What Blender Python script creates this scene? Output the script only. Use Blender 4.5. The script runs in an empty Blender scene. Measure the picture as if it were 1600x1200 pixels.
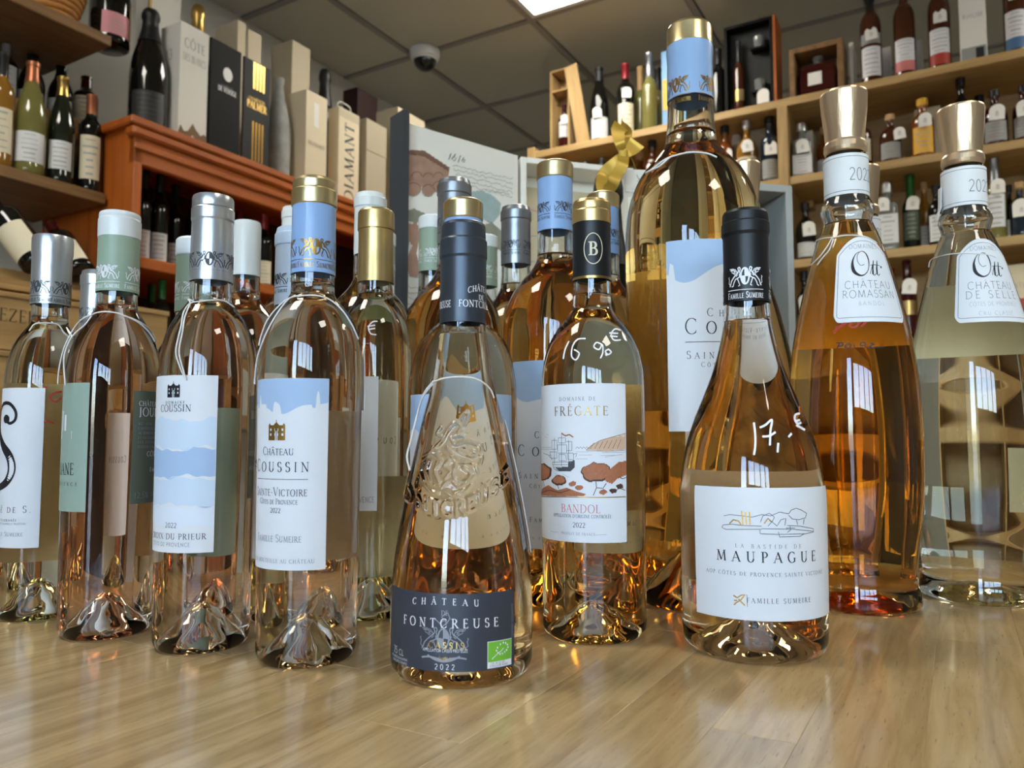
import bpy, bmesh, math, random
import numpy as np
from mathutils import Vector, Matrix
from mathutils.geometry import tessellate_polygon

scene = bpy.context.scene
COL = scene.collection
random.seed(7)
rad, sin, cos, pi = math.radians, math.sin, math.cos, math.pi

# ------------------------------------------------------------------ camera
F = 1200.0                       # focal length in pixels of the 1600 x 1200 frame
PITCH = rad(4.0)
CP, SP = cos(PITCH), sin(PITCH)
EYE = Vector((0.0, 0.0, 1.10))
CT = EYE.z - 0.145               # counter top height
cam_data = bpy.data.cameras.new('camera')
cam_data.sensor_width = 36.0
cam_data.lens = 36.0 * F / 1600.0
cam_data.clip_start = 0.02
cam_data.dof.use_dof = True
cam_data.dof.focus_distance = 0.56
cam_data.dof.aperture_fstop = 12.0
cam = bpy.data.objects.new('camera', cam_data)
COL.objects.link(cam)
cam.location = EYE
cam.rotation_euler = (pi / 2 + PITCH, 0, 0)
scene.camera = cam

# ------------------------------------------------------------------ world, exposure
world = bpy.data.worlds.new('sky')
scene.world = world
world.use_nodes = True
wn = world.node_tree
wn.nodes.clear()
w_out = wn.nodes.new('ShaderNodeOutputWorld')
w_bg = wn.nodes.new('ShaderNodeBackground')
w_sky = wn.nodes.new('ShaderNodeTexSky')
w_sky.sky_type = 'NISHITA'
w_sky.sun_disc = False
w_sky.sun_elevation = rad(38)
w_sky.sun_rotation = rad(60)
w_sky.air_density = 1.0
w_sky.dust_density = 2.0
w_bg.inputs['Strength'].default_value = 8.6
wn.links.new(w_sky.outputs[0], w_bg.inputs['Color'])
wn.links.new(w_bg.outputs[0], w_out.inputs['Surface'])

vs = scene.view_settings
vs.view_transform = 'Standard'
vs.look = 'None'
vs.gamma = 1.0
vs.use_curve_mapping = False
vs.exposure = -0.75
cy = scene.cycles
cy.max_bounces = 14
cy.transmission_bounces = 14
cy.use_adaptive_sampling = True
cy.adaptive_threshold = 0.15
cy.transparent_max_bounces = 32
cy.diffuse_bounces = 3
cy.glossy_bounces = 4
cy.caustics_reflective = False
cy.caustics_refractive = True
cy.blur_glossy = 0.6
cy.use_denoising = True

# room axes: U runs along the left wall away from the camera, N points at the left wall
YAW = rad(30.3)
U = Vector((sin(YAW), cos(YAW), 0))
N = Vector((-cos(YAW), sin(YAW), 0))
CEIL = EYE.z + 1.72
WALL_L, WALL_B, WALL_F, WALL_R = 2.50, 4.75, -2.4, -5.0
WINS = [(-.26, .26, .03, 2.30), (-2.65, -.36, 1.48, 2.22)]   # glazed door and shop window behind the camera: n0, n1, z0, z1

def un(u, n, z=0.0):
    return U * u + N * n + Vector((0, 0, z))

# daylight portals in the glazed door and the shop window
for (n0, n1, z0, z1) in WINS:
    pl = bpy.data.lights.new('window_portal', 'AREA')
    pl.shape = 'RECTANGLE'
    pl.size, pl.size_y = n1 - n0, z1 - z0
    pl.cycles.is_portal = True
    plo = bpy.data.objects.new('window_portal', pl)
    COL.objects.link(plo)
    plo.matrix_world = Matrix.Translation(un(WALL_F - 0.02, (n0 + n1) / 2, (z0 + z1) / 2)) @ Matrix((
        (-N.x, 0, -U.x, 0), (-N.y, 0, -U.y, 0), (0, 1, 0, 0), (0, 0, 0, 1)))

# ------------------------------------------------------------------ pixel geometry
def ray(x, y):
    u = (x - 800.0) / F
    v = (600.0 - y) / F
    return Vector((u, CP - v * SP, SP + v * CP))

def on_z(x, y, z):
    d = ray(x, y)
    return EYE + d * ((z - EYE.z) / d.z)

def on_Y(x, y, Y):
    d = ray(x, y)
    return EYE + d * (Y / d.y)

def on_L(x, y, dist):            # on the plane N.p = dist (left wall direction)
    d = ray(x, y)
    return EYE + d * (dist / (d.x * N.x + d.y * N.y))

def on_B(x, y, dist):            # on the plane U.p = dist (back wall direction)
    d = ray(x, y)
    return EYE + d * (dist / (d.x * U.x + d.y * U.y))

def zat(Y, y):
    d = ray(800, y)
    return EYE.z + Y * d.z / d.y

def uv(p):
    return p.x * U.x + p.y * U.y, p.x * N.x + p.y * N.y

# ------------------------------------------------------------------ materials
MATS = {}
def newmat(name):
    m = bpy.data.materials.new(name)
    m.use_nodes = True
    MATS[name] = m
    return m, m.node_tree

def srgb(r, g, b):
    f = lambda c: (c / 255 / 12.92) if c / 255 <= 0.04045 else ((c / 255 + 0.055) / 1.055) ** 2.4
    return (f(r), f(g), f(b), 1.0)

def pmat(name, col, rough=0.5, metal=0.0, coat=0.0, noise=0.0, nscale=40.0, bump=0.0, spec=0.5, stretch=None, trans=0.0, ior=1.45):
    """principled material with a little procedural mottling"""
    m, nt = newmat(name)
    b = nt.nodes['Principled BSDF']
    b.inputs['Base Color'].default_value = col
    b.inputs['Roughness'].default_value = rough
    b.inputs['Metallic'].default_value = metal
    b.inputs['Coat Weight'].default_value = coat
    b.inputs['Coat Roughness'].default_value = 0.08
    b.inputs['Specular IOR Level'].default_value = spec
    b.inputs['Transmission Weight'].default_value = trans
    b.inputs['IOR'].default_value = ior
    if noise or bump:
        tc = nt.nodes.new('ShaderNodeTexCoord')
        mp = nt.nodes.new('ShaderNodeMapping')
        if stretch:
            mp.inputs['Scale'].default_value = stretch
        nz = nt.nodes.new('ShaderNodeTexNoise')
        nz.inputs['Scale'].default_value = nscale
        nz.inputs['Detail'].default_value = 4
        nt.links.new(tc.outputs['Object'], mp.inputs['Vector'])
        nt.links.new(mp.outputs['Vector'], nz.inputs['Vector'])
        if noise:
            mx = nt.nodes.new('ShaderNodeMix')
            mx.data_type = 'RGBA'
            mx.inputs['A'].default_value = tuple(c * (1 - noise) for c in col[:3]) + (1,)
            mx.inputs['B'].default_value = tuple(min(1, c * (1 + noise)) for c in col[:3]) + (1,)
            nt.links.new(nz.outputs['Fac'], mx.inputs['Factor'])
            nt.links.new(mx.outputs['Result'], b.inputs['Base Color'])
        if bump:
            bp = nt.nodes.new('ShaderNodeBump')
            bp.inputs['Strength'].default_value = bump
            bp.inputs['Distance'].default_value = 0.002
            nt.links.new(nz.outputs['Fac'], bp.inputs['Height'])
            nt.links.new(bp.outputs['Normal'], b.inputs['Normal'])
    return m

def emat(name, col, strength):
    m, nt = newmat(name)
    nt.nodes.remove(nt.nodes['Principled BSDF'])
    e = nt.nodes.new('ShaderNodeEmission')
    e.inputs['Color'].default_value = col
    e.inputs['Strength'].default_value = strength
    nt.links.new(e.outputs[0], nt.nodes['Material Output'].inputs['Surface'])
    return m

def glassmat(name, col=(1, 1, 1, 1), ior=1.42):
    m, nt = newmat(name)
    nt.nodes.remove(nt.nodes['Principled BSDF'])
    g = nt.nodes.new('ShaderNodeBsdfGlass')
    g.inputs['Color'].default_value = col
    g.inputs['Roughness'].default_value = 0.0
    g.inputs['IOR'].default_value = ior
    nt.links.new(g.outputs[0], nt.nodes['Material Output'].inputs['Surface'])
    return m

def winemat(name, T, depth=0.07):
    """clear liquid: T is the colour of white light after `depth` metres of it"""
    sig = [-math.log(max(1e-4, t)) / depth for t in T]
    d = max(sig) * 1.02 + 1e-3
    m, nt = newmat(name)
    nt.nodes.remove(nt.nodes['Principled BSDF'])
    t = nt.nodes.new('ShaderNodeBsdfTransparent')
    v = nt.nodes.new('ShaderNodeVolumeAbsorption')
    v.inputs['Color'].default_value = tuple(1 - s / d for s in sig) + (1,)
    v.inputs['Density'].default_value = d
    nt.links.new(t.outputs[0], nt.nodes['Material Output'].inputs['Surface'])
    nt.links.new(v.outputs[0], nt.nodes['Material Output'].inputs['Volume'])
    return m

def woodmat(name, c1, c2, rough=0.45, scale=1.0, axis='X', coat=0.0, coatr=0.1, rnd=0.0, bump=0.15, pores=0.0):
    m, nt = newmat(name)
    b = nt.nodes['Principled BSDF']
    b.inputs['Roughness'].default_value = rough
    b.inputs['Coat Weight'].default_value = coat
    b.inputs['Coat Roughness'].default_value = coatr
    tc = nt.nodes.new('ShaderNodeTexCoord')
    mp = nt.nodes.new('ShaderNodeMapping')
    s = {'X': (1.2, 14, 14), 'Y': (14, 1.2, 14), 'Z': (14, 14, 1.2)}[axis]
    mp.inputs['Scale'].default_value = tuple(k * scale for k in s)
    oi = nt.nodes.new('ShaderNodeObjectInfo')
    add = nt.nodes.new('ShaderNodeVectorMath')
    add.operation = 'MULTIPLY_ADD'
    add.inputs[1].default_value = (37, 53, 11)
    nt.links.new(oi.outputs['Random'], add.inputs[0])
    nt.links.new(tc.outputs['Object'], add.inputs[2])
    nt.links.new(add.outputs[0], mp.inputs['Vector'])
    nz = nt.nodes.new('ShaderNodeTexNoise')
    nz.inputs['Scale'].default_value = 3.0
    nz.inputs['Detail'].default_value = 8
    nz.inputs['Roughness'].default_value = 0.62
    nz.inputs['Distortion'].default_value = 0.6
    nt.links.new(mp.outputs['Vector'], nz.inputs['Vector'])
    cr = nt.nodes.new('ShaderNodeValToRGB')
    cr.color_ramp.elements[0].position = 0.32
    cr.color_ramp.elements[0].color = c1
    cr.color_ramp.elements[1].position = 0.68
    cr.color_ramp.elements[1].color = c2
    nt.links.new(nz.outputs['Fac'], cr.inputs['Fac'])
    last = cr.outputs['Color']
    if rnd:
        hs = nt.nodes.new('ShaderNodeHueSaturation')
        mr = nt.nodes.new('ShaderNodeMapRange')
        mr.inputs['To Min'].default_value = 1 - rnd
        mr.inputs['To Max'].default_value = 1 + rnd
        nt.links.new(oi.outputs['Random'], mr.inputs['Value'])
        nt.links.new(mr.outputs['Result'], hs.inputs['Value'])
        nt.links.new(last, hs.inputs['Color'])
        last = hs.outputs['Color']
    if pores:
        m2 = nt.nodes.new('ShaderNodeMapping')
        m2.inputs['Scale'].default_value = tuple(k * scale * 9 for k in s)
        nt.links.new(add.outputs[0], m2.inputs['Vector'])
        n2 = nt.nodes.new('ShaderNodeTexNoise')
        n2.inputs['Scale'].default_value = 3.0
        n2.inputs['Detail'].default_value = 2
        nt.links.new(m2.outputs['Vector'], n2.inputs['Vector'])
        r2 = nt.nodes.new('ShaderNodeMapRange')
        r2.inputs['From Min'].default_value = .64
        r2.inputs['From Max'].default_value = .74
        r2.inputs['To Min'].default_value = 0
        r2.inputs['To Max'].default_value = pores
        nt.links.new(n2.outputs['Fac'], r2.inputs['Value'])
        mxp = nt.nodes.new('ShaderNodeMix')
        mxp.data_type = 'RGBA'
        nt.links.new(r2.outputs['Result'], mxp.inputs['Factor'])
        nt.links.new(last, mxp.inputs['A'])
        mxp.inputs['B'].default_value = tuple(c * .3 for c in c1[:3]) + (1,)
        last = mxp.outputs['Result']
    nt.links.new(last, b.inputs['Base Color'])
    bp = nt.nodes.new('ShaderNodeBump')
    bp.inputs['Strength'].default_value = bump
    bp.inputs['Distance'].default_value = 0.001
    nt.links.new(nz.outputs['Fac'], bp.inputs['Height'])
    nt.links.new(bp.outputs['Normal'], b.inputs['Normal'])
    return m

# ------------------------------------------------------------------ objects
def tag(o, label=None, cat=None, group=None, kind=None):
    if label: o['label'] = label
    if cat: o['category'] = cat
    if group: o['group'] = group
    if kind: o['kind'] = kind
    return o

def empty(name, loc=(0, 0, 0), rotz=0.0):
    o = bpy.data.objects.new(name, None)
    o.empty_display_size = 0.02
    COL.objects.link(o)
    o.location = loc
    o.rotation_euler = (0, 0, rotz)
    return o

def thing(name, label, cat, loc=(0, 0, 0), rotz=0.0, group=None):
    return tag(empty(name, loc, rotz), label, cat, group)

def link(name, me, parent=None, loc=None, rotz=None):
    o = bpy.data.objects.new(name, me)
    COL.objects.link(o)
    if parent is not None: o.parent = parent
    if loc is not None: o.location = loc
    if rotz is not None: o.rotation_euler = (0, 0, rotz)
    return o

def make_mesh(name, verts, faces, mat, smooth=False, auto=None):
    me = bpy.data.meshes.new(name)
    me.from_pydata([tuple(v) for v in verts], [], faces)
    if mat is not None:
        me.materials.append(MATS[mat] if isinstance(mat, str) else mat)
    if smooth:
        me.polygons.foreach_set('use_smooth', [True] * len(me.polygons))
        if auto:
            try:
                me.set_sharp_from_angle(angle=rad(auto))
            except Exception:
                pass
    me.update()
    return me

def mobj(name, verts, faces, mat, parent=None, smooth=False, auto=None, loc=None, rotz=None):
    return link(name, make_mesh(name, verts, faces, mat, smooth, auto), parent, loc, rotz)

def lathe(profile, seg=64, wob=None):
    """profile [(r,z)...] from bottom axis to top axis -> verts, faces (closed where r==0)"""
    verts, faces, rings = [], [], []
    for (r, z) in profile:
        if r <= 1e-7:
            rings.append([len(verts)])
            verts.append((0, 0, z))
        else:
            ring = []
            for k in range(seg):
                a = 2 * pi * k / seg
                rr = r if wob is None else r + wob(a, z)
                ring.append(len(verts))
                verts.append((rr * cos(a), rr * sin(a), z))
            rings.append(ring)
    for A, B in zip(rings[:-1], rings[1:]):
        if len(A) == 1 and len(B) == 1: continue
        for k in range(seg):
            k2 = (k + 1) % seg
            if len(A) == 1: faces.append((A[0], B[k2], B[k]))
            elif len(B) == 1: faces.append((A[k], A[k2], B[0]))
            else: faces.append((A[k], A[k2], B[k2], B[k]))
    return verts, faces

def merge(parts):
    V, Fc = [], []
    for v, f in parts:
        o = len(V)
        V += list(v)
        Fc += [tuple(i + o for i in q) for q in f]
    return V, Fc

def box_vf(x0, x1, y0, y1, z0, z1, bev=0.0):
    if bev <= 0:
        v = [(x0, y0, z0), (x1, y0, z0), (x1, y1, z0), (x0, y1, z0), (x0, y0, z1), (x1, y0, z1), (x1, y1, z1), (x0, y1, z1)]
        f = [(3, 2, 1, 0), (4, 5, 6, 7), (0, 1, 5, 4), (1, 2, 6, 5), (2, 3, 7, 6), (3, 0, 4, 7)]
        return v, f
    bm = bmesh.new()
    bmesh.ops.create_cube(bm, size=1.0)
    for v in bm.verts:
        v.co = ((x0 + x1) / 2 + v.co.x * (x1 - x0), (y0 + y1) / 2 + v.co.y * (y1 - y0), (z0 + z1) / 2 + v.co.z * (z1 - z0))
    bmesh.ops.bevel(bm, geom=list(bm.edges), offset=bev, segments=1, affect='EDGES', profile=0.5)
    bm.verts.ensure_lookup_table()
    v = [tuple(q.co) for q in bm.verts]
    f = [tuple(q.index for q in p.verts) for p in bm.faces]
    bm.free()
    return v, f

def box(name, x0, x1, y0, y1, z0, z1, mat, parent=None, bev=0.0, loc=None, rotz=None):
    v, f = box_vf(x0, x1, y0, y1, z0, z1, bev)
    return mobj(name, v, f, mat, parent, loc=loc, rotz=rotz)

def tube_vf(pts, r, seg=8, closed=False):
    pts = [Vector(p) for p in pts]
    n = len(pts)
    V, Fc = [], []
    nrm = None
    for i, p in enumerate(pts):
        a = pts[i - 1] if (i > 0 or closed) else p
        b = pts[(i + 1) % n] if (i < n - 1 or closed) else p
        t = (b - a).normalized()
        if nrm is None:
            nrm = t.orthogonal().normalized()
        nrm = (nrm - t * nrm.dot(t)).normalized()
        bi = t.cross(nrm)
        rr = r[i] if isinstance(r, (list, tuple)) else r
        for k in range(seg):
            a_ = 2 * pi * k / seg
            V.append(p + nrm * (rr * cos(a_)) + bi * (rr * sin(a_)))
    m = n if closed else n - 1
    for i in range(m):
        j = (i + 1) % n
        for k in range(seg):
            k2 = (k + 1) % seg
            Fc.append((i * seg + k, i * seg + k2, j * seg + k2, j * seg + k))
    if not closed:
        Fc.append(tuple(reversed(range(seg))))
        Fc.append(tuple(range((n - 1) * seg, n * seg)))
    return V, Fc

def smooth_path(pts, n=8):
    """Catmull-Rom through points"""
    pts = [Vector(p) for p in pts]
    out = []
    for i in range(len(pts) - 1):
        p0 = pts[max(i - 1, 0)]; p1 = pts[i]; p2 = pts[i + 1]; p3 = pts[min(i + 2, len(pts) - 1)]
        for k in range(n):
            t = k / n
            out.append(0.5 * ((2 * p1) + (p2 - p0) * t + (2 * p0 - 5 * p1 + 4 * p2 - p3) * t * t + (3 * p1 - p0 - 3 * p2 + p3) * t ** 3))
    out.append(pts[-1])
    return out

def pchip(xs, ys, xq):
    """monotone cubic interpolation, xs ascending"""
    xs, ys, xq = np.asarray(xs, float), np.asarray(ys, float), np.asarray(xq, float)
    h = np.diff(xs); d = np.diff(ys) / h
    m = np.zeros_like(ys)
    m[0], m[-1] = d[0], d[-1]
    for i in range(1, len(xs) - 1):
        if d[i - 1] * d[i] > 0:
            w1, w2 = 2 * h[i] + h[i - 1], h[i] + 2 * h[i - 1]
            m[i] = (w1 + w2) / (w1 / d[i - 1] + w2 / d[i])
    i = np.clip(np.searchsorted(xs, xq) - 1, 0, len(h) - 1)
    t = np.clip((xq - xs[i]) / h[i], 0, 1)
    return ((2 * t**3 - 3 * t**2 + 1) * ys[i] + (t**3 - 2 * t**2 + t) * h[i] * m[i]
            + (-2 * t**3 + 3 * t**2) * ys[i + 1] + (t**3 - t**2) * h[i] * m[i + 1])

# ------------------------------------------------------------------ lettering: a drawn serif alphabet
def arc(cx, cy, rx, ry, a0, a1, n=14):
    return [(cx + rx * cos(rad(a0 + (a1 - a0) * i / n)), cy + ry * sin(rad(a0 + (a1 - a0) * i / n))) for i in range(n + 1)]

# t thick stem, n hairline, o curve with contrast, s serif centre, v vertical beak serif
GL = {
 'A': (.78, [('n', [(.04, 0), (.40, 1)]), ('t', [(.37, 1), (.73, 0)]), ('n', [(.17, .36), (.60, .36)]), ('s', (.04, 0)), ('s', (.73, 0))]),
 'B': (.64, [('t', [(.14, 0), (.14, 1)]), ('o', [(.10, 1), (.32, 1)] + arc(.32, .76, .20, .24, 90, -90) + [(.14, .52)]), ('o', [(.14, .52), (.34, .52)] + arc(.34, .26, .24, .26, 90, -90) + [(.06, 0)]), ('s', (.10, 1)), ('s', (.10, 0))]),
 'C': (.78, [('o', arc(.44, .5, .38, .52, 48, 312, 24)), ('v', (.70, .86)), ('v', (.70, .14))]),
 'D': (.84, [('t', [(.14, 0), (.14, 1)]), ('o', [(.08, 1), (.34, 1)] + arc(.34, .5, .42, .5, 90, -90, 20) + [(.08, 0)]), ('s', (.11, 1)), ('s', (.11, 0))]),
 'E': (.60, [('t', [(.14, 0), (.14, 1)]), ('n', [(.06, 1), (.52, 1)]), ('n', [(.14, .52), (.44, .52)]), ('n', [(.06, 0), (.56, 0)]), ('v', (.52, .92)), ('v', (.56, .08)), ('v', (.44, .52))]),
 'F': (.56, [('t', [(.14, 0), (.14, 1)]), ('n', [(.06, 1), (.50, 1)]), ('n', [(.14, .50), (.42, .50)]), ('v', (.50, .92)), ('v', (.42, .50)), ('s', (.14, 0))]),
 'G': (.84, [('o', arc(.44, .5, .38, .52, 48, 300, 24) + [(.70, .10)]), ('t', [(.72, .04), (.72, .42)]), ('v', (.70, .86)), ('s', (.72, .42))]),
 'H': (.84, [('t', [(.15, 0), (.15, 1)]), ('t', [(.69, 0), (.69, 1)]), ('n', [(.15, .52), (.69, .52)]), ('s', (.15, 0)), ('s', (.15, 1)), ('s', (.69, 0)), ('s', (.69, 1))]),
 'I': (.34, [('t', [(.17, 0), (.17, 1)]), ('s', (.17, 0)), ('s', (.17, 1))]),
 'J': (.40, [('t', [(.22, .1), (.22, 1)]), ('o', arc(.08, .05, .14, .2, 10, -80, 8)), ('s', (.22, 1))]),
 'K': (.76, [('t', [(.14, 0), (.14, 1)]), ('n', [(.62, 1), (.14, .45)]), ('t', [(.28, .58), (.68, 0)]), ('s', (.14, 0)), ('s', (.14, 1)), ('s', (.62, 1)), ('s', (.68, 0))]),
 'L': (.58, [('t', [(.14, 0), (.14, 1)]), ('n', [(.06, 0), (.54, 0)]), ('v', (.54, .09)), ('s', (.14, 1))]),
 'M': (1.0, [('n', [(.12, 0), (.19, 1)]), ('t', [(.19, 1), (.50, .05)]), ('n', [(.50, .05), (.81, 1)]), ('t', [(.81, 1), (.88, 0)]), ('s', (.12, 0)), ('s', (.88, 0)), ('s', (.15, 1)), ('s', (.85, 1))]),
 'N': (.84, [('n', [(.15, 0), (.15, 1)]), ('t', [(.13, 1), (.70, 0)]), ('n', [(.70, 0), (.70, 1)]), ('s', (.15, 0)), ('s', (.10, 1)), ('s', (.70, 1))]),
 'O': (.88, [('o', arc(.44, .5, .38, .52, 0, 360, 32))]),
 'P': (.60, [('t', [(.14, 0), (.14, 1)]), ('o', [(.06, 1), (.30, 1)] + arc(.30, .74, .24, .26, 90, -90) + [(.14, .48)]), ('s', (.14, 0)), ('s', (.10, 1))]),
 'Q': (.88, [('o', arc(.44, .5, .38, .52, 0, 360, 32)), ('t', [(.48, .05), (.86, -.22)])]),
 'R': (.72, [('t', [(.14, 0), (.14, 1)]), ('o', [(.06, 1), (.30, 1)] + arc(.30, .75, .24, .25, 90, -90) + [(.14, .50)]), ('t', [(.32, .50), (.68, 0)]), ('s', (.14, 0)), ('s', (.10, 1)), ('s', (.68, 0))]),
 'S': (.56, [('o', arc(.28, .76, .20, .26, 30, 250, 14) + arc(.28, .25, .22, .27, 70, -150, 14)), ('v', (.45, .86)), ('v', (.09, .14))]),
 'T': (.70, [('t', [(.35, 0), (.35, 1)]), ('n', [(.04, 1), (.66, 1)]), ('v', (.05, .92)), ('v', (.65, .92)), ('s', (.35, 0))]),
 'U': (.82, [('t', [(.15, 1), (.15, .32)]), ('o', arc(.41, .32, .26, .34, 180, 360, 16)), ('n', [(.67, .32), (.67, 1)]), ('s', (.15, 1)), ('s', (.67, 1))]),
 'V': (.78, [('t', [(.05, 1), (.40, 0)]), ('n', [(.39, 0), (.73, 1)]), ('s', (.05, 1)), ('s', (.73, 1))]),
 'W': (1.1, [('t', [(.05, 1), (.32, 0)]), ('n', [(.32, 0), (.55, 1)]), ('t', [(.55, 1), (.80, 0)]), ('n', [(.80, 0), (1.05, 1)]), ('s', (.05, 1)), ('s', (1.05, 1))]),
 'X': (.74, [('t', [(.08, 1), (.66, 0)]), ('n', [(.66, 1), (.08, 0)]), ('s', (.08, 0)), ('s', (.66, 0)), ('s', (.08, 1)), ('s', (.66, 1))]),
 'Y': (.72, [('t', [(.05, 1), (.36, .48)]), ('n', [(.67, 1), (.36, .48)]), ('t', [(.36, 0), (.36, .48)]), ('s', (.36, 0)), ('s', (.05, 1)), ('s', (.67, 1))]),
 'Z': (.66, [('n', [(.08, 1), (.58, 1)]), ('t', [(.58, 1), (.06, 0)]), ('n', [(.06, 0), (.60, 0)]), ('v', (.08, .92)), ('v', (.60, .09))]),
 '0': (.60, [('o', arc(.30, .5, .24, .5, 0, 360, 28))]),
 '1': (.36, [('t', [(.18, 0), (.18, 1)]), ('n', [(.04, .82), (.18, 1)]), ('s', (.18, 0))]),
 '2': (.58, [('o', arc(.28, .74, .22, .26, 160, -40, 16) + [(.06, .02)]), ('t', [(.06, .04), (.52, .04)])]),
 '3': (.54, [('o', arc(.24, .75, .2, .25, 150, -80, 14)), ('o', arc(.24, .27, .24, .27, 80, -150, 14))]),
 '4': (.6, [('n', [(.42, 1), (.04, .3), (.56, .3)]), ('t', [(.42, 0), (.42, 1)])]),
 '5': (.54, [('n', [(.46, 1), (.14, 1), (.12, .56)]), ('o', arc(.24, .3, .24, .3, 115, -150, 16))]),
 '6': (.58, [('o', [(.46, .98), (.24, .84), (.1, .5)] + arc(.3, .3, .22, .3, 180, 540, 22))]),
 '7': (.52, [('n', [(.04, 1), (.5, 1)]), ('t', [(.5, 1), (.2, 0)])]),
 '8': (.56, [('o', arc(.28, .75, .19, .25, 0, 360, 20)), ('o', arc(.28, .25, .23, .26, 0, 360, 20))]),
 '9': (.58, [('o', arc(.28, .7, .22, .3, 0, 360, 22) + [(.46, .35), (.14, .02)])]),
 '-': (.40, [('n', [(.06, .4), (.34, .4)])]),
 '.': (.24, [('t', [(.08, 0.03), (.16, 0.03)])]),
 ',': (.24, [('t', [(.14, .06), (.08, -.14)])]),
 "'": (.20, [('t', [(.12, 1), (.08, .78)])]),
 '%': (.8, [('n', [(.1, 0), (.7, 1)]), ('o', arc(.2, .8, .13, .18, 0, 360, 12)), ('o', arc(.6, .2, .13, .18, 0, 360, 12))]),
 '&': (.7, [('o', [(.66, .4), (.4, .04), (.2, 0), (.06, .2), (.14, .42), (.42, .7), (.4, .92), (.28, 1), (.16, .88), (.2, .68), (.66, 0)])]),
}
ACC = {'É': ('E', 'a'), 'È': ('E', 'g'), 'Ô': ('O', 'c'), 'Â': ('A', 'c'), 'é': ('e', 'a'), 'ô': ('o', 'c'), 'â': ('a', 'c'), 'Ê': ('E', 'c')}

def ribbon(pts, w):
    """flat strip along 2D polyline; w number or list of widths"""
    n = len(pts)
    V = []
    for i in range(n):
        a = pts[max(i - 1, 0)]; b = pts[min(i + 1, n - 1)]
        dx, dy = b[0] - a[0], b[1] - a[1]
        l = math.hypot(dx, dy) or 1e-9
        ww = (w[i] if isinstance(w, (list, tuple)) else w) / 2
        nx, ny = -dy / l * ww, dx / l * ww
        V += [(pts[i][0] + nx, pts[i][1] + ny), (pts[i][0] - nx, pts[i][1] - ny)]
    return V, [(2 * i, 2 * i + 1, 2 * i + 3, 2 * i + 2) for i in range(n - 1)]

def densify(pts, step):
    out = [pts[0]]
    for a, b in zip(pts[:-1], pts[1:]):
        l = math.hypot(b[0] - a[0], b[1] - a[1])
        k = max(1, int(math.ceil(l / step)))
        for i in range(1, k + 1):
            out.append((a[0] + (b[0] - a[0]) * i / k, a[1] + (b[1] - a[1]) * i / k))
    return out

def text2d(s, cap=1.0, style='serif', bold=1.0, space=0.06, width=None):
    """-> (verts, faces, total_width), origin at left baseline. lower case letters are small capitals"""
    tk, th = {'serif': (.125, .052), 'sans': (.075, .075), 'bold': (.2, .09), 'fat': (.17, .17)}[style]
    tk *= bold; th *= bold
    items, x = [], 0.0
    for ch in s:
        if ch == ' ':
            x += .36 + space
            continue
        accent = None
        if ch in ACC: ch, accent = ACC[ch]
        sc = 1.0
        if ch.islower():
            sc = .78; ch = ch.upper()
        if ch not in GL: continue
        w, st = GL[ch]
        items.append((x, sc, w, st, accent))
        x += w * sc + space
    total = max(x - space, .01)
    stretch = 0.0
    if width is not None:
        gap = (width / cap - total) / max(1, len([c for c in s]) - 1)
        # re-space instead of stretching the letters; squeeze if too long
        if gap > -.04:
            return text2d(s, cap, style, bold, space + gap)
        kx = width / cap / total
    else:
        kx = 1.0
    V, Fc = [], []
    def add(vf):
        o = len(V)
        V.extend([(p[0] * cap * kx, p[1] * cap) for p in vf[0]])
        Fc.extend([tuple(i + o for i in q) for q in vf[1]])
    for (x0, sc, w, st, accent) in items:
        f = lambda p: (x0 + p[0] * sc, p[1] * sc)
        for k, d in st:
            if k in 'tn':
                add(ribbon(densify([f(p) for p in d], .5), tk * sc ** .5 if k == 't' else th))
            elif k == 'o':
                pts = [f(p) for p in d]
                ws = []
                for i in range(len(pts)):
                    a = pts[max(i - 1, 0)]; b = pts[min(i + 1, len(pts) - 1)]
                    l = math.hypot(b[0] - a[0], b[1] - a[1]) or 1e-9
                    ws.append(th + (tk - th) * (abs(b[1] - a[1]) / l) ** 1.5)
                add(ribbon(pts, ws))
            elif k == 's' and style in ('serif', 'bold'):
                c = f(d)
                h = .12 * (1.2 if style == 'bold' else 1)
                add(ribbon([(c[0] - h * sc, c[1]), (c[0] + h * sc, c[1])], th * .9))
            elif k == 'v' and style in ('serif', 'bold'):
                c = f(d)
                add(ribbon([(c[0], c[1] - .09 * sc), (c[0], c[1] + .09 * sc)], th * .9))
        if accent:
            m = x0 + w * sc / 2
            y = sc + .12
            if accent == 'a': add(ribbon([(m - .06, y), (m + .10, y + .18)], tk * .7))
            if accent == 'g': add(ribbon([(m + .06, y), (m - .10, y + .18)], tk * .7))
            if accent == 'c': add(ribbon([(m - .16, y), (m, y + .14), (m + .16, y)], tk * .6))
    return V, Fc, total * cap * kx

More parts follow.
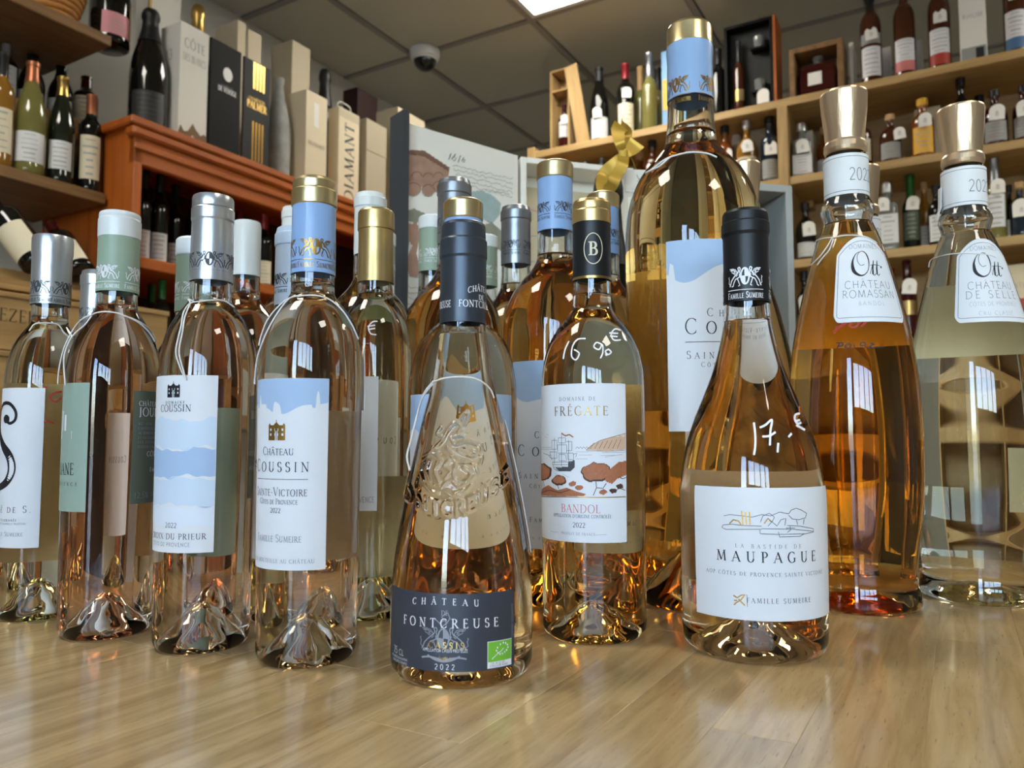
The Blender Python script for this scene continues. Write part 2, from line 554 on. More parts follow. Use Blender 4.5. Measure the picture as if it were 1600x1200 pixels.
def fill_poly(poly, rows=24, dx=None):
    """scan-line fill of a 2D polygon with small quads, fit for bending round a bottle"""
    ys = [p[1] for p in poly]; xs = [p[0] for p in poly]
    y0, y1 = min(ys), max(ys)
    dx = dx or (max(xs) - min(xs)) / 10 + 1e-9
    V, Fc = [], []
    n = len(poly)
    def cuts(y):
        c = []
        for i in range(n):
            (xa, ya), (xb, yb) = poly[i], poly[(i + 1) % n]
            if (ya <= y) != (yb <= y):
                c.append(xa + (xb - xa) * (y - ya) / (yb - ya))
        return sorted(c)
    h = (y1 - y0) / rows
    for r in range(rows):
        c = cuts(y0 + (r + .5) * h)
        for a, b in zip(c[0::2], c[1::2]):
            k = max(1, int((b - a) / dx))
            for j in range(k):
                o = len(V)
                xa, xb = a + (b - a) * j / k, a + (b - a) * (j + 1) / k
                V += [(xa, y0 + r * h), (xb, y0 + r * h), (xb, y0 + (r + 1) * h), (xa, y0 + (r + 1) * h)]
                Fc.append((o, o + 1, o + 2, o + 3))
    return V, Fc

def rects2d(rs):
    V, Fc = [], []
    for (x0, y0, x1, y1) in rs:
        k = max(1, int(abs(x1 - x0) / .25)) if abs(x1 - x0) > .3 else 1
        for j in range(k):
            o = len(V)
            a, b = x0 + (x1 - x0) * j / k, x0 + (x1 - x0) * (j + 1) / k
            V += [(a, y0), (b, y0), (b, y1), (a, y1)]
            Fc.append((o, o + 1, o + 2, o + 3))
    return V, Fc

def shift2d(vf, dx=0, dy=0, sx=1.0, sy=None):
    sy = sx if sy is None else sy
    return [(p[0] * sx + dx, p[1] * sy + dy) for p in vf[0]], vf[1]

def griffins(line=.045):
    """two winged beasts holding an oval shield, in the box x -1..1, y 0..1"""
    P = []
    P.append(ribbon(arc(0, .52, .23, .40, 0, 360, 28), line * 2.0))
    P.append(ribbon([(0, .12), (0, .92)], line)); P.append(ribbon([(-.23, .52), (.23, .52)], line))
    P.append(fill_poly([(0, .52)] + arc(0, .52, .20, .37, 0, 90, 8), 8)); P.append(fill_poly([(0, .52)] + arc(0, .52, .20, .37, 180, 270, 8), 8))
    for s in (-1, 1):
        m = lambda q: [(s * x, y) for x, y in q]
        body = [(.30, .98), (.40, .93), (.36, .80), (.42, .68), (.56, .58), (.70, .46), (.84, .30), (.90, .12), (.96, .04)]
        P.append(ribbon(m(body), line * 1.6))
        P.append(ribbon(m([(.30, .98), (.26, .88), (.30, .76), (.28, .60), (.32, .48), (.44, .42), (.56, .38), (.66, .22), (.72, .05), (.82, .03)]), line * 1.4))
        P.append(ribbon(m([(.44, .42), (.36, .22), (.30, .06), (.40, .03)]), line * 1.2))
        P.append(ribbon(m([(.34, .62), (.24, .42)]), line * 1.2))
        P.append(ribbon(m([(.44, .70), (.54, .86), (.70, .92), (.94, .93), (.86, .84), (.76, .82), (.80, .76), (.68, .70), (.58, .62)]), line))
        P.append(ribbon(m([(.54, .76), (.66, .84), (.84, .88)]), line * 1.3)); P.append(ribbon(m([(.54, .68), (.66, .76)]), line))
        P.append(ribbon(m([(.92, .12), (1.02, .22), (.98, .40), (1.04, .50), (.98, .54)]), line))
        P.append(ribbon(m([(.38, .74), (.50, .66)]), line)); P.append(ribbon(m([(.42, .60), (.52, .52)]), line))
    return merge2(P)

def merge2(parts):
    V, Fc = [], []
    for p in parts:
        o = len(V)
        V += list(p[0])
        Fc += [tuple(i + o for i in q) for q in p[1]]
    return V, Fc

def chateau_icon():
    """small black manor with towers, box x -.5...5, y 0..1"""
    R = []
    cols = [(-.5, -.40), (-.30, -.12), (-.02, .02), (.12, .30), (.40, .5)]
    for (a, b) in cols: R.append((a, 0, b, .70))
    for y in (.10, .34, .58): R.append((-.5, y, -.08, y + .12)); R.append((.08, y, .5, y + .12))
    R += [(-.5, 0, -.08, .14), (.08, 0, .5, .14), (-.08, .46, .08, .72), (-.5, .70, .5, .74), (-.02, .74, .02, 1.0)]
    P = [rects2d(R), fill_poly([(-.5, .74), (-.42, .84), (-.36, .74)], 5), fill_poly([(.5, .74), (.42, .84), (.36, .74)], 5), fill_poly([(-.18, .74), (0, .90), (.18, .74)], 5)]
    return merge2(P)

# ------------------------------------------------------------------ bottles measured in the photograph
class Bottle:
    """a bottle standing on the counter. prof: [(row, half width)] silhouette rows in pixels from the neck down;
    converted to metres at the bottle's own distance"""
    def __init__(s, name, label, x, yb=None, Y=None, prof=None, rz=None, cat='wine bottle', group=None):
        s.x = x
        if Y is None:
            p = on_z(x, yb, CT)
            hw = (prof[-1][1] if prof else 60)
            d = p.xy.normalized()
            R = 0.04
            for _ in range(6):
                c = p.xy + d * (R * .88)
                t = c.y / ray(x, yb).y
                R = (prof[-1][1] * t / F * cos(math.atan((x - 800) / F))) if prof else rz[0][0]
            s.X, s.Y = c.x, c.y
        else:
            s.Y = Y
            # x given at the row where the base stands
            rowy = 684 + F * (EYE.z - CT) / Y
            s.X = (x - 800) / F * (Y / ray(x, rowy).y)
        s.D = math.hypot(s.X, s.Y)
        s.toeye = Vector((-s.X, -s.Y, 0)) / s.D
        s.right = Vector((s.Y, -s.X, 0)) / s.D
        s.cphi = s.Y / s.D
        if rz is None:
            rz = [s.m(y, hw) for (y, hw) in prof]
        rz = sorted([(r, z) for r, z in rz], key=lambda q: q[1])
        s.rz = rz
        s.zs = [z for r, z in rz]; s.rs = [r for r, z in rz]
        s.tab = [float(q) for q in pchip(s.zs, s.rs, np.linspace(s.zs[0], s.zs[-1], 2002))]
        s.root = thing(name, label, cat, (s.X, s.Y, CT), 0, group)
    def m(s, y, hw):
        """pixel row and half width -> radius, height above the counter"""
        t = s.Y / ray(800, y).y
        return hw * t / F * s.cphi, zat(s.Y, y) - CT
    def z(s, y):
        return zat(s.Y, y) - CT
    def px(s, m, y=600):
        """metres per pixel at the bottle axis"""
        return m * (s.Y / ray(800, y).y) / F
    def r(s, z):
        if z <= s.zs[0]: return s.rs[0]
        if z >= s.zs[-1]: return s.rs[-1]
        k = (z - s.zs[0]) / (s.zs[-1] - s.zs[0]) * 2000
        i = int(k)
        return s.tab[i] + (s.tab[i + 1] - s.tab[i]) * (k - i)
    def at(s, x, y, off=0.0):
        """pixel on the near side of the glass -> (theta, z)"""
        d = ray(x, y)
        r = s.r(s.z(y)) + off
        th, z = 0.0, s.z(y)
        for _ in range(12):
            a = d.x ** 2 + d.y ** 2
            b = -2 * (d.x * s.X + d.y * s.Y)
            c = s.X ** 2 + s.Y ** 2 - r * r
            disc = b * b - 4 * a * c
            t = (-b - math.sqrt(disc)) / (2 * a) if disc > 0 else -b / (2 * a)
            p = EYE + d * t
            q = Vector((p.x - s.X, p.y - s.Y, 0))
            th = math.atan2(q.dot(s.right), q.dot(s.toeye))
            z = p.z - CT
            r = .5 * r + .5 * (s.r(z) + off)
        return th, z
    def pt(s, th, z, off=0.0, r=None):
        r = (s.r(z) if r is None else r) + off
        v = s.toeye * (r * cos(th)) + s.right * (r * sin(th))
        return (v.x, v.y, z)
    # --- solids
    def glass(s, ztop, level, wine, punt=.030, heel=.009, wall=.0028, mat='glass_clear', seg=96, emboss=None, contact=.86, name='glass_body', foot=None):
        zs = [z for z in s.zs if z > heel * 1.05]
        zb = np.linspace(heel, ztop, 90 if emboss is None else 420)
        rb = pchip(s.zs, s.rs, zb) if len(s.zs) > 1 else np.full_like(zb, s.rs[0])
        R0 = float(rb[0])
        cr = R0 * contact
        prof = [(0, punt)]
        for i in range(1, 12):
            k = i / 12
            prof.append((cr * .93 * k, punt * (cos(k * pi) * .5 + .5) + .0006))
        prof.append((cr * .97, .0)); prof.append((cr * 1.01, .0))
        for i in range(1, 7):
            a = pi / 2 * i / 7
            prof.append((cr + (R0 - cr) * sin(a), heel * (1 - cos(a))))
        prof += [(float(a), float(b)) for a, b in zip(rb, zb)]
        prof.append((float(rb[-1]) * .98, ztop + .0006)); prof.append((0, ztop + .0006))
        if emboss is None:
            vo, fo = lathe(prof, seg)
            vo = [(x, y, z + (.0009 * sin(5 * math.atan2(y, x) + 90 * z) * sin(700 * math.hypot(x, y)) if (0 < z < punt + .001 and math.hypot(x, y) < cr * .94) else 0)) for (x, y, z) in vo]
        else:
            vo, fo = lathe(prof, 360)
            vo = emboss(s, np.array(vo))
        # air space above the wine
        zl = level
        zc = np.linspace(zl, ztop - .004, 30)
        rc = [max(.004, s.r(z) - wall) for z in zc]
        cav = [(0, zl), (rc[0] * .9, zl), (rc[0] * .975, zl + .0004)] + [(a, b) for a, b in zip(rc[1:], zc[1:])] + [(0, float(zc[-1]) + .001)]
        vc, fc = lathe(cav, 64)
        fc = [tuple(reversed(f)) for f in fc]
        v, f = merge([(vo, fo), (vc, fc)])
        g = mobj(name, v, f, mat, s.root, smooth=True, auto=50)
        # wine
        pw = [(0, punt + .006)]
        for i in range(1, 10):
            k = i / 10
            pw.append(((R0 - wall) * .93 * k, (punt + .001) * (cos(k * pi) * .5 + .5) + .0055))
        pw.append(((R0 - wall) * .97, .008))
        zw = np.linspace(.0125, zl - .0003, 50)
        pw += [(max(.003, s.r(z) - wall), float(z)) for z in zw]
        pw.append((0, zl - .0003))
        v, f = lathe(pw, 64)
        mobj('wine', v, f, wine, s.root, smooth=True, auto=50)
        return g
    def cap(s, rows, mat, name='capsule', th=.0006, dome=.0008, close_top=True, seg=64, rz=None, rbot=None):
        """capsule from pixel rows [(y, hw)...] top to bottom"""
        q = [s.m(y, hw) for y, hw in rows] if rz is None else rz
        q = sorted(q, key=lambda a: a[1])
        out = [(max(.001, q[0][0] - th), q[0][1])] + q
        if close_top:
            r, z = q[-1]
            out += [(r * .93, z + dome * .8), (r * .6, z + dome * 1.1), (0, z + dome * 1.2)]
            inn = [(0, z - th)] + [(max(.001, a - th), b) for a, b in reversed(q[:])][:]
            prof = out + inn[0:0]
            v, f = lathe(out, seg)
            vi, fi = lathe([(max(.001, a - th), b - (th if b == z else 0)) for a, b in q] + [(0, z - th)], seg)
            fi = [tuple(reversed(t)) for t in fi]
            v, f = merge([(v, f), (vi, fi)])
        else:
            r, z = q[-1]
            prof = out + [(max(.001, r - th), z)]
            v, f = lathe(prof, seg)
        o = mobj(name, v, f, mat, s.root, smooth=True, auto=16)
        return o
    # --- paper and print
    def patch(s, name, mat, th0, th1, zlo, zhi, off=.00012, t=.00022, parent=None, nth=None, nz=14, r=None):
        """thin sheet bent round the bottle, zlo/zhi numbers or functions of theta"""
        nth = nth or max(6, int((th1 - th0) / rad(3)))
        lo = zlo if callable(zlo) else (lambda a: zlo)
        hi = zhi if callable(zhi) else (lambda a: zhi)
        V, Fc = [], []
        for layer in (0, 1):
            for i in range(nth + 1):
                a = th0 + (th1 - th0) * i / nth
                for j in range(nz + 1):
                    z = lo(a) + (hi(a) - lo(a)) * j / nz
                    V.append(s.pt(a, z, off + layer * t, r))
        M = (nth + 1) * (nz + 1)
        idx = lambda l, i, j: l * M + i * (nz + 1) + j
        for i in range(nth):
            for j in range(nz):
                Fc.append((idx(1, i, j), idx(1, i + 1, j), idx(1, i + 1, j + 1), idx(1, i, j + 1)))
                Fc.append((idx(0, i, j + 1), idx(0, i + 1, j + 1), idx(0, i + 1, j), idx(0, i, j)))
        for i in range(nth):
            Fc.append((idx(0, i, 0), idx(0, i + 1, 0), idx(1, i + 1, 0), idx(1, i, 0)))
            Fc.append((idx(1, i, nz), idx(1, i + 1, nz), idx(0, i + 1, nz), idx(0, i, nz)))
        for j in range(nz):
            Fc.append((idx(1, 0, j), idx(1, 0, j + 1), idx(0, 0, j + 1), idx(0, 0, j)))
            Fc.append((idx(0, nth, j), idx(0, nth, j + 1), idx(1, nth, j + 1), idx(1, nth, j)))
        return mobj(name, V, Fc, mat, parent or s.root, smooth=True, auto=40)
    def decal(s, name, vf, mat, thc, zc, parent, off=.00048, r=None, flip=False):
        """flat drawing in metres bent onto the bottle, centred at thc, zc"""
        R = (s.r(zc) if r is None else r)
        V = [s.pt(thc + (-p[0] if flip else p[0]) / R, zc + p[1], off, r) for p in vf[0]]
        Fc = vf[1] if not flip else [tuple(reversed(f)) for f in vf[1]]
        # all quads are given facing outward
        Fn = []
        for f in Fc:
            a, b, c = (Vector(V[f[0]]), Vector(V[f[1]]), Vector(V[f[2]]))
            n = (b - a).cross(c - a)
            cen = Vector((a.x + b.x + c.x, a.y + b.y + c.y, 0))
            Fn.append(tuple(f) if n.dot(cen) >= 0 else tuple(reversed(f)))
        return mobj(name, V, Fn, mat, parent)
    def text(s, txt, thc, z, cap, mat, parent, style='serif', bold=1.0, half=None, off=.0005, r=None, arch=0.0, name='lettering', space=.1):
        """lettering centred at angle thc, baseline z, cap height in metres, half = half width in radians"""
        R = (s.r(z) if r is None else r)
        v, f, w = text2d(txt, cap, style, bold, space, width=None if half is None else 2 * half * R)
        v = [(p[0] - w / 2, p[1]) for p in v]
        if arch:
            v = [(p[0], p[1] + arch * (1 - (2 * p[0] / w) ** 2)) for p in v]
        return s.decal(name, (v, f), mat, thc, z, parent, off, r)
    def string(s, pix, mat='string', r=.0006, off=.0009, name='string', n=8):
        """cotton string laid on the near side through pixel points"""
        P = []
        for (x, y) in pix:
            th, z = s.at(x, y, off)
            P.append(Vector(s.pt(th, z, off)))
        path = smooth_path(P, n)
        v, f = tube_vf(path, r, 6)
        return mobj(name, v, f, mat, s.root, smooth=True)
    def scrawl(s, strokes, w, mat='white_ink', name='handwriting', off=.0003):
        """hand-drawn marks, pixel polylines on the glass"""
        parts = []
        V, Fc = [], []
        for st in strokes:
            st = [tuple(p) for p in smooth_path([(a, b, 0) for a, b in st], 5)]
            vf = ribbon([(a, b) for a, b, *_ in st], w)
            o = len(V)
            for p in vf[0]:
                th, z = s.at(p[0], p[1], off)
                V.append(s.pt(th, z, off))
            Fc += [tuple(i + o for i in q) for q in vf[1]]
        Fn = []
        for f in Fc:
            a, b, c = (Vector(V[f[0]]), Vector(V[f[1]]), Vector(V[f[2]]))
            n = (b - a).cross(c - a)
            Fn.append(tuple(f) if n.dot(Vector((a.x, a.y, 0))) >= 0 else tuple(reversed(f)))
        return mobj(name, V, Fn, mat, s.root)

# ------------------------------------------------------------------ material library
glassmat('glass_clear', (.985, .99, .985, 1), 1.5)
winemat('wine_pale', (.93, .78, .60))
winemat('wine_pink', (.90, .62, .46))
winemat('wine_peach', (.94, .70, .42))
winemat('wine_straw', (.94, .86, .60))
winemat('wine_amber', (.93, .72, .40))
winemat('wine_orange', (.95, .60, .19))
winemat('wine_clear', (.97, .93, .80))
pmat('paper_white', srgb(226, 229, 233), .55, noise=.015, nscale=300)
pmat('paper_cream', srgb(226, 216, 190), .6, noise=.03, nscale=120)
m_, nt_ = newmat('paper_back')                # thin paper, lets light through from behind
nt_.nodes.remove(nt_.nodes['Principled BSDF'])
mx_ = nt_.nodes.new('ShaderNodeMixShader'); df_ = nt_.nodes.new('ShaderNodeBsdfDiffuse'); tl_ = nt_.nodes.new('ShaderNodeBsdfTranslucent')
nz_ = nt_.nodes.new('ShaderNodeTexNoise'); nz_.inputs['Scale'].default_value = 60
cr_ = nt_.nodes.new('ShaderNodeValToRGB')
cr_.color_ramp.elements[0].color = srgb(232, 214, 186); cr_.color_ramp.elements[1].color = srgb(248, 234, 212)
nt_.links.new(nz_.outputs['Fac'], cr_.inputs['Fac'])
nt_.links.new(cr_.outputs['Color'], df_.inputs['Color']); nt_.links.new(cr_.outputs['Color'], tl_.inputs['Color'])
mx_.inputs[0].default_value = .42
nt_.links.new(df_.outputs[0], mx_.inputs[1]); nt_.links.new(tl_.outputs[0], mx_.inputs[2])
nt_.links.new(mx_.outputs[0], nt_.nodes['Material Output'].inputs['Surface'])
pmat('paper_sage', srgb(150, 170, 155), .5, noise=.02, nscale=200)
pmat('paper_sage_dark', srgb(96, 106, 92), .5, noise=.03, nscale=200)
pmat('paper_navy', srgb(58, 62, 72), .45, noise=.03, nscale=250)
pmat('print_sky', srgb(168, 194, 226), .55, noise=.03, nscale=150)
pmat('print_sky_pale', srgb(206, 221, 238), .55, noise=.03, nscale=90)
pmat('print_cloud', srgb(222, 231, 242), .55)
pmat('ink_black', srgb(28, 28, 34), .5)
pmat('ink_grey', srgb(72, 74, 80), .5)
pmat('ink_pale', srgb(150, 153, 160), .5)
pmat('ink_white', srgb(235, 235, 238), .5)
pmat('white_ink', srgb(245, 245, 248), .5)
pmat('ink_red', srgb(170, 50, 40), .6)
pmat('ink_rose', srgb(205, 120, 120), .5)
pmat('ink_rust', srgb(172, 108, 74), .6, noise=.35, nscale=900)
pmat('ink_tan', srgb(214, 180, 150), .6, noise=.08, nscale=500)
pmat('ink_umber', srgb(84, 58, 44), .6)
pmat('ink_green', srgb(120, 190, 60), .5)
pmat('foil_gold', srgb(190, 158, 92), .32, metal=1.0, noise=.08, nscale=80)
pmat('foil_gold_ink', srgb(176, 138, 70), .35, metal=.9)
pmat('cap_gold', srgb(222, 204, 156), .30, metal=.95, noise=.06, nscale=60, bump=.05)
pmat('cap_gold_dark', srgb(206, 178, 120), .34, metal=.9, noise=.10, nscale=60, bump=.08)
pmat('cap_bronze', srgb(214, 188, 156), .33, metal=.85, noise=.05, nscale=60, bump=.35, stretch=(3, 3, .5))
pmat('cap_blue', srgb(142, 176, 222), .36, noise=.02, nscale=60, coat=.2)
pmat('cap_sage', srgb(150, 170, 150), .42, noise=.03, nscale=60)
pmat('cap_white', srgb(226, 230, 230), .38, noise=.02, nscale=60, coat=.2)
pmat('cap_pale_blue', srgb(196, 208, 224), .38, noise=.02, nscale=60)
pmat('cap_silver', srgb(206, 210, 216), .30, metal=.85, noise=.06, nscale=70, bump=.10)
pmat('cap_pewter', srgb(150, 154, 160), .32, metal=.8, noise=.06, nscale=70)
pmat('cap_slate', srgb(70, 76, 84), .36, metal=.55, noise=.05, nscale=60)
pmat('cap_black', srgb(20, 21, 24), .42, noise=.05, nscale=60)
pmat('string', srgb(226, 224, 220), .9, noise=.06, nscale=900)
pmat('ceiling_tile', srgb(196, 196, 182), .9, noise=.03, nscale=250, bump=.1)
pmat('ceiling_grid', srgb(150, 148, 142), .6)
pmat('wall_plaster', srgb(205, 204, 196), .9, noise=.03, nscale=12)
pmat('wall_grey', srgb(150, 148, 142), .9, noise=.03, nscale=12)
pmat('floor_tile', srgb(205, 196, 180), .5, noise=.08, nscale=6)
pmat('pavement', srgb(150, 146, 138), .9, noise=.1, nscale=6)
pmat('frame_dark', srgb(46, 46, 50), .5)
woodmat('wood_counter', srgb(170, 140, 92), srgb(216, 188, 138), rough=.32, scale=2.2, axis='X', coat=.9, coatr=.13, rnd=.10, bump=.12, pores=.6)
woodmat('wood_pine', srgb(166, 134, 82), srgb(196, 164, 112), rough=.5, scale=1.0, axis='Y', rnd=.05)
woodmat('wood_pine_v', srgb(166, 134, 82), srgb(196, 164, 112), rough=.5, scale=1.0, axis='Z', rnd=.05)
woodmat('wood_ply', srgb(160, 132, 88), srgb(186, 158, 114), rough=.6, scale=.6, axis='Y', rnd=.05)
woodmat('wood_brown', srgb(112, 82, 46), srgb(146, 110, 66), rough=.55, scale=1.0, axis='X', rnd=.06)
woodmat('wood_crate', srgb(150, 116, 68), srgb(184, 148, 96), rough=.6, scale=.8, axis='X', rnd=.08)
woodmat('wood_orange', srgb(160, 78, 20), srgb(194, 104, 34), rough=.45, scale=.6, axis='X', rnd=.04, bump=.08)
woodmat('wood_orange_v', srgb(156, 76, 20), srgb(190, 102, 34), rough=.45, scale=.6, axis='Z', rnd=.04, bump=.08)
m_, nt_ = newmat('window_glass')
nt_.nodes.remove(nt_.nodes['Principled BSDF'])
mx_ = nt_.nodes.new('ShaderNodeMixShader'); tr_ = nt_.nodes.new('ShaderNodeBsdfTransparent'); gl_ = nt_.nodes.new('ShaderNodeBsdfGlossy')
mx_.inputs[0].default_value = .05
gl_.inputs['Roughness'].default_value = .02
nt_.links.new(tr_.outputs[0], mx_.inputs[1]); nt_.links.new(gl_.outputs[0], mx_.inputs[2])
nt_.links.new(mx_.outputs[0], nt_.nodes['Material Output'].inputs['Surface'])
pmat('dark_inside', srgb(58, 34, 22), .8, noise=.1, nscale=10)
emat('led_diffuser', (1.0, .95, .84, 1), 32.0)

# ------------------------------------------------------------------ the room
def ubox(name, u0, u1, n0, n1, z0, z1, mat, parent=None, bev=0.0, kind=None):
    """box in room axes, own origin at its middle bottom so that wood grain follows it"""
    cu, cn = (u0 + u1) / 2, (n0 + n1) / 2
    o = box(name, u0 - cu, u1 - cu, n0 - cn, n1 - cn, 0, z1 - z0, mat, None, bev)
    p = un(cu, cn, z0)
    o.location = p
    o.rotation_euler = (0, 0, pi / 2 - YAW)
    if parent is not None:
        o.parent = parent
        o.matrix_parent_inverse = Matrix.Identity(4)
        inv = parent.matrix_basis.inverted()
        m = inv @ (Matrix.Translation(p) @ Matrix.Rotation(pi / 2 - YAW, 4, 'Z'))
        o.matrix_basis = m
    if kind: o['kind'] = kind
    return o
# with that rotation local X = U and local Y = N

ubox('floor', WALL_F, WALL_B, WALL_R, WALL_L, -.05, 0, 'floor_tile', kind='structure')
ubox('wall_left', WALL_F, WALL_B, WALL_L, WALL_L + .12, 0, CEIL + .1, 'wall_plaster', kind='structure')
ubox('wall_back', WALL_B, WALL_B + .12, WALL_R, WALL_L, 0, CEIL + .1, 'wall_grey', kind='structure')
ubox('wall_right', WALL_F, WALL_B, WALL_R - .12, WALL_R, 0, CEIL + .1, 'wall_plaster', kind='structure')
# wall behind the camera with the shop window cut out
(a0, a1, za0, za1), (b0, b1, zb0, zb1) = WINS
parts = []
T = CEIL + .1
for (a, b, c, d) in ((a1, WALL_L, 0, T), (b1, a0, 0, T), (WALL_R, b0, 0, T), (a0, a1, 0, za0), (a0, a1, za1, T), (b0, b1, 0, zb0), (b0, b1, zb1, T)):
    parts.append(box_vf(-.12, 0, a, b, c, d))
v, f = merge(parts)
o = mobj('wall_front', v, f, 'wall_plaster', loc=un(WALL_F, 0, 0), rotz=pi / 2 - YAW)
o['kind'] = 'structure'
for wi, ((n0, n1, z0, z1), k) in enumerate(zip(WINS, (1, 4))):
    o = tag(empty('window_%d' % (wi + 1), un(WALL_F - .06, (n0 + n1) / 2, z0), pi / 2 - YAW), kind='structure')
    hw, hh = (n1 - n0) / 2, z1 - z0
    for (a, b, c, d) in ((-hw, hw, 0, .05), (-hw, hw, hh - .05, hh), (-hw, -hw + .05, .05, hh - .05), (hw - .05, hw, .05, hh - .05)):
        box('window_frame', -.04, .04, a, b, c, d, 'frame_dark', o)
    box('pane', -.003, .003, -hw + .05, hw - .05, .05, hh - .05, 'window_glass', o)
    for i in range(1, k):
        c = -hw + 2 * hw * i / k
        box('mullion', -.03, .03, c - .025, c + .025, .05, hh - .05, 'frame_dark', o)
ubox('pavement', WALL_F - 30, WALL_F - .12, -25, 25, -.06, -.02, 'pavement', kind='structure')

# suspended ceiling: tiles one by one between the bars, three of the bays are light panels
p0 = on_z(640, 86, CEIL)
GU, GN = uv(on_z(830, 33, CEIL))[0], uv(p0)[1]
TS = GN - uv(on_z(830, 33, CEIL))[1]
ceil_root = tag(empty('ceiling', un(GU, GN, CEIL), pi / 2 - YAW), kind='structure')
tile_me = make_mesh('tile', *box_vf(-TS / 2 + .016, TS / 2 - .016, -TS / 2 + .016, TS / 2 - .016, .004, .022, .004), 'ceiling_tile')
iu0, iu1 = math.ceil((WALL_F - GU) / TS) - 1, math.floor((WALL_B - GU) / TS) + 1
in0, in1 = math.ceil((WALL_R - GN) / TS) - 1, math.floor((WALL_L - GN) / TS) + 1
LIGHTS = [(-1, -2), (-1, -6), (-5, -2), (-5, -6), (3, -2), (3, -6)]
bars = []
for i in range(iu0, iu1):
    for j in range(in0, in1):
        if (i, j) in LIGHTS: continue
        link('tile', tile_me, ceil_root, ((i + .5) * TS, (j + .5) * TS, 0))
for i in range(iu0, iu1 + 1):
    bars.append(box_vf(i * TS - .012, i * TS + .012, in0 * TS, in1 * TS, 0.0, .03))
for j in range(in0, in1 + 1):
    bars.append(box_vf(iu0 * TS, iu1 * TS, j * TS - .012, j * TS + .012, .001, .0305))
v, f = merge(bars)
mobj('grid_bars', v, f, 'ceiling_grid', ceil_root)
ubox('ceiling_slab', WALL_F, WALL_B, WALL_R, WALL_L, CEIL + .06, CEIL + .12, 'ceiling_grid', kind='structure')
for k, (i, j) in enumerate(LIGHTS):
    p = un(GU + (i + .5) * TS, GN + (j + .5) * TS, CEIL)
    lab = 'square white light panel glowing in the suspended ceiling' if k == 0 else 'square ceiling light panel outside the picture'
    L = thing('ceiling_light', lab, 'ceiling light', p, pi / 2 - YAW, 'ceiling light panels')
    h = TS / 2 - .014
    fr = [box_vf(-h, h, -h, -h + .02, .0, .02), box_vf(-h, h, h - .02, h, .0, .02), box_vf(-h, -h + .02, -h + .02, h - .02, .0, .02), box_vf(h - .02, h, -h + .02, h - .02, .0, .02)]
    v, f = merge(fr)
    mobj('frame', v, f, 'paper_white', L)
    box('diffuser', -h + .02, h - .02, -h + .02, h - .02, .004, .018, 'led_diffuser', L)

# dome camera on the ceiling
pc = on_z(664, 80, CEIL)
D = thing('security_camera', 'white dome security camera with black lens hanging from the ceiling', 'camera', (pc.x, pc.y, CEIL))
v, f = lathe([(0, -.042), (.052, -.042), (.063, -.036), (.068, -.018), (.068, 0), (0, 0)], 40)
mobj('housing', v, f, 'cap_white', D, smooth=True, auto=40)
pmat('dome_black', srgb(14, 14, 16), .06, coat=.5)
v, f = lathe([(0, -.092)] + [(.050 * sin(a), -.041 - .050 * cos(a)) for a in np.linspace(.1, pi / 2, 12)], 40)
dm = mobj('dome', v, f, 'dome_black', D, smooth=True)
v, f = lathe([(.050, -.047), (.054, -.047), (.056, -.042), (.056, -.038), (.048, -.038), (.048, -.046)], 40)
mobj('trim_ring', v, f, 'cap_white', D, smooth=True, auto=40)

# ------------------------------------------------------------------ counter of glued staves
CU0, CU1, CN0, CN1 = .02, 1.56, -1.05, .80
C = thing('counter', 'varnished butcher block counter top with the rosé bottles on it', 'counter', un(CU0, CN0, CT), pi / 2 - YAW)
SW = .052
row = 0
n = 0.0
rs = random.Random(3)
while n < (CN1 - CN0) - .01:
    w = SW * rs.uniform(.75, 1.3)
    w = min(w, CN1 - CN0 - n)
    u = -rs.uniform(0, .35)
    while u < CU1 - CU0:
        L = rs.uniform(.32, .62)
        a, b = max(u, 0), min(u + L, CU1 - CU0)
        if b - a > .02:
            v, f = box_vf(-(b - a) / 2, (b - a) / 2, -w / 2, w / 2, -.038, 0, .00025)
            mobj('stave', v, f, 'wood_counter', C, loc=((a + b) / 2, n + w / 2, 0))
        u += L
    n += w
base = thing('sales_cabinet', 'wooden cabinet under the varnished counter top', 'cabinet', un((CU0 + CU1) / 2, (CN0 + CN1) / 2, 0), pi / 2 - YAW)
hu, hn = (CU1 - CU0) / 2 - .06, (CN1 - CN0) / 2 - .04
box('cabinet_body', -hu, hu, -hn, hn, .08, CT - .039, 'wood_brown', base, .004)
box('plinth', -hu + .04, hu - .04, -hn + .04, hn - .04, 0, .08, 'frame_dark', base)

# ------------------------------------------------------------------ left: brown wooden shelving with bottles
DW = 1.90                                   # front plane of the brown shelves
DO = 1.80                                   # front plane of the orange dresser
p_or = on_L(212, 215, DO)
u_or = uv(p_or)[0]
zs_low = on_L(100, 284, DW).z               # bottle shelf
zs_up = on_L(130, 36, DW).z                 # shelf above it
zs_step = on_L(140, 199, DW + .16).z
B = thing('wall_shelving', 'brown wooden wall shelving left of the orange dresser', 'shelf', un(0, DW, 0), pi / 2 - YAW)
ul0, ul1 = -.55, u_or - .012
def lbox(nm, u0, u1, d0, d1, z0, z1, mat, par, d=DW, bev=.002):
    return box(nm, u0, u1, d0 - d, d1 - d, z0, z1, mat, par, bev)
for z in (zs_up, zs_low):
    lbox('shelf_board', ul0, ul1, DW, DW + .34, z - .028, z, 'wood_brown', B)
dcr = 1.70                                  # front plane of the crates below
z_deep = on_L(0, 640, dcr).z
lbox('shelf_board', ul0, ul1, dcr - .01, DW + .34, z_deep - .03, z_deep, 'wood_brown', B)
lbox('shelf_board', ul1, uv(on_L(275, 500, dcr))[0], dcr - .01, DO - .014, z_deep - .03, z_deep, 'wood_brown', B)
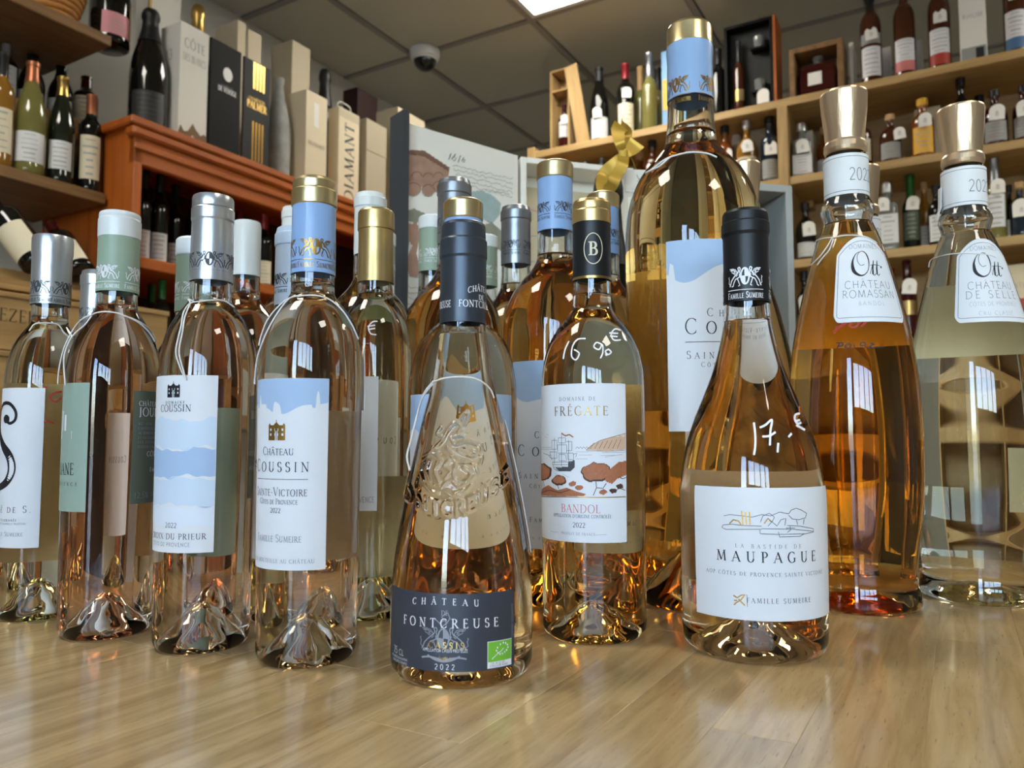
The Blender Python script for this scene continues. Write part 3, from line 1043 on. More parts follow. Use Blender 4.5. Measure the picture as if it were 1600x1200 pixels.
for a in (ul0 + .05, uv(on_L(262, 500, dcr))[0]):
    lbox('leg', a - .05, a, dcr, dcr + .05, 0, z_deep - .03, 'wood_brown', B)
lbox('step', ul0, ul1, DW + .135, DW + .34, zs_low, zs_step, 'wood_brown', B)
lbox('back_panel', ul0, ul1, DW + .345, DW + .36, .0, zs_up + .5, 'wall_plaster', B)
lbox('side_panel', ul0 - .03, ul0, DW, DW + .36, .0, zs_up + .5, 'wood_brown', B)

# ------------------------------------------------------------------ orange dresser
uo0, uo1 = u_or, uv(on_L(700, 400, DO))[0]
OD = .42
zo_top = on_L(222, 186, DO).z
zo_fas = on_L(213, 253, DO).z               # underside of the fascia
zo_sh = on_L(215, 396, DO).z
O = thing('orange_dresser', 'orange stained open wooden dresser full of dark wine bottles', 'dresser', un(uo0, DO, 0), pi / 2 - YAW)
W = uo1 - uo0
def obox(nm, a, b, d0, d1, z0, z1, mat, bev=.002, par=None):
    return box(nm, a, b, d0, d1, z0, z1, mat, par or O, bev)
obox('top_board', -.02, W, -.012, OD, zo_top - .022, zo_top, 'wood_orange', .004)
obox('cornice', -.012, W, -.008, .03, zo_top - .048, zo_top - .022, 'wood_orange', .006)
obox('fascia', 0, W, .004, .026, zo_fas, zo_top - .048, 'wood_orange')
obox('moulding', -.004, W, -.004, .004, zo_top - .082, zo_top - .066, 'wood_orange', .003)
obox('side_panel', 0, .024, .004, OD, 0, zo_top - .022, 'wood_orange_v')
obox('side_panel', W - .024, W, .004, OD, 0, zo_top - .022, 'wood_orange_v')
obox('shelf_board', .024, W - .024, .02, OD - .012, zo_sh - .03, zo_sh, 'wood_orange')
zo_sh2 = zo_sh - (zo_fas - zo_sh) - .06
obox('shelf_board', .024, W - .024, .02, OD - .012, zo_sh2 - .03, zo_sh2, 'wood_orange')
obox('shelf_board', .024, W - .024, .02, OD - .012, .10, .13, 'wood_orange')
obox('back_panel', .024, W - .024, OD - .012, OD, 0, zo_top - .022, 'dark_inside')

# ------------------------------------------------------------------ right: pine shelves along the back
DB = 2.85
BD = .30
nb_l = uv(on_B(824, 235, DB))[1]
nb_m = uv(on_B(1222, 160, DB))[1]
nb_r = uv(on_B(1950, 20, DB))[1]
zb = [on_B(1600, 74, DB).z, on_B(1600, 216, DB).z, on_B(1600, 366, DB).z]
zb.append(2 * zb[2] - zb[1]); zb.append(2 * zb[3] - zb[2]); zb.append(2 * zb[4] - zb[3])
S = thing('pine_shelving', 'tall light pine shelving full of spirit bottles at the back', 'shelf', un(DB, 0, 0), pi / 2 - YAW)
for i, z in enumerate(zb):
    if z < .06: continue
    box('shelf_board', 0, BD, nb_r, nb_l, z - .03, z, 'wood_pine', S, .002)
for k, nn in enumerate((nb_l - .02, nb_m, nb_r + .02)):
    box('upright', -.006, BD, nn - .018, nn + .018, 0, zb[0] - .03 if k else zb[0] + .02, 'wood_pine_v', S, .002)
box('back_panel', BD, BD + .012, nb_r, nb_l, 0, zb[0] - .03, 'wood_ply', S)
for nn in (nb_m - .05, nb_r + .5):
    for z in zb[1:4]:
        v, f = merge([box_vf(.23, BD, nn - .012, nn + .012, z - .055, z - .03)])
        mobj('cleat', v, f, 'wood_pine', S)

# ------------------------------------------------------------------ bottles on the counter
def at_r(b, x, y, r):
    """pixel on the near side of a cylinder of radius r round the bottle axis"""
    d = ray(x, y)
    a = d.x ** 2 + d.y ** 2
    bb = -2 * (d.x * b.X + d.y * b.Y)
    c = b.X ** 2 + b.Y ** 2 - r * r
    disc = max(0, bb * bb - 4 * a * c)
    t = (-bb - math.sqrt(disc)) / (2 * a)
    p = EYE + d * t
    q = Vector((p.x - b.X, p.y - b.Y, 0))
    return math.atan2(q.dot(b.right), q.dot(b.toeye)), p.z - CT

def label(b, thl, thr, yt, yb, xv, mat='paper_white', name='label', **kw):
    zt, zb_ = b.at(xv, yt)[1], b.at(xv, yb)[1]
    o = b.patch(name, mat, thl, thr, zb_, zt, **kw)
    return o, (thl + thr) / 2, zb_, zt

def cap_print(b, cap, r, thetas, ytop, ybot, xv, ink, text='Famille Sumeire', scale=1.0, ybase=None, ylow=None):
    """griffin emblem, rule and family name printed on a capsule"""
    z1, z0 = at_r(b, xv, ytop, r)[1], at_r(b, xv, ybot, r)[1]
    h = z1 - z0
    for th in thetas:
        g = griffins()
        w = h * .92 * scale
        parts = [shift2d(g, 0, 0, w, h)]
        if text:
            parts.append(ribbon(densify([(-w * 1.1, -h * .16), (w * 1.1, -h * .16)], w * .2), h * .035))
            v, f, tw = text2d(text, h * .30, 'serif', 1.35, .1, width=w * 2.2)
            parts.append(([(p[0] - tw / 2, p[1] - h * .58) for p in v], f))
        b.decal('emblem', merge2(parts), ink, th, z0, cap, off=.00012, r=r)

def neck_string(b, y, hw, xs=None, sag=0):
    pass

# ---- 1 the bottle with the big S
b = Bottle('wine_bottle', 'rosé bottle with white label bearing a large black S, leftmost on the counter', 58, yb=970,
           prof=[(400, 29), (490, 29.5), (505, 30), (516, 37), (530, 48), (550, 58), (580, 65), (620, 67), (940, 68)])
b.glass(b.z(385), b.z(497), 'wine_straw')
b.cap([(372, 32.5), (376, 33.5), (398, 33.5), (403, 32.5), (478, 32.5)], 'cap_silver')
rc = b.m(440, 32.6)[0]
cap = b.root.children[-1]
cap_print(b, cap, rc, [at_r(b, 103, 450, rc)[0], at_r(b, 58, 450, rc)[0]], 439, 460, 90, 'ink_grey')
thr = b.at(67, 700)[0]
L, tc, zb_, zt = label(b, thr - rad(104), thr, 606, 856, 50)
R = b.r(.1)
def S_letter(h):
    c = [(.34, .80), (.42, .74), (.50, .78), (.50, .88), (.40, .97), (.24, .95), (.14, .82), (.16, .66), (.30, .50), (.44, .36), (.48, .20), (.40, .06), (.22, 0), (.08, .06), (.04, .16), (.10, .24), (.16, .18)]
    c = [(p.x, p.y) for p in smooth_path([(a, q, 0) for a, q in c], 6)]
    n = len(c)
    w = [.035 + .075 * math.exp(-((i / n - .58) / .20) ** 2) for i in range(n)]
    P = [ribbon(c, w), fill_poly(arc(.36, .79, .06, .05, 0, 360, 14), 8), fill_poly(arc(.14, .20, .05, .045, 0, 360, 14), 8)]
    return shift2d(merge2(P), -.27 * h, 0, h, h)
z1 = b.at(40, 626)[1]; z0 = b.at(30, 763)[1]
b.decal('lettering', S_letter(z1 - z0), 'ink_black', b.at(10, 700)[0] - rad(14), z0, L)
ths = b.at(46, 805)[0]
zt_ = b.at(30, 801)[1]
b.text('rosé de S.', tc + rad(2), zt_, .0052, 'ink_grey', L, half=ths - tc, bold=.9)
b.text('MÉDITERRANÉE', tc, b.at(20, 815)[1], .0018, 'ink_grey', L, half=(ths - tc) * .55, bold=1.2)
b.text('INDICATION GÉOGRAPHIQUE PROTÉGÉE', tc, b.at(20, 820)[1], .0014, 'ink_pale', L, half=(ths - tc) * .9, bold=1.2)
b.text('Famille Sumeire', tc, b.at(20, 838)[1], .0034, 'ink_pale', L, half=(ths - tc) * .8)
b.patch('back_label', 'paper_back', rad(150), rad(225), b.z(880), b.z(600), nz=6)
b.string([(52, 508), (60, 505), (80, 505), (92, 508), (100, 520), (110, 528)])
b.string([(46, 517), (52, 508)])
b.scrawl([[(97, 612), (86, 614), (78, 621), (86, 628), (96, 622)], [(68, 606), (74, 605)], [(66, 661), (74, 658), (84, 662)]], 3.0, 'ink_red', name='price_mark')

# ---- 2 sage capsule
b = Bottle('wine_bottle', 'rosé bottle with sage green capsule and sage green labels turned aside', 164, yb=1000,
           prof=[(400, 32), (460, 32), (483, 33), (492, 39), (510, 51), (535, 64), (560, 72), (590, 76), (640, 77), (800, 76.5), (985, 75)])
b.glass(b.z(350), b.z(480), 'wine_pink')
ct = b.cap([(336, 32.5), (340, 33.6), (344, 33), (347, 34.5), (370, 34.5), (374, 34.2)], 'cap_white', name='capsule_top')
cap = b.cap([(372, 33.4), (400, 33.4), (459, 34.8)], 'cap_sage', close_top=False)
rc = b.m(430, 34.4)[0]
cap_print(b, cap, rc, [at_r(b, 163, 425, rc)[0], at_r(b, 213, 425, rc)[0] + .1, at_r(b, 163, 425, rc)[0] - 1.35], 413, 436, 180, 'ink_white', scale=1.0)
thr = b.at(137, 700)[0]
L, tc, zb_, zt = label(b, thr - rad(100), thr, 598, 800, 120, 'paper_sage')
zq = b.at(120, 742)[1]
b.text('JOULIANE', tc, zq, .0082, 'ink_black', L, half=b.at(116, 735)[0] - tc)
b.text('PROVENCE', tc + rad(12), b.at(110, 759)[1], .0024, 'ink_black', L, half=(b.at(116, 735)[0] - tc) * .8, bold=1.1)
zt1 = b.at(110, 686)[1]; zt2 = b.at(110, 673)[1]; zt3 = b.at(110, 648)[1]
th2 = b.at(113, 680)[0]
v1 = rects2d([(-.016, 0, 0, zt2 - zt1), (-.010, zt2 - zt1, -.007, zt3 - zt1), (-.0145, zt2 - zt1, -.0125, zt3 - zt1 + .003)])
b.decal('castle_print', v1, 'ink_white', th2, zt1, L)
thl = b.at(206, 700)[0]
L, tc, zb_, zt = label(b, thl, thl + rad(88), 611, 786, 225, 'paper_sage_dark', name='back_label')
def ltext(b, L, txt, thl, x, y, cap, ink, style='serif', bold=1.0, w=None):
    z = b.at(x, y)[1]
    R = b.r(z)
    v, f, tw = text2d(txt, cap, style, bold, .09, width=w)
    b.decal('lettering', (v, f), ink, thl, z, L)
t5 = thl + rad(7)
ltext(b, L, 'CHÂTEAU', t5, 220, 634, .0034, 'ink_white', bold=1.2)
ltext(b, L, 'JOULIANE', t5, 220, 650, .0062, 'ink_white', bold=1.1)
for i, s_ in enumerate(('NU  GITE  A  LA', 'CANTON DE TRETS', 'AU NORD DU MONT', 'ET LA CHAINE DE', 'LES VIGNES DU', 'COTEAU CALCAIRE')):
    ltext(b, L, s_, t5, 220, 664 + i * 7.2, .0018, 'ink_pale', bold=1.3, w=.022)
ltext(b, L, 'CÔTES DE PROVENCE', t5 + rad(14), 225, 713, .0036, 'ink_white', bold=1.1)
ltext(b, L, 'Famille Sumeire', t5 + rad(20), 228, 737, .0030, 'ink_white', bold=1.1)
ltext(b, L, '12,5% VOL', t5 - rad(2), 220, 778, .0042, 'ink_pale', 'sans', 1.1)
b.string([(143, 493), (150, 489), (165, 487), (182, 489), (196, 494), (212, 500), (226, 508), (238, 520), (246, 534)])
b.string([(196, 494), (215, 503), (232, 518), (242, 534)])
b.string([(143, 492), (128, 499), (114, 512), (104, 528), (97, 548), (92, 575), (90, 600)], off=.004, n=6)
b.string([(143, 494), (132, 508), (118, 520), (108, 534), (100, 560), (102, 602)], off=.0045, n=6)

# ---- 3 silver capsule, white and pale blue label
b = Bottle('wine_bottle', 'rosé bottle with silver capsule and pale blue cloud label on white', 314, yb=1022,
           prof=[(400, 33), (443, 33), (470, 33.6), (480, 40), (500, 55), (525, 68), (560, 76), (600, 78.5), (700, 78.5), (1000, 76.5)])
b.glass(b.z(325), b.z(476), 'wine_pale')
cap = b.cap([(310, 32), (314, 33.2), (326, 33.2), (328, 32.6), (330, 34.2), (346, 34.2), (349, 33), (380, 33.6), (442, 34.8)], 'cap_silver')
rc = b.m(405, 34.2)[0]
th0 = at_r(b, 327, 405, rc)[0]
cap_print(b, cap, rc, [th0, th0 + 1.45, th0 - 1.45], 392, 417, 330, 'ink_grey')
thr = b.at(338, 700)[0]
L, tc, zb_, zt = label(b, thr - rad(112), thr, 586, 864, 300)
tc = b.at(266, 620)[0] + rad(6)
R = b.r(.1)
zw = b.at(300, 650)[1]
def cloud(zbase, amp, ph, flip=1):
    return lambda a: zbase + amp * (.6 * sin(a * 5.1 + ph) + .4 * sin(a * 11.3 + ph * 2.1) + .22 * sin(a * 23 + ph))
prints = [('print_sky_pale', 655, 700, .0022, .3), ('print_sky', 702, 745, .0020, 2.0), ('print_sky_pale', 748, 790, .0018, 4.0), ('print_cloud', 792, 822, .0010, 1.0)]
for i, (mt, ya, yb2, am, ph) in enumerate(prints):
    b.patch('cloud_print', mt, thr - rad(111), thr - rad(.6), cloud(b.at(300, yb2)[1], am, ph + 1), cloud(b.at(300, ya)[1], am, ph), off=.00036, t=.00006, parent=L, nth=60, nz=4)
hs = b.at(300, 597)[1] - b.at(300, 622)[1]
b.decal('chateau_print', shift2d(chateau_icon(), 0, 0, hs * .95, hs), 'ink_black', tc - rad(1), b.at(270, 621)[1], L)
b.text('DOMAINE', tc + rad(1), b.at(270, 631)[1], .0018, 'ink_black', L, half=rad(13), bold=1.4)
b.text('COUSSIN', tc, b.at(275, 643)[1], .0046, 'ink_black', L, half=b.at(299, 640)[0] - tc)
b.text('2022', tc + rad(0), b.at(258, 824)[1], .0032, 'ink_black', L, 'sans', 1.25, space=.16)
b.text('LA CROIX DU PRIEUR', tc - rad(6), b.at(290, 843)[1], .0038, 'ink_grey', L, half=b.at(322, 838)[0] - tc + rad(6))
b.text('CÔTES DE PROVENCE', tc - rad(6), b.at(280, 854)[1], .0024, 'ink_grey', L, 'sans', 1.0, half=b.at(297, 850)[0] - tc + rad(6))
b.string([(366, 480), (350, 470), (330, 469), (312, 471), (297, 474), (287, 488), (283, 510), (278, 530), (275, 552), (282, 575), (288, 588)])
b.string([(302, 470), (294, 468), (297, 474), (289, 495), (285, 520), (280, 550), (287, 580), (291, 594)], off=.0015)

# ---- 4 sky-blue capsule with gold top
b = Bottle('wine_bottle', 'rosé bottle with sky blue gold topped capsule and blue and white label', 478, yb=1045,
           prof=[(400, 34), (430, 34), (462, 34.8), (472, 43), (490, 59), (515, 72), (545, 79), (590, 81), (700, 80.5), (1020, 79)])
b.glass(b.z(300), b.z(446), 'wine_pale')
b.cap([(284, 33), (288, 34.5), (298, 34.5), (300, 34), (302, 36), (324, 36.2), (326, 34)], 'cap_gold', name='capsule_top')
cap = b.cap([(322, 34.4), (360, 34.6), (431, 35.4)], 'cap_blue', close_top=False)
rc = b.m(390, 35.2)[0]
th0 = at_r(b, 494, 385, rc)[0]
cap_print(b, cap, rc, [th0, th0 + 1.75, th0 - 1.75], 371, 400, 490, 'foil_gold_ink')
thr = b.at(512, 700)[0]
L, tc, zb_, zt = label(b, thr - rad(108), thr, 591, 891, 480)
def skyline(b, thr, zlo, k=1.0, ph=0.0):
    def f(a):
        q = (thr - a)
        z = zlo + k * (.0032 * sin(q * 4.2 + 1.2 + ph) - .0012 * sin(q * 9 + ph))
        for c_, wd, hg in ((.20, .035, .0085), (.98, .10, .0062), (1.5, .05, .006)):
            d_ = abs(q - c_)
            if d_ < wd: z += k * hg * (1 - (d_ / wd) ** 4)
            d2 = abs(q - c_ - wd * 1.9)
            if d2 < wd * .9: z -= k * .002
        return z
    return f
b.patch('sky_print', 'print_sky', thr - rad(108), thr - rad(.3), skyline(b, thr, b.at(480, 636)[1]), zt - .0001, off=.00036, t=.00006, parent=L, nth=110, nz=3)
hs = b.at(440, 657)[1] - b.at(440, 689)[1]
tc = b.at(430, 680)[0] + rad(2)
b.decal('chateau_print', shift2d(chateau_icon(), 0, 0, hs * 1.0, hs), 'foil_gold_ink', tc, b.at(430, 688)[1], L)
b.text('Château', tc, b.at(440, 711)[1], .0050, 'ink_black', L, half=b.at(459, 708)[0] - tc, bold=.9)
b.text('Coussin', tc, b.at(440, 737)[1], .0076, 'ink_black', L, half=b.at(483, 733)[0] - tc, bold=.8)
zr = b.at(440, 749)[1]
hl = (b.at(482, 749)[0] - tc) * R
b.decal('rule', ribbon(densify([(-hl, 0), (hl, 0)], .002), .00035), 'ink_grey', tc, zr, L)
b.text('Sainte-Victoire', tc, b.at(440, 775)[1], .0052, 'ink_grey', L, half=b.at(480, 771)[0] - tc, bold=.9)
b.text('Côtes de Provence', tc, b.at(440, 788)[1], .0034, 'ink_grey', L, half=b.at(465, 786)[0] - tc, bold=.9)
b.text('2022', tc, b.at(427, 801)[1], .0030, 'ink_grey', L)
b.text('Famille Sumeire', tc, b.at(440, 847)[1], .0046, 'ink_pale', L, half=b.at(471, 842)[0] - tc, bold=1.1)
b.text('MIS EN BOUTEILLE AU CHÂTEAU', tc - rad(2), b.at(440, 880)[1], .0024, 'ink_pale', L, half=b.at(494, 876)[0] - tc, bold=1.2)
b.string([(397, 540), (405, 525), (418, 500), (436, 478), (452, 466), (470, 462), (495, 462), (515, 468), (535, 485), (550, 508), (560, 530)])
b.string([(452, 466), (440, 480), (424, 505), (412, 530), (402, 560), (394, 590), (388, 600)], off=.0022)
b.patch('back_label', 'paper_back', rad(118), rad(196), b.z(880), b.z(640), nz=6)
b.patch('hang_tag', 'paper_white', rad(80), rad(112), lambda a: b.z(640), lambda a: b.z(540) - .012 * abs(a - rad(88)) / rad(20), off=.0015, t=.0005, nz=8)

# ---- 5 gold capsule
b = Bottle('wine_bottle', 'rosé bottle with plain gold capsule marked with a white euro sign', 580, yb=970,
           prof=[(400, 27), (445, 27.5), (465, 28), (475, 33), (490, 43), (515, 53), (550, 57.5), (600, 59), (955, 58)])
b.glass(b.z(345), b.z(462), 'wine_straw')
b.cap([(331, 26.5), (334, 28.4), (358, 29), (361, 28.8), (362, 27.4), (400, 27.6), (443, 28.4)], 'cap_gold_dark')
thr = b.at(590, 700)[0]
L, tc, zb_, zt = label(b, thr - rad(100), thr, 588, 798, 580)
b.text('PROVENCE', thr - rad(22), b.at(574, 785)[1], .0042, 'ink_grey', L, 'sans', .9, half=rad(18))
b.patch('back_label', 'paper_back', rad(110), rad(190), b.z(905), b.z(745), nz=5)
b.scrawl([[(590, 502), (582, 503), (576, 511), (579, 521), (588, 523)], [(574, 510), (586, 508)], [(575, 515), (586, 513)]], 2.0)

# ---- 6 the bell shaped bottle in front
FPROF = [(420, 33), (505, 34.5), (540, 39), (580, 45), (607, 50), (650, 61), (700, 73), (750, 84), (796, 93), (850, 102), (900, 108), (940, 110.5), (1040, 110.5)]
b = Bottle('wine_bottle', 'bell shaped embossed rosé bottle with slate capsule and dark label, nearest the camera', 721, yb=1077, prof=FPROF)
CREST = [[(672, 707), (690, 690), (700, 672), (712, 660), (722, 668), (716, 680), (704, 684)], [(700, 672), (694, 682), (684, 678), (690, 668)], [(722, 655), (730, 645), (726, 660), (716, 676), (724, 682)],
         [(704, 684), (712, 694), (726, 690), (740, 692), (748, 700), (742, 712), (728, 710), (716, 704)], [(660, 716), (672, 708), (684, 712), (690, 722), (682, 730)], [(664, 722), (658, 736), (662, 750)],
         [(672, 720), (668, 736), (672, 752)], [(684, 722), (680, 738), (686, 752)], [(690, 712), (702, 718), (694, 728), (704, 736), (696, 748)], [(706, 714), (716, 722), (730, 722), (742, 726), (746, 740)],
         [(712, 726), (708, 740), (716, 752), (730, 750), (734, 738), (724, 730)], [(690, 762), (704, 750), (718, 760), (732, 752), (740, 744)], [(680, 758), (694, 766), (708, 774), (724, 764)], [(738, 706), (752, 712), (750, 726)],
         [(664, 756), (672, 766), (684, 770)], [(654, 744), (650, 760), (656, 768)], [(736, 756), (728, 766), (712, 778)], [(700, 700), (706, 708)], [(676, 700), (684, 704)]]
def emboss_f(s, V):
    segs = []
    def addp(p):
        q = []
        for (x, y) in p:
            th, z = s.at(x, y)
            q.append((th * s.r(z), z))
        segs.extend(zip(q[:-1], q[1:]))
    for st in CREST:
        st = [(p.x, p.y) for p in smooth_path([(x, y, 0) for x, y in st], 4)]
        addp(st)
    txt, x = 'FONTCREUSE', 612.0
    for ch in txt:
        w, sts = GL[ch]
        sz = 22.0
        cx = x + w * sz / 2
        yb_ = 806 - 40 * ((cx - 700) / 78) ** 2
        sl = 40 * 2 * (cx - 700) / 78 ** 2
        for k, d in sts:
            if k in 'tno':
                addp([(x + px * sz, yb_ - py * sz - sl * (px - w / 2) * sz) for px, py in d])
        x += w * sz + 3.0
    A = np.array([a for a, _ in segs]); Bq = np.array([c for _, c in segs])
    tx, ty = np.array(s.toeye)[:2], np.array(s.right)[:2]
    r = np.hypot(V[:, 0], V[:, 1])
    th = np.arctan2(V[:, :2] @ ty, V[:, :2] @ tx)
    zmin, zmax = min(A[:, 1].min(), Bq[:, 1].min()) - .004, max(A[:, 1].max(), Bq[:, 1].max()) + .004
    sel = np.where((np.abs(th) < 1.5) & (V[:, 2] > zmin) & (V[:, 2] < zmax) & (r > .01))[0]
    Pq = np.stack([th[sel] * r[sel], V[sel, 2]], 1)
    best = np.full(len(sel), 1e9)
    dv = Bq - A
    L2 = (dv ** 2).sum(1) + 1e-12
    for i in range(len(A)):
        t = np.clip(((Pq - A[i]) @ dv[i]) / L2[i], 0, 1)
        d = ((Pq - A[i] - t[:, None] * dv[i]) ** 2).sum(1)
        best = np.minimum(best, d)
    disp = .0013 * np.exp(-best / (.0010 ** 2))
    k = 1 + disp / r[sel]
    V[sel, 0] *= k; V[sel, 1] *= k
    return [tuple(q) for q in V]
b.glass(b.z(362), b.z(523), 'wine_peach', punt=.022, emboss=emboss_f, heel=.011)
cap = b.cap([(352, 33), (356, 34.5), (372, 35), (376, 35), (379, 37), (404, 37.4), (408, 36), (440, 36), (500, 36.8), (507, 36.6)], 'cap_slate')
rc = b.m(460, 36.6)[0]
th0 = at_r(b, 752, 470, rc)[0]
b.text('CHÂTEAU', th0, at_r(b, 735, 458, rc)[1], .0036, 'ink_white', cap, 'bold', .8, half=rad(38), off=.0001, r=rc, arch=.002)
b.text('DE', th0, at_r(b, 748, 468, rc)[1], .0030, 'ink_white', cap, 'bold', .8, off=.0001, r=rc)
b.text('FONTCREUSE', th0, at_r(b, 735, 479, rc)[1], .0042, 'ink_white', cap, 'bold', .8, half=rad(60), off=.0001, r=rc)
b.text('CASSIS FONTCREUSE', th0 - rad(150), at_r(b, 735, 479, rc)[1], .0042, 'ink_white', cap, 'bold', .8, half=rad(70), off=.0001, r=rc)
thr = b.at(803, 980)[0]
zt, zb_ = b.at(720, 928)[1], b.at(720, 1050)[1]
thl = thr - rad(118)
L = b.patch('label', 'paper_navy', thl, thr, zb_, zt)
tc = b.at(695, 980)[0]
R = b.r(zt)
b.text('CHÂTEAU', tc - rad(1), b.at(695, 948)[1], .0035, 'ink_white', L, 'bold', .8, half=b.at(748, 945)[0] - tc + rad(1), arch=.0012)
b.text('DE', tc, b.at(690, 961)[1], .0026, 'ink_pale', L, 'bold', .8)
b.text('FONTCREUSE', tc + rad(2), b.at(700, 982)[1], .0050, 'ink_white', L, 'bold', .75, half=b.at(778, 978)[0] - tc - rad(2), arch=.0004)
b.text('CASSIS', tc + rad(1), b.at(695, 1013)[1], .0034, 'foil_gold', L, 'bold', 1.0, half=b.at(723, 1010)[0] - tc)
b.text('APPELLATION CASSIS PROTÉGÉE', tc, b.at(695, 1019)[1], .0017, 'ink_white', L, 'sans', 1.7, half=b.at(731, 1015)[0] - tc)
b.text('CUVÉE F', tc, b.at(690, 1031)[1], .0014, 'foil_gold', L, 'sans', 1.8)
b.text('2022', tc, b.at(690, 1046)[1], .0030, 'ink_white', L, 'sans', 1.5, half=rad(7.5))
zc = b.at(690, 1036)[1]; hc = b.at(690, 948)[1] - zc
cr_ = [shift2d(griffins(.03), 0, hc * .22, hc * .44, hc * .42)]
cr_.append(ribbon([(-hc * .05, hc * .62), (hc * .06, hc * .72), (-hc * .03, hc * .82), (hc * .08, hc * .90), (hc * .12, hc * .80), (hc * .04, hc * .68)], hc * .02))
cr_.append(ribbon([(-hc * .18, hc * .80), (-hc * .06, hc * .70), (hc * .02, hc * .78)], hc * .02))
cr_.append(ribbon([(x_ * hc, (-.02 + .06 * abs(sin(x_ * 6))) * hc + hc * .06) for x_ in np.linspace(-.42, .42, 30)], hc * .03))
cr_.append(ribbon([(x_ * hc, (.03 - .10 * (1 - (x_ / .3) ** 2)) * hc + hc * .10) for x_ in np.linspace(-.3, .3, 16)], hc * .03))
b.decal('crest_print', merge2(cr_), 'ink_pale', tc - rad(1), zc, L, off=.00042)
thg = b.at(781, 1025)[0]
zg0, zg1 = b.at(780, 1032)[1], b.at(780, 1001)[1]
gw = b.r(zt) * (b.at(800, 1015)[0] - b.at(763, 1015)[0])
zg00 = b.at(780, 1041)[1]
b.decal('logo_ground', rects2d([(-gw / 2 + gw * i / 6, zg00 - zg0 - .0003, -gw / 2 + gw * (i + 1) / 6, zg1 - zg0 + .0003) for i in range(6)]), 'ink_white', thg, zg0, L, off=.00045)
b.decal('organic_logo', rects2d([(-gw / 2 * .96 + gw * .96 * i / 6, 0, -gw / 2 * .96 + gw * .96 * (i + 1) / 6, zg1 - zg0) for i in range(6)]), 'ink_green', thg, zg0, L, off=.00056)
gh = zg1 - zg0
st = []
for (x_, y_) in ((.0, .82), (.12, .88), (.22, .84), (.30, .74), (.32, .60), (.26, .48), (.18, .40), (.08, .34), (-.02, .34), (-.1, .42), (-.16, .54), (-.12, .68)):
    st.append(fill_poly([(gw * x_ + gw * .035 * cos(a), gh * y_ + gh * .05 * sin(a)) for a in np.linspace(0, 2 * pi, 6)[:-1]], 3))
st.append(ribbon([(-gw * .34, gh * .14), (-gw * .15, gh * .34), (gw * .02, gh * .48), (gw * .14, gh * .62)], gw * .025))
b.decal('leaf_stars', merge2(st), 'ink_white', thg, zg0, L, off=.00066)
b.text('FR-BIO-01', thg - rad(2), b.at(780, 1036)[1], .0011, 'ink_grey', L, 'sans', 1.4, half=rad(6), off=.0006)
b.text('AGRICULTURE FRANCE', thg - rad(1), b.at(780, 1040)[1], .0011, 'ink_grey', L, 'sans', 1.4, half=rad(8), off=.0006)
# side notes
tl = thl + rad(10)
def vtext(b, L, txt, th, z, cap, ink, wdt):
    v, f, tw = text2d(txt, cap, 'sans', 1.3, .08, width=wdt)
    b.decal('lettering', ([(-p[1], p[0]) for p in v], f), ink, th, z, L)
vtext(b, L, 'CONTIENT DES SULFITES', thr - rad(1.5), b.at(795, 996)[1], .0014, 'ink_pale', b.at(795, 944)[1] - b.at(795, 996)[1])
ltext(b, L, '75 cl', tl, 630, 1024, .0040, 'ink_white', 'sans', 1.0)
ltext(b, L, 'MIS EN BOUTEILLE AU CHATEAU', tl - rad(4), 630, 1031, .0012, 'ink_white', 'sans', 1.6, w=.018)
ltext(b, L, '13260 CASSIS FRANCE', tl - rad(2), 630, 1037, .0012, 'ink_white', 'sans', 1.6, w=.016)
b.string([(676, 598), (690, 592), (712, 589), (735, 590), (752, 596), (766, 608), (772, 622)])
b.string([(678, 595), (664, 612), (652, 636), (644, 662), (640, 690), (636, 712), (640, 735)], off=.004)
b.string([(676, 600), (660, 622), (648, 650), (642, 668), (636, 690), (634, 714), (641, 734)], off=.0042)
tagp = [b.pt(rad(84), b.z(y_), .0012) for y_ in (650, 800)]
b.patch('hang_tag', 'paper_white', rad(82), rad(112), lambda a: b.z(862) , lambda a: b.z(655) - .01 * abs(a - rad(97)) / rad(15), off=.0015, t=.0005, nz=10)

# ---- 7 the frigate label
b = Bottle('wine_bottle', 'rosé bottle with black and gold capsule, sailing ship label and handwritten 16,90 €', 929, yb=1008,
           prof=[(400, 28.5), (437, 29), (480, 31), (492, 37), (508, 50), (530, 64), (560, 75), (590, 79.5), (640, 80.5), (990, 81)])
b.glass(b.z(330), b.z(462), 'wine_amber', punt=.026)
b.cap([(317, 28), (321, 29.6), (330, 30), (332, 29.6), (334, 30.6), (352, 30.4)], 'cap_gold_dark', name='capsule_top')
cap = b.cap([(350, 29.6), (380, 29.6), (437, 30.2)], 'cap_black', close_top=False)
rc = b.m(390, 30.1)[0]
th0 = at_r(b, 927, 386, rc)[0]
ze0, ze1 = at_r(b, 927, 412, rc)[1], at_r(b, 927, 364, rc)[1]
he = ze1 - ze0
v, f, tw = text2d('B', he * .42, 'bold', .9)
b.decal('emblem', merge2([ribbon(arc(0, he * .5, he * .30, he * .5, 0, 360, 36), he * .03), ([(p[0] - tw / 2, p[1] + he * .29) for p in v], f)]), 'paper_cream', th0, ze0, cap, off=.0002, r=rc)
zr0, zr1 = at_r(b, 927, 434, rc)[1], at_r(b, 927, 430, rc)[1]
b.patch('gold_band', 'foil_gold', -pi, pi, zr0, zr1, off=.0001, t=.0001, parent=cap, r=rc + .0002, nz=1)
thr, thl = b.at(978, 720)[0], rad(-82)
L, tc, zb_, zt = label(b, thl, thr, 599, 848, 915)
tc = b.at(905, 640)[0]
R = b.r(.1)
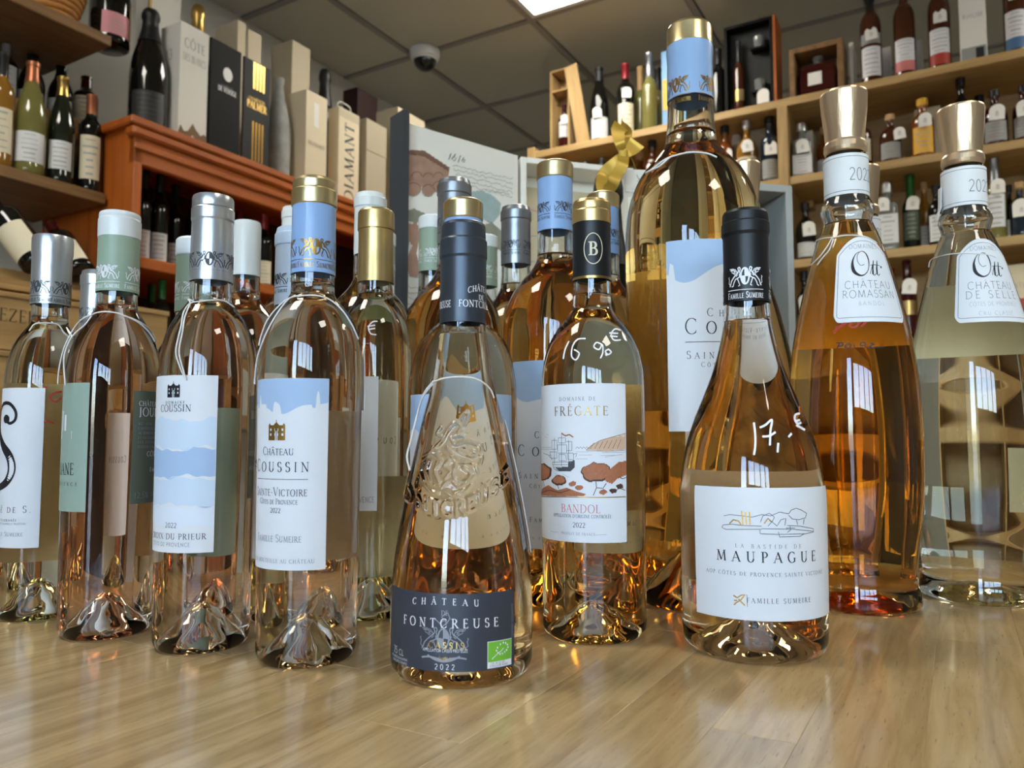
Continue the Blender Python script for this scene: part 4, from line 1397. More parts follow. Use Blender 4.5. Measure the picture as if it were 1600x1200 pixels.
b.text('DOMAINE DE', tc - rad(3), b.at(900, 626)[1], .0026, 'ink_grey', L, half=b.at(932, 622)[0] - tc + rad(2), bold=.9)
b.text('FRÉGATE', tc, b.at(903, 649)[1], .0064, 'foil_gold_ink', L, half=b.at(950, 645)[0] - tc, bold=.95)
# engraving: everything drawn in label millimetres from pixel points
def pxpoly(b, pts):
    q = []
    for (x, y) in pts:
        th, z = b.at(x, y)
        q.append((th, z))
    return q
def pxfill(b, name, pts, mat, L, off=.0005, rows=26):
    q = pxpoly(b, pts)
    Rr = b.r(.1)
    v, f = fill_poly([(t * Rr, z) for t, z in q], rows, .003)
    return b.decal(name, (v, f), mat, 0.0, 0.0, L, off, r=Rr)
def pxlines(b, name, lines, w, mat, L, off=.00056):
    Rr = b.r(.1)
    P = []
    for ln in lines:
        q = [(t * Rr, z) for t, z in pxpoly(b, ln)]
        P.append(ribbon(densify(q, .0025), w))
    return b.decal(name, merge2(P), mat, 0.0, 0.0, L, off, r=Rr)
def blob(cx, cy, rx, ry, n=22, j=.12, seed=1):
    rr = random.Random(seed)
    return [(cx + rx * cos(2 * pi * i / n) * (1 + rr.uniform(-j, j)), cy + ry * sin(2 * pi * i / n) * (1 + rr.uniform(-j, j))) for i in range(n)]
pxfill(b, 'hill_print', [(916, 703), (924, 696), (938, 688), (952, 684), (966, 680), (977, 677), (977, 702), (950, 704)], 'ink_tan', L)
pxlines(b, 'hill_lines', [[(916, 703), (924, 696), (938, 688), (952, 684), (966, 680), (977, 677)], [(916, 704), (950, 705), (977, 703)]] + [[(922 + i * 7, 701), (928 + i * 7, 692 - i)] for i in range(7)] + [[(900 + i * 5, 701), (902 + i * 5, 698), (905 + i * 5, 701)] for i in range(4)], .00028, 'ink_umber', L)
pxfill(b, 'tree_prints', blob(931, 738, 24, 15, seed=2), 'ink_umber', L, .00050)
pxfill(b, 'tree_prints', blob(931, 737, 22, 13, seed=2), 'ink_rust', L, .00056)
pxfill(b, 'tree_prints', [(945, 742), (956, 730), (966, 722), (978, 720), (978, 742), (964, 748), (956, 756), (946, 752)], 'ink_rust', L, .00058)
pxfill(b, 'tree_prints', blob(850, 738, 13, 13, seed=3), 'ink_umber', L, .00050)
pxfill(b, 'tree_prints', blob(849, 738, 11, 11, seed=3), 'ink_rust', L, .00056)
pxfill(b, 'tree_prints', blob(874, 751, 11, 8, seed=5), 'ink_umber', L, .00050)
pxfill(b, 'tree_prints', blob(874, 750, 9, 6, seed=5), 'ink_rust', L, .00056)
pxfill(b, 'rock_prints', [(848, 764), (858, 758), (872, 766), (886, 762), (902, 768), (916, 772), (912, 775), (846, 773)], 'ink_rust', L, .0005)
for k, (x_, y_) in enumerate(((905, 762), (968, 760), (942, 769), (958, 767), (895, 756))):
    pxfill(b, 'rock_prints', blob(x_, y_, 6, 4, 9, .2, k), 'ink_rust' if k % 2 == 0 else 'ink_umber', L, .0005, 8)
pxlines(b, 'engraving_lines', [[(931, 752), (932, 762), (927, 774)], [(932, 762), (942, 763), (947, 755)], [(850, 750), (852, 760)], [(872, 758), (874, 764)], [(966, 745), (972, 748), (978, 746)],
        [(846, 771), (860, 766), (876, 770), (892, 765)], [(960, 770), (966, 762), (976, 766)]], .00050, 'ink_umber', L)
ship = [[(878, 676), (878, 728)], [(867, 684), (867, 724)], [(889, 688), (889, 726)], [(861, 712), (850, 708)], [(864, 722), (866, 732), (872, 736), (892, 736), (898, 730), (898, 720), (888, 722), (864, 722)], [(864, 726), (898, 726)], [(866, 730), (896, 730)], [(870, 734), (892, 733)],
        [(873, 684), (884, 684), (884, 692), (873, 692), (873, 684)], [(863, 688), (871, 688), (871, 702), (863, 702), (863, 688)], [(872, 695), (886, 695), (886, 708), (872, 708), (872, 695)], [(885, 690), (894, 690), (894, 704), (886, 704)], [(860, 706), (870, 706), (871, 716), (862, 716), (860, 706)], [(858, 712), (864, 718)], [(887, 708), (896, 708), (897, 718), (888, 718), (887, 708)], [(896, 710), (902, 708), (900, 714)], [(874, 710), (884, 710), (886, 720), (874, 720), (874, 710)]]
pxlines(b, 'ship_print', ship, .00032, 'ink_grey', L)
pxfill(b, 'ship_hull', [(888, 722), (898, 719), (898, 730), (892, 736), (874, 736), (868, 730), (888, 730)], 'ink_grey', L, .00050, 10)
pxlines(b, 'pennant_print', [[(878, 677), (884, 681), (890, 679), (896, 683)]], .0010, 'ink_rust', L)
pxlines(b, 'water_lines', [[(846, 699), (862, 699)], [(846, 702), (864, 702)], [(900, 706), (920, 706)], [(905, 711), (925, 711)], [(900, 717), (918, 717)], [(945, 714), (972, 710)], [(938, 712), (960, 711)], [(868, 740), (880, 744)], [(880, 741), (890, 746)], [(852, 682), (856, 684)], [(855, 678), (858, 680)], [(940, 707), (977, 706)]], .00024, 'ink_pale', L)
pxlines(b, 'gold_rule', [[(846, 775), (880, 776), (915, 777), (950, 777), (977, 776)]], .0006, 'foil_gold_ink', L)
b.text('BANDOL', tc, b.at(903, 801)[1], .0056, 'ink_rose', L, half=b.at(938, 797)[0] - tc, bold=.9)
b.text("APPELLATION D'ORIGINE CONTRÔLÉE", tc, b.at(903, 809)[1], .0022, 'ink_grey', L, half=b.at(955, 806)[0] - tc, bold=1.1)
b.text('2022', tc - rad(1), b.at(900, 824)[1], .0034, 'ink_grey', L)
b.text('PRODUIT DE FRANCE', tc - rad(3), b.at(900, 836)[1], .0018, 'ink_pale', L, half=rad(19), bold=1.1)
pxlines(b, 'rule', [[(861, 830), (874, 832)], [(930, 836), (948, 835)]], .0002, 'ink_pale', L)
b.patch('back_label', 'paper_back', rad(118), rad(200), b.z(800), b.z(600), nz=5)
b.scrawl([[(889, 533), (883, 546), (880, 561)], [(915, 529), (903, 530), (895, 540), (893, 556), (900, 562), (905, 552), (897, 546)],
          [(940, 538), (932, 535), (928, 542), (936, 546), (941, 538), (942, 550), (938, 560)], [(950, 546), (946, 549), (950, 554), (955, 550), (950, 545)], [(946, 553), (948, 556)],
          [(970, 516), (961, 514), (955, 522), (959, 531), (970, 531)], [(952, 520), (966, 521)], [(953, 525), (965, 526)]], 2.2)

# ---- 8 the very large bottle
JPROF = [(100, 35), (163, 36), (205, 38), (226, 41), (240, 50), (255, 63), (275, 80), (300, 93), (335, 103), (380, 107), (600, 108), (935, 108)]
b = Bottle('wine_bottle', 'very large rosé bottle, tallest on the counter, with sky blue and gold capsule', 1092, yb=958, prof=JPROF)
b.glass(b.z(60), b.z(212), 'wine_amber', punt=.05, heel=.014)
b.cap([(44, 33), (48, 35.5), (72, 36), (76, 36.8), (79, 35)], 'cap_gold', name='capsule_top')
cap = b.cap([(74, 36.2), (82, 37), (100, 35.6), (160, 36.8)], 'cap_blue', close_top=False)
rc = b.m(130, 37)[0]
for x_ in (1056, 1110):
    cap_print(b, cap, rc, [at_r(b, x_, 128, rc)[0]], 115, 141, 1080, 'foil_gold_ink', scale=.9)
thl = b.at(1043, 520)[0]
L, tc, zb_, zt = label(b, thl, thl + rad(124), 374, 674, 1080, nz=20)
tc = thl + rad(56)
R = b.r(.2)
b.patch('sky_print', 'print_sky', thl + rad(.2), thl + rad(124), lambda a: b.at(1080, 418)[1] + .009 * sin((a - thl) * 3.4 + 3.6) - .004 * sin((a - thl) * 7) + (.012 if abs(a - thl - .07) < .03 else 0) + (.016 if abs(a - thl - 1.7) < .10 else 0), zt - .0001, off=.00036, t=.00006, parent=L, nth=90, nz=3)
b.text('Château', thl + rad(58), b.at(1105, 494)[1], .0066, 'ink_black', L, half=rad(27), bold=.8)
b.text('Coussin', thl + rad(58), b.at(1105, 521)[1], .0128, 'ink_black', L, half=rad(44), bold=.75)
hl = R * rad(44)
b.decal('rule', ribbon(densify([(-hl, 0), (hl, 0)], .002), .0006), 'ink_grey', thl + rad(58), b.at(1105, 534)[1], L)
b.text('Sainte-Victoire', thl + rad(58), b.at(1105, 560)[1], .0064, 'ink_black', L, half=rad(43), bold=.8)
b.text('Côtes de Provence', thl + rad(58), b.at(1105, 573)[1], .0038, 'ink_grey', L, half=rad(32), bold=.9)
b.string([(1009, 272), (1022, 262), (1038, 250), (1055, 243), (1080, 238), (1105, 240), (1120, 246)], r=.0009)
b.string([(1009, 270), (1030, 260), (1044, 248), (1050, 244)], r=.0009, off=.002)
hk = b.patch('hang_tag', 'paper_cream', rad(168), rad(222), b.z(640), b.z(410), off=.001, t=.0006, nz=8)
b.patch('back_label', 'paper_back', rad(100), rad(160), b.z(560), b.z(380), nz=8)

# ---- 9 black capsule, white label with a garden
b = Bottle('wine_bottle', 'round shouldered rosé bottle with black capsule and handwritten 17,- €', 1179, yb=1037,
           prof=[(400, 34.5), (478, 35.5), (500, 37), (540, 45), (580, 57), (620, 73), (660, 90), (700, 103), (740, 110.5), (780, 114), (990, 114)])
b.glass(b.z(350), b.z(503), 'wine_pale', punt=.026, heel=.012)
cap = b.cap([(333, 34), (337, 36), (347, 36.6), (350, 36), (352, 38), (368, 38.2), (373, 36), (420, 36), (475, 37.4)], 'cap_black')
rc = b.m(440, 37.2)[0]
th0 = at_r(b, 1164, 432, rc)[0]
cap_print(b, cap, rc, [th0, th0 + 2.0, th0 - 2.0], 416, 447, 1164, 'ink_white', scale=.92)
thl = b.at(1087, 850)[0]
L, tc, zb_, zt = label(b, thl, thl + rad(132), 762, 970, 1180, nz=16)
tc = b.at(1203, 870)[0]
b.text('LA BASTIDE DE', tc, b.at(1203, 857)[1], .0024, 'ink_grey', L, half=b.at(1251, 855)[0] - tc, bold=.85)
b.text('MAUPAGUE', tc, b.at(1203, 879)[1], .0065, 'ink_black', L, half=b.at(1273, 877)[0] - tc, bold=1.15)
b.text('AOP CÔTES DE PROVENCE SAINTE VICTOIRE', tc, b.at(1203, 901)[1], .0023, 'ink_grey', L, half=(b.at(1203, 895)[0] - b.at(1104, 890)[0]), bold=1.0)
b.text('FAMILLE SUMEIRE', b.at(1221, 942)[0], b.at(1221, 943)[1], .0030, 'ink_grey', L, half=b.at(1267, 940)[0] - b.at(1221, 942)[0] - rad(1), bold=1.0)
gd = [[(1131, 806), (1140, 804), (1160, 806), (1175, 808), (1190, 804), (1204, 806), (1218, 800), (1232, 803)], [(1130, 820), (1128, 824), (1134, 827), (1190, 827)], [(1130, 820), (1145, 819), (1160, 821), (1190, 822)], [(1187, 828), (1188, 834), (1216, 835)], [(1190, 826), (1240, 827), (1271, 830), (1270, 826), (1250, 822), (1230, 821)], [(1216, 831), (1218, 839), (1250, 838), (1256, 834)], [(1216, 835), (1258, 834), (1271, 831)],
      [(1232, 803), (1236, 797), (1244, 794), (1252, 797), (1260, 802), (1258, 809), (1248, 812), (1238, 811), (1232, 805)], [(1244, 812), (1246, 820)], [(1256, 811), (1255, 819)], [(1188, 816), (1192, 806), (1202, 802), (1210, 808), (1206, 816)], [(1200, 822), (1206, 815), (1214, 822)], [(1214, 822), (1220, 812), (1228, 810), (1226, 821)], [(1234, 822), (1235, 828), (1230, 832)], [(1228, 825), (1242, 825)]]
gq = [[(1159, 798), (1161, 820)], [(1165, 800), (1166, 820)], [(1171, 800), (1172, 820)], [(1140, 818), (1146, 812), (1154, 814), (1158, 820)], [(1194, 818), (1200, 810), (1206, 816)]]
pxlines2 = []
def surf_lines(b, name, lines, w, mat, L, off=.0005):
    V, Fc = [], []
    for ln in lines:
        vf = ribbon(densify(ln, 6), w)
        o = len(V)
        for p in vf[0]:
            th, z = b.at(p[0], p[1], .0003)
            V.append(b.pt(th, z, off))
        Fc += [tuple(i + o for i in q) for q in vf[1]]
    Fn = []
    for f in Fc:
        a, c_, d_ = (Vector(V[f[0]]), Vector(V[f[1]]), Vector(V[f[2]]))
        nn = (c_ - a).cross(d_ - a)
        Fn.append(tuple(f) if nn.dot(Vector((a.x, a.y, 0))) >= 0 else tuple(reversed(f)))
    return mobj(name, V, Fn, mat, L)
surf_lines(b, 'garden_print', gd, .9, 'ink_grey', L)
surf_lines(b, 'cypress_print', gq, 2.0, 'foil_gold_ink', L)
surf_lines(b, 'griffin_print', [[(1146, 930), (1152, 934), (1158, 930), (1164, 929), (1158, 937), (1150, 942), (1147, 945)], [(1154, 936), (1160, 942), (1164, 946)], [(1147, 938), (1152, 938)]], 2.0, 'foil_gold_ink', L)
surf_lines(b, 'rule', [[(1167, 929), (1168, 948)]], .8, 'ink_grey', L)
b.patch('back_label', 'paper_back', rad(112), rad(236), b.z(916), b.z(748), nz=8)
b.scrawl([[(1178, 660), (1180, 680), (1180, 697), (1178, 711)], [(1187, 668), (1196, 664), (1206, 656), (1204, 672), (1203, 696)], [(1191, 682), (1202, 681), (1212, 675)], [(1216, 692), (1215, 707)], [(1237, 677), (1232, 683)],
          [(1250, 646), (1243, 648), (1242, 656), (1247, 662), (1252, 660)], [(1243, 658), (1250, 656)], [(1244, 664), (1258, 672)]], 3.4)

# ---- 10 11 12 13 bottles with flared bronze caps
OPROF = [(200, 29), (236, 30), (250, 32.5), (300, 34.5), (316, 36), (323, 41), (332, 43), (341, 40), (347, 38), (362, 44), (400, 58), (450, 73), (500, 86), (550, 96), (600, 102), (680, 106), (750, 105.5), (820, 100), (870, 93), (893, 91.5), (906, 91), (915, 95), (930, 97), (948, 96.5)]
def ott(x, yb=None, Y=None, label_='', wine='wine_orange', face=0.0, words=('CHÂTEAU', 'ROMASSAN', 'BANDOL'), ref=None, front=True):
    if ref is None:
        b = Bottle('wine_bottle', label_, x, yb=yb, prof=OPROF)
    else:
        b = Bottle('wine_bottle', label_, x, yb=yb, Y=Y, rz=ref.rz)
    Z = (lambda y: ref.z(y)) if ref is not None else b.z
    M = (lambda y, hw: ref.m(y, hw)) if ref is not None else b.m
    b.glass(Z(165), Z(352), wine, punt=.012, heel=.006, contact=.93)
    q = [M(y, h) for y, h in [(148, 37), (151, 38), (175, 36.6), (205, 33), (224, 31.6), (228, 34.0), (236, 34.6), (241, 33), (243, 31.4)]]
    b.cap(None, 'cap_bronze', rz=q, dome=.0006)
    rb = M(280, 35.4)[0]
    zb0, zb1 = Z(312), Z(250)
    nb = b.patch('neck_band', 'paper_white', -pi, pi, zb0, zb1, off=0, t=.0003, nz=2, r=rb)
    for zz in (zb0 + .003, zb1 - .003):
        b.patch('rule', 'ink_grey', -pi, pi, zz - .0002, zz + .0002, off=.0003, t=.0001, parent=nb, nz=1, r=rb)
    b.text('2022', face + rad(44), Z(292), .0112, 'ink_grey', nb, 'sans', .75, off=.0005, r=rb, half=rad(36))
    return b, Z
b, ZZ = ott(1343, yb=960, label_='amber rosé bottle with flared bronze cap and rounded white neck label')
OT1 = b
def ott_label(b, thl, thr, zt, zb_, words):
    tc = (thl + thr) / 2
    wd = (thr - thl) / 2
    arch = lambda a: zt - .016 * (abs(a - tc) / wd) ** 2.4
    lowf = lambda a: zb_ + .006 * max(0, (abs(a - tc) / wd - .86) / .14) ** 2
    L = b.patch('label', 'paper_white', thl, thr, lowf, arch, off=.0002, t=.0003, nth=40, nz=24)
    # thin frame line
    fr = []
    V, Fc = [], []
    loop = []
    for i in range(31):
        a = thl + wd * .08 + (2 * wd * .92) * i / 30
        loop.append((a, lowf(a) + .004))
    for i in range(31):
        a = thr - wd * .08 - (2 * wd * .92) * i / 30
        loop.append((a, arch(a) - .004))
    loop.append(loop[0])
    P = []
    for a, c_ in zip(loop[:-1], loop[1:]):
        P.append((a, c_))
    for a, c_ in P:
        k = max(1, int(abs(a[1] - c_[1]) / .004))
        for j in range(k):
            p = (a[0] + (c_[0] - a[0]) * j / k, a[1] + (c_[1] - a[1]) * j / k)
            q = (a[0] + (c_[0] - a[0]) * (j + 1) / k, a[1] + (c_[1] - a[1]) * (j + 1) / k)
            rr_ = b.r((p[1] + q[1]) / 2)
            dx, dz = (q[0] - p[0]) * rr_, q[1] - p[1]
            l = math.hypot(dx, dz) or 1e-9
            nx, nz = -dz / l * .00018, dx / l * .00018
            o = len(V)
            V += [b.pt(p[0] + nx / rr_, p[1] + nz, .0006), b.pt(p[0] - nx / rr_, p[1] - nz, .0006), b.pt(q[0] - nx / rr_, q[1] - nz, .0006), b.pt(q[0] + nx / rr_, q[1] + nz, .0006)]
            Fc.append((o, o + 1, o + 2, o + 3))
    mobj('frame_line', V, Fc, 'ink_grey', L)
    return L, tc
def word(b, L, txt, th, z, cap, ink, style='sans', bold=.7, w=None, off=.0007):
    """lettering that follows the cone of the shoulder"""
    v, f, tw = text2d(txt, cap, style, bold, .12, width=w)
    V = []
    for p in v:
        zz = z + p[1]
        V.append(b.pt(th + (p[0] - tw / 2) / b.r(z), zz, off))
    return mobj('lettering', V, [tuple(q) for q in f], ink, L)
def script_ott(b, L, th, z, h, off=.0007):
    """the flowing signature: a looped capital and two small letters"""
    P = []
    o = smooth_path([(.30, .98, 0), (.14, .86, 0), (.02, .55, 0), (.06, .18, 0), (.28, 0, 0), (.50, .14, 0), (.62, .50, 0), (.58, .86, 0), (.42, 1.0, 0), (.24, .88, 0), (.20, .62, 0), (.30, .42, 0), (.44, .46, 0)], 7)
    o = [(p.x, p.y) for p in o]
    n = len(o)
    P.append(ribbon(o, [.020 + .10 * math.exp(-((i / n - .24) / .10) ** 2) + .03 * math.exp(-((i / n - .56) / .08) ** 2) for i in range(n)]))
    for dx in (0, .16):
        P.append(ribbon([(.72 + dx + .10, .62), (.70 + dx + .03, .28), (.70 + dx, .06), (.75 + dx, .0), (.82 + dx, .08)], [.03, .06, .06, .03, .02]))
    P.append(ribbon([(.60, .06), (.68, .28), (.78, .5)], .02))
    P.append(ribbon([(.66, .42), (.84, .44), (1.06, .42)], .025))
    P.append(fill_poly(arc(1.10, .36, .035, .05, 0, 360, 10), 5))
    v, f = merge2(P)
    V = [b.pt(th + (p[0] - .52) * h / b.r(z + .4 * h), z + p[1] * h, off) for p in v]
    Fn = []
    for q in f:
        a, c_, d_ = Vector(V[q[0]]), Vector(V[q[1]]), Vector(V[q[2]])
        Fn.append(tuple(q) if (c_ - a).cross(d_ - a).dot(Vector((a.x, a.y, 0))) >= 0 else tuple(reversed(q)))
    return mobj('signature', V, Fn, 'ink_black', L)
def dress_ott(b, xs, words, dy=0, dx=0):
    thl = b.at(xs[0], xs[2])[0]
    thr = 2 * rad(xs[1]) - thl
    zt = b.at(xs[3], xs[4])[1]
    zb_ = b.at(xs[5], xs[6])[1]
    L, tc = ott_label(b, thl, thr, zt, zb_, words)
    H = zt - zb_
    k = (thr - thl) / 2
    word(b, L, 'DOMAINES', tc, zt - H * .145, H * .052, 'ink_grey', w=.024)
    script_ott(b, L, tc, zb_ + H * .53, H * .29)
    word(b, L, words[0], tc, zb_ + H * .385, H * .085, 'ink_grey', w=.040)
    word(b, L, words[1], tc, zb_ + H * .275, H * .085, 'ink_grey', w=.046)
    word(b, L, words[2], tc, zb_ + H * .185, H * .045, 'ink_pale', w=.022 if len(words) < 4 else .042)
    if len(words) > 3:
        word(b, L, words[3], tc, zb_ + H * .075, H * .045, 'ink_pale', w=.030)
    return L
dress_ott(b, (1303, 23, 490, 1345, 370, 1340, 503), ('CHÂTEAU', 'ROMASSAN', 'BANDOL'))
b.string([(1267, 384), (1276, 376), (1290, 372), (1302, 371), (1320, 368), (1340, 368), (1358, 372), (1370, 380)])
b.string([(1300, 372), (1292, 386), (1280, 402), (1267, 414)])
b.string([(1302, 373), (1296, 390), (1286, 402), (1277, 414)])
tg = b.patch('back_label', 'paper_cream', rad(140), rad(215), b.z(548), b.z(372), off=.0004, t=.0003, nz=10)
b.scrawl([[(1302, 520), (1318, 506), (1330, 500)], [(1306, 512), (1322, 506)], [(1334, 500), (1328, 508), (1336, 511), (1344, 502)], [(1346, 510), (1354, 502)]], 3.5, 'ink_red', name='price_mark')
b.scrawl([[(1308, 544), (1312, 536)], [(1306, 536), (1316, 535), (1316, 540), (1309, 541)], [(1322, 538), (1321, 543), (1327, 544), (1329, 538), (1322, 537)], [(1335, 536), (1335, 543)], [(1350, 540), (1345, 540), (1345, 536), (1351, 535), (1352, 543)], [(1360, 537), (1366, 538), (1358, 543), (1382, 542)]], 1.6, 'ink_black', name='handwriting')
b, ZZ = ott(1533, yb=946, ref=OT1, wine='wine_clear', label_='pale clear rosé bottle with flared bronze cap, rightmost on the counter', face=rad(4))
dress_ott(b, (1492, 29, 490, 1530, 373, 1530, 503), ('CHÂTEAU', 'DE SELLE', 'CÔTES DE PROVENCE', 'CRU CLASSÉ'))
b.string([(1446, 418), (1455, 406), (1475, 399), (1497, 396), (1520, 396), (1545, 398), (1556, 402)])
b.patch('back_label', 'paper_cream', rad(150), rad(232), OT1.z(556), OT1.z(440), off=.0004, t=.0003, nz=8)
b.patch('neck_tag', 'paper_white', rad(-92), rad(-60), OT1.z(325), OT1.z(275), off=.003, t=.0005, nz=3)
b.patch('base_label', 'paper_cream', rad(110), rad(170), OT1.z(800), OT1.z(700), off=.0004, t=.0003, nz=6)
zt_ott = OT1.z(148)
for (xc, ytop, lab) in ((1345, 264, 'third bronze capped bottle hidden behind the amber one'), (1160, 258, 'bronze capped bottle hidden behind the very large bottle')):
    # stands where its cap shows at row ytop
    lo, hi = .5, 2.0
    for _ in range(40):
        mid = (lo + hi) / 2
        if zat(mid, ytop) - CT < zt_ott: lo = mid
        else: hi = mid
    rowb = 684 + F * (EYE.z - CT) / lo
    xb = 800 + (xc - 800) * (ray(800, ytop).y / ray(800, rowb).y) ** -1
    b2, _ = ott(xb, Y=lo, ref=OT1, label_=lab, wine='wine_amber')

# ------------------------------------------------------------------ bottles of the second rows
# silhouettes in metres: (radius, height)
STD = [(.0150, .318), (.0150, .250), (.0152, .240), (.0205, .232), (.0275, .222), (.0325, .208), (.0345, .190), (.0345, .012)]
MAG = [(.0160, .400), (.0165, .330), (.0172, .312), (.022, .302), (.034, .288), (.044, .270), (.0485, .248), (.049, .228), (.049, .012)]
FAT = [(.0150, .335), (.0152, .252), (.018, .240), (.026, .232), (.035, .222), (.040, .208), (.0435, .185), (.044, .160), (.0435, .012)]
MGT = [(r, z * 1.12 if z > .2 else z) for r, z in MAG]
def back_bottle(xc, ytop, rz, label_, cmat, tmat=None, wine='wine_pale', top_h=.016, cap_h=.066, lab=None, ring=True, emblem=None, face=0.0, lmat='paper_white', sky=False, group=None):
    H = rz[0][1] + .003
    lo, hi = .3, 2.5
    for _ in range(40):
        mid = (lo + hi) / 2
        if zat(mid, ytop) - CT < H: lo = mid
        else: hi = mid
    Y = lo
    rowb = 684 + F * (EYE.z - CT) / Y
    X = (xc - 800) / F * (Y / ray(800, ytop).y)
    xb = 800 + X / (Y / ray(800, rowb).y) * F
    b = Bottle('wine_bottle', label_, xb, Y=Y, rz=rz, group=group)
    b.glass(rz[0][1] - .002, rz[2][1] + .003, wine, punt=.028, seg=64)
    rn = rz[0][0] + .0008
    if tmat:
        b.cap(None, tmat, name='capsule_top', rz=[(rn + .0002, H - top_h), (rn + .0006, H - top_h + .001), (rn + .0006, H - .002), (rn - .0006, H - .0003)])
        cap = b.cap(None, cmat, rz=[(rn, H - cap_h), (rn - .0002, H - top_h + .001)], close_top=False)
    else:
        q = [(rn, H - cap_h), (rn - .0002, H - top_h)]
        if ring: q += [(rn + .0006, H - top_h + .001), (rn + .0006, H - top_h * .35)]
        q += [(rn - .0002, H - top_h * .3), (rn - .0012, H - .0003)]
        cap = b.cap(None, cmat, rz=q)
    if emblem:
        for th in (face, face + 1.5, face - 1.5):
            w = .0105
            g = [shift2d(griffins(), 0, 0, w, w * .95), ribbon(densify([(-w, -w * .16), (w, -w * .16)], w * .2), w * .05)]
            v, f, tw = text2d('Famille Sumeire', w * .3, 'serif', 1.4, .1, width=w * 2)
            g.append(([(p[0] - tw / 2, p[1] - w * .6) for p in v], f))
            b.decal('emblem', merge2(g), emblem, th, H - cap_h + .016, cap, off=.0001, r=rn)
    if lab:
        t0, t1, zt, zb_ = lab
        L = b.patch('label', lmat, t0, t1, zb_, zt)
        if sky:
            b.patch('sky_print', 'print_sky', t0 + .004, t1 - .004, lambda a: zt - .032 + .004 * sin(a * 4.5) - .002 * sin(a * 9 + 1), zt - .0002, off=.00036, t=.00006, parent=L, nth=60, nz=3)
            tc = (t0 + t1) / 2
            k = (t1 - t0) / 2
            s = (zt - zb_)
            b.decal('chateau_print', shift2d(chateau_icon(), 0, 0, s * .11, s * .11), 'foil_gold_ink', tc, zb_ + s * .67, L)
            b.text('Château', tc, zb_ + s * .585, s * .034, 'ink_black', L, half=k * .5, bold=.9)
            b.text('Coussin', tc, zb_ + s * .49, s * .058, 'ink_black', L, half=k * .86, bold=.8)
            b.text('Sainte-Victoire', tc, zb_ + s * .37, s * .030, 'ink_grey', L, half=k * .84, bold=.9)
            b.text('Côtes de Provence', tc, zb_ + s * .32, s * .02, 'ink_grey', L, half=k * .6)
            b.text('Famille Sumeire', tc, zb_ + s * .14, s * .026, 'ink_grey', L, half=k * .6)
            b.text('MIS EN BOUTEILLE AU CHATEAU', tc, zb_ + s * .05, s * .012, 'ink_pale', L, half=k * .86, bold=1.3)
        elif lmat == 'paper_white':
            b.text('Coussin', (t0 + t1) / 2, zb_ + (zt - zb_) * .6, .007, 'ink_grey', L, half=rad(34))
    return b
G2 = None
back_bottle(153, 425, STD, 'rosé bottle with dull silver capsule half hidden between the S and sage bottles', 'cap_silver', None, 'wine_straw', emblem='ink_grey', lab=(rad(-40), rad(60), .17, .05))
back_bottle(306, 375, STD, 'rosé bottle with sage capsule hidden behind the silver capped bottle', 'cap_sage', 'cap_white', 'wine_pink', emblem='ink_white', lab=(rad(-30), rad(70), .17, .05), lmat='paper_sage')
back_bottle(386, 348, MAG, 'rosé bottle with plain white capsule behind the silver and blue capped bottles', 'cap_white', None, 'wine_pale', ring=False, lab=(rad(20), rad(110), .17, .05))
back_bottle(461, 359, STD, 'rosé bottle with pale blue capsule hidden behind the blue capped bottle', 'cap_pale_blue', None, 'wine_pale', emblem='ink_grey', face=-1.0, lab=(rad(-110), rad(-10), .17, .05))
back_bottle(461, 326, MGT, 'tall bottle with plain white capsule furthest behind the blue capped bottle', 'cap_white', None, 'wine_pale', lab=(rad(-50), rad(50), .2, .05))
back_bottle(579, 305, MAG, 'large bottle with white capsule directly behind the gold capped bottle', 'cap_white', None, 'wine_straw', lab=(rad(-50), rad(50), .2, .05))
back_bottle(597, 365, MAG, 'large bottle with sage capsule peeping out right of the gold capsule', 'cap_sage', 'cap_white', 'wine_pink', emblem='ink_white', lab=(rad(-50), rad(50), .2, .05), lmat='paper_sage')
fat = back_bottle(724, 316, FAT, 'stout rosé bottle with gold topped blue capsule right behind the bell shaped bottle', 'cap_blue', 'cap_gold', 'wine_peach', emblem='foil_gold_ink', lab=(rad(-66), rad(60), .178, .057), sky=True)
back_bottle(710, 283, MAG, 'large bottle with pewter capsule behind the bell shaped bottle', 'cap_pewter', None, 'wine_amber', emblem='ink_grey', lab=(rad(-60), rad(60), .205, .05), sky=True)
back_bottle(677, 340, MAG, 'large bottle with white topped sage capsule in front of the printed gift box lid', 'cap_sage', 'cap_white', 'wine_amber', emblem='ink_white', lab=(rad(-60), rad(60), .2, .05), lmat='paper_sage')
back_bottle(757, 370, MAG, 'large sage capped bottle furthest back, right of the slate capsule', 'cap_sage', 'cap_white', 'wine_amber', emblem='ink_white', lab=(rad(-60), rad(60), .2, .05), lmat='paper_sage')
back_bottle(806, 325, MAG, 'large bottle with pewter capsule left of the tall blue capsule', 'cap_pewter', None, 'wine_amber', emblem='ink_grey', face=-.35, lab=(rad(-60), rad(60), .2, .05))
back_bottle(867, 257, MAG, 'large rosé bottle with sky blue and gold capsule behind the ship label bottle', 'cap_blue', 'cap_gold', 'wine_amber', emblem='ink_grey', face=.6, lab=(rad(-50), rad(62), .212, .05), sky=True)
back_bottle(942, 305, MAG, 'large bottle with blue gold topped capsule peeping out right of the black capsule', 'cap_blue', 'cap_gold', 'wine_amber', emblem='ink_grey', face=.7, lab=(rad(-60), rad(60), .2, .05), sky=True)

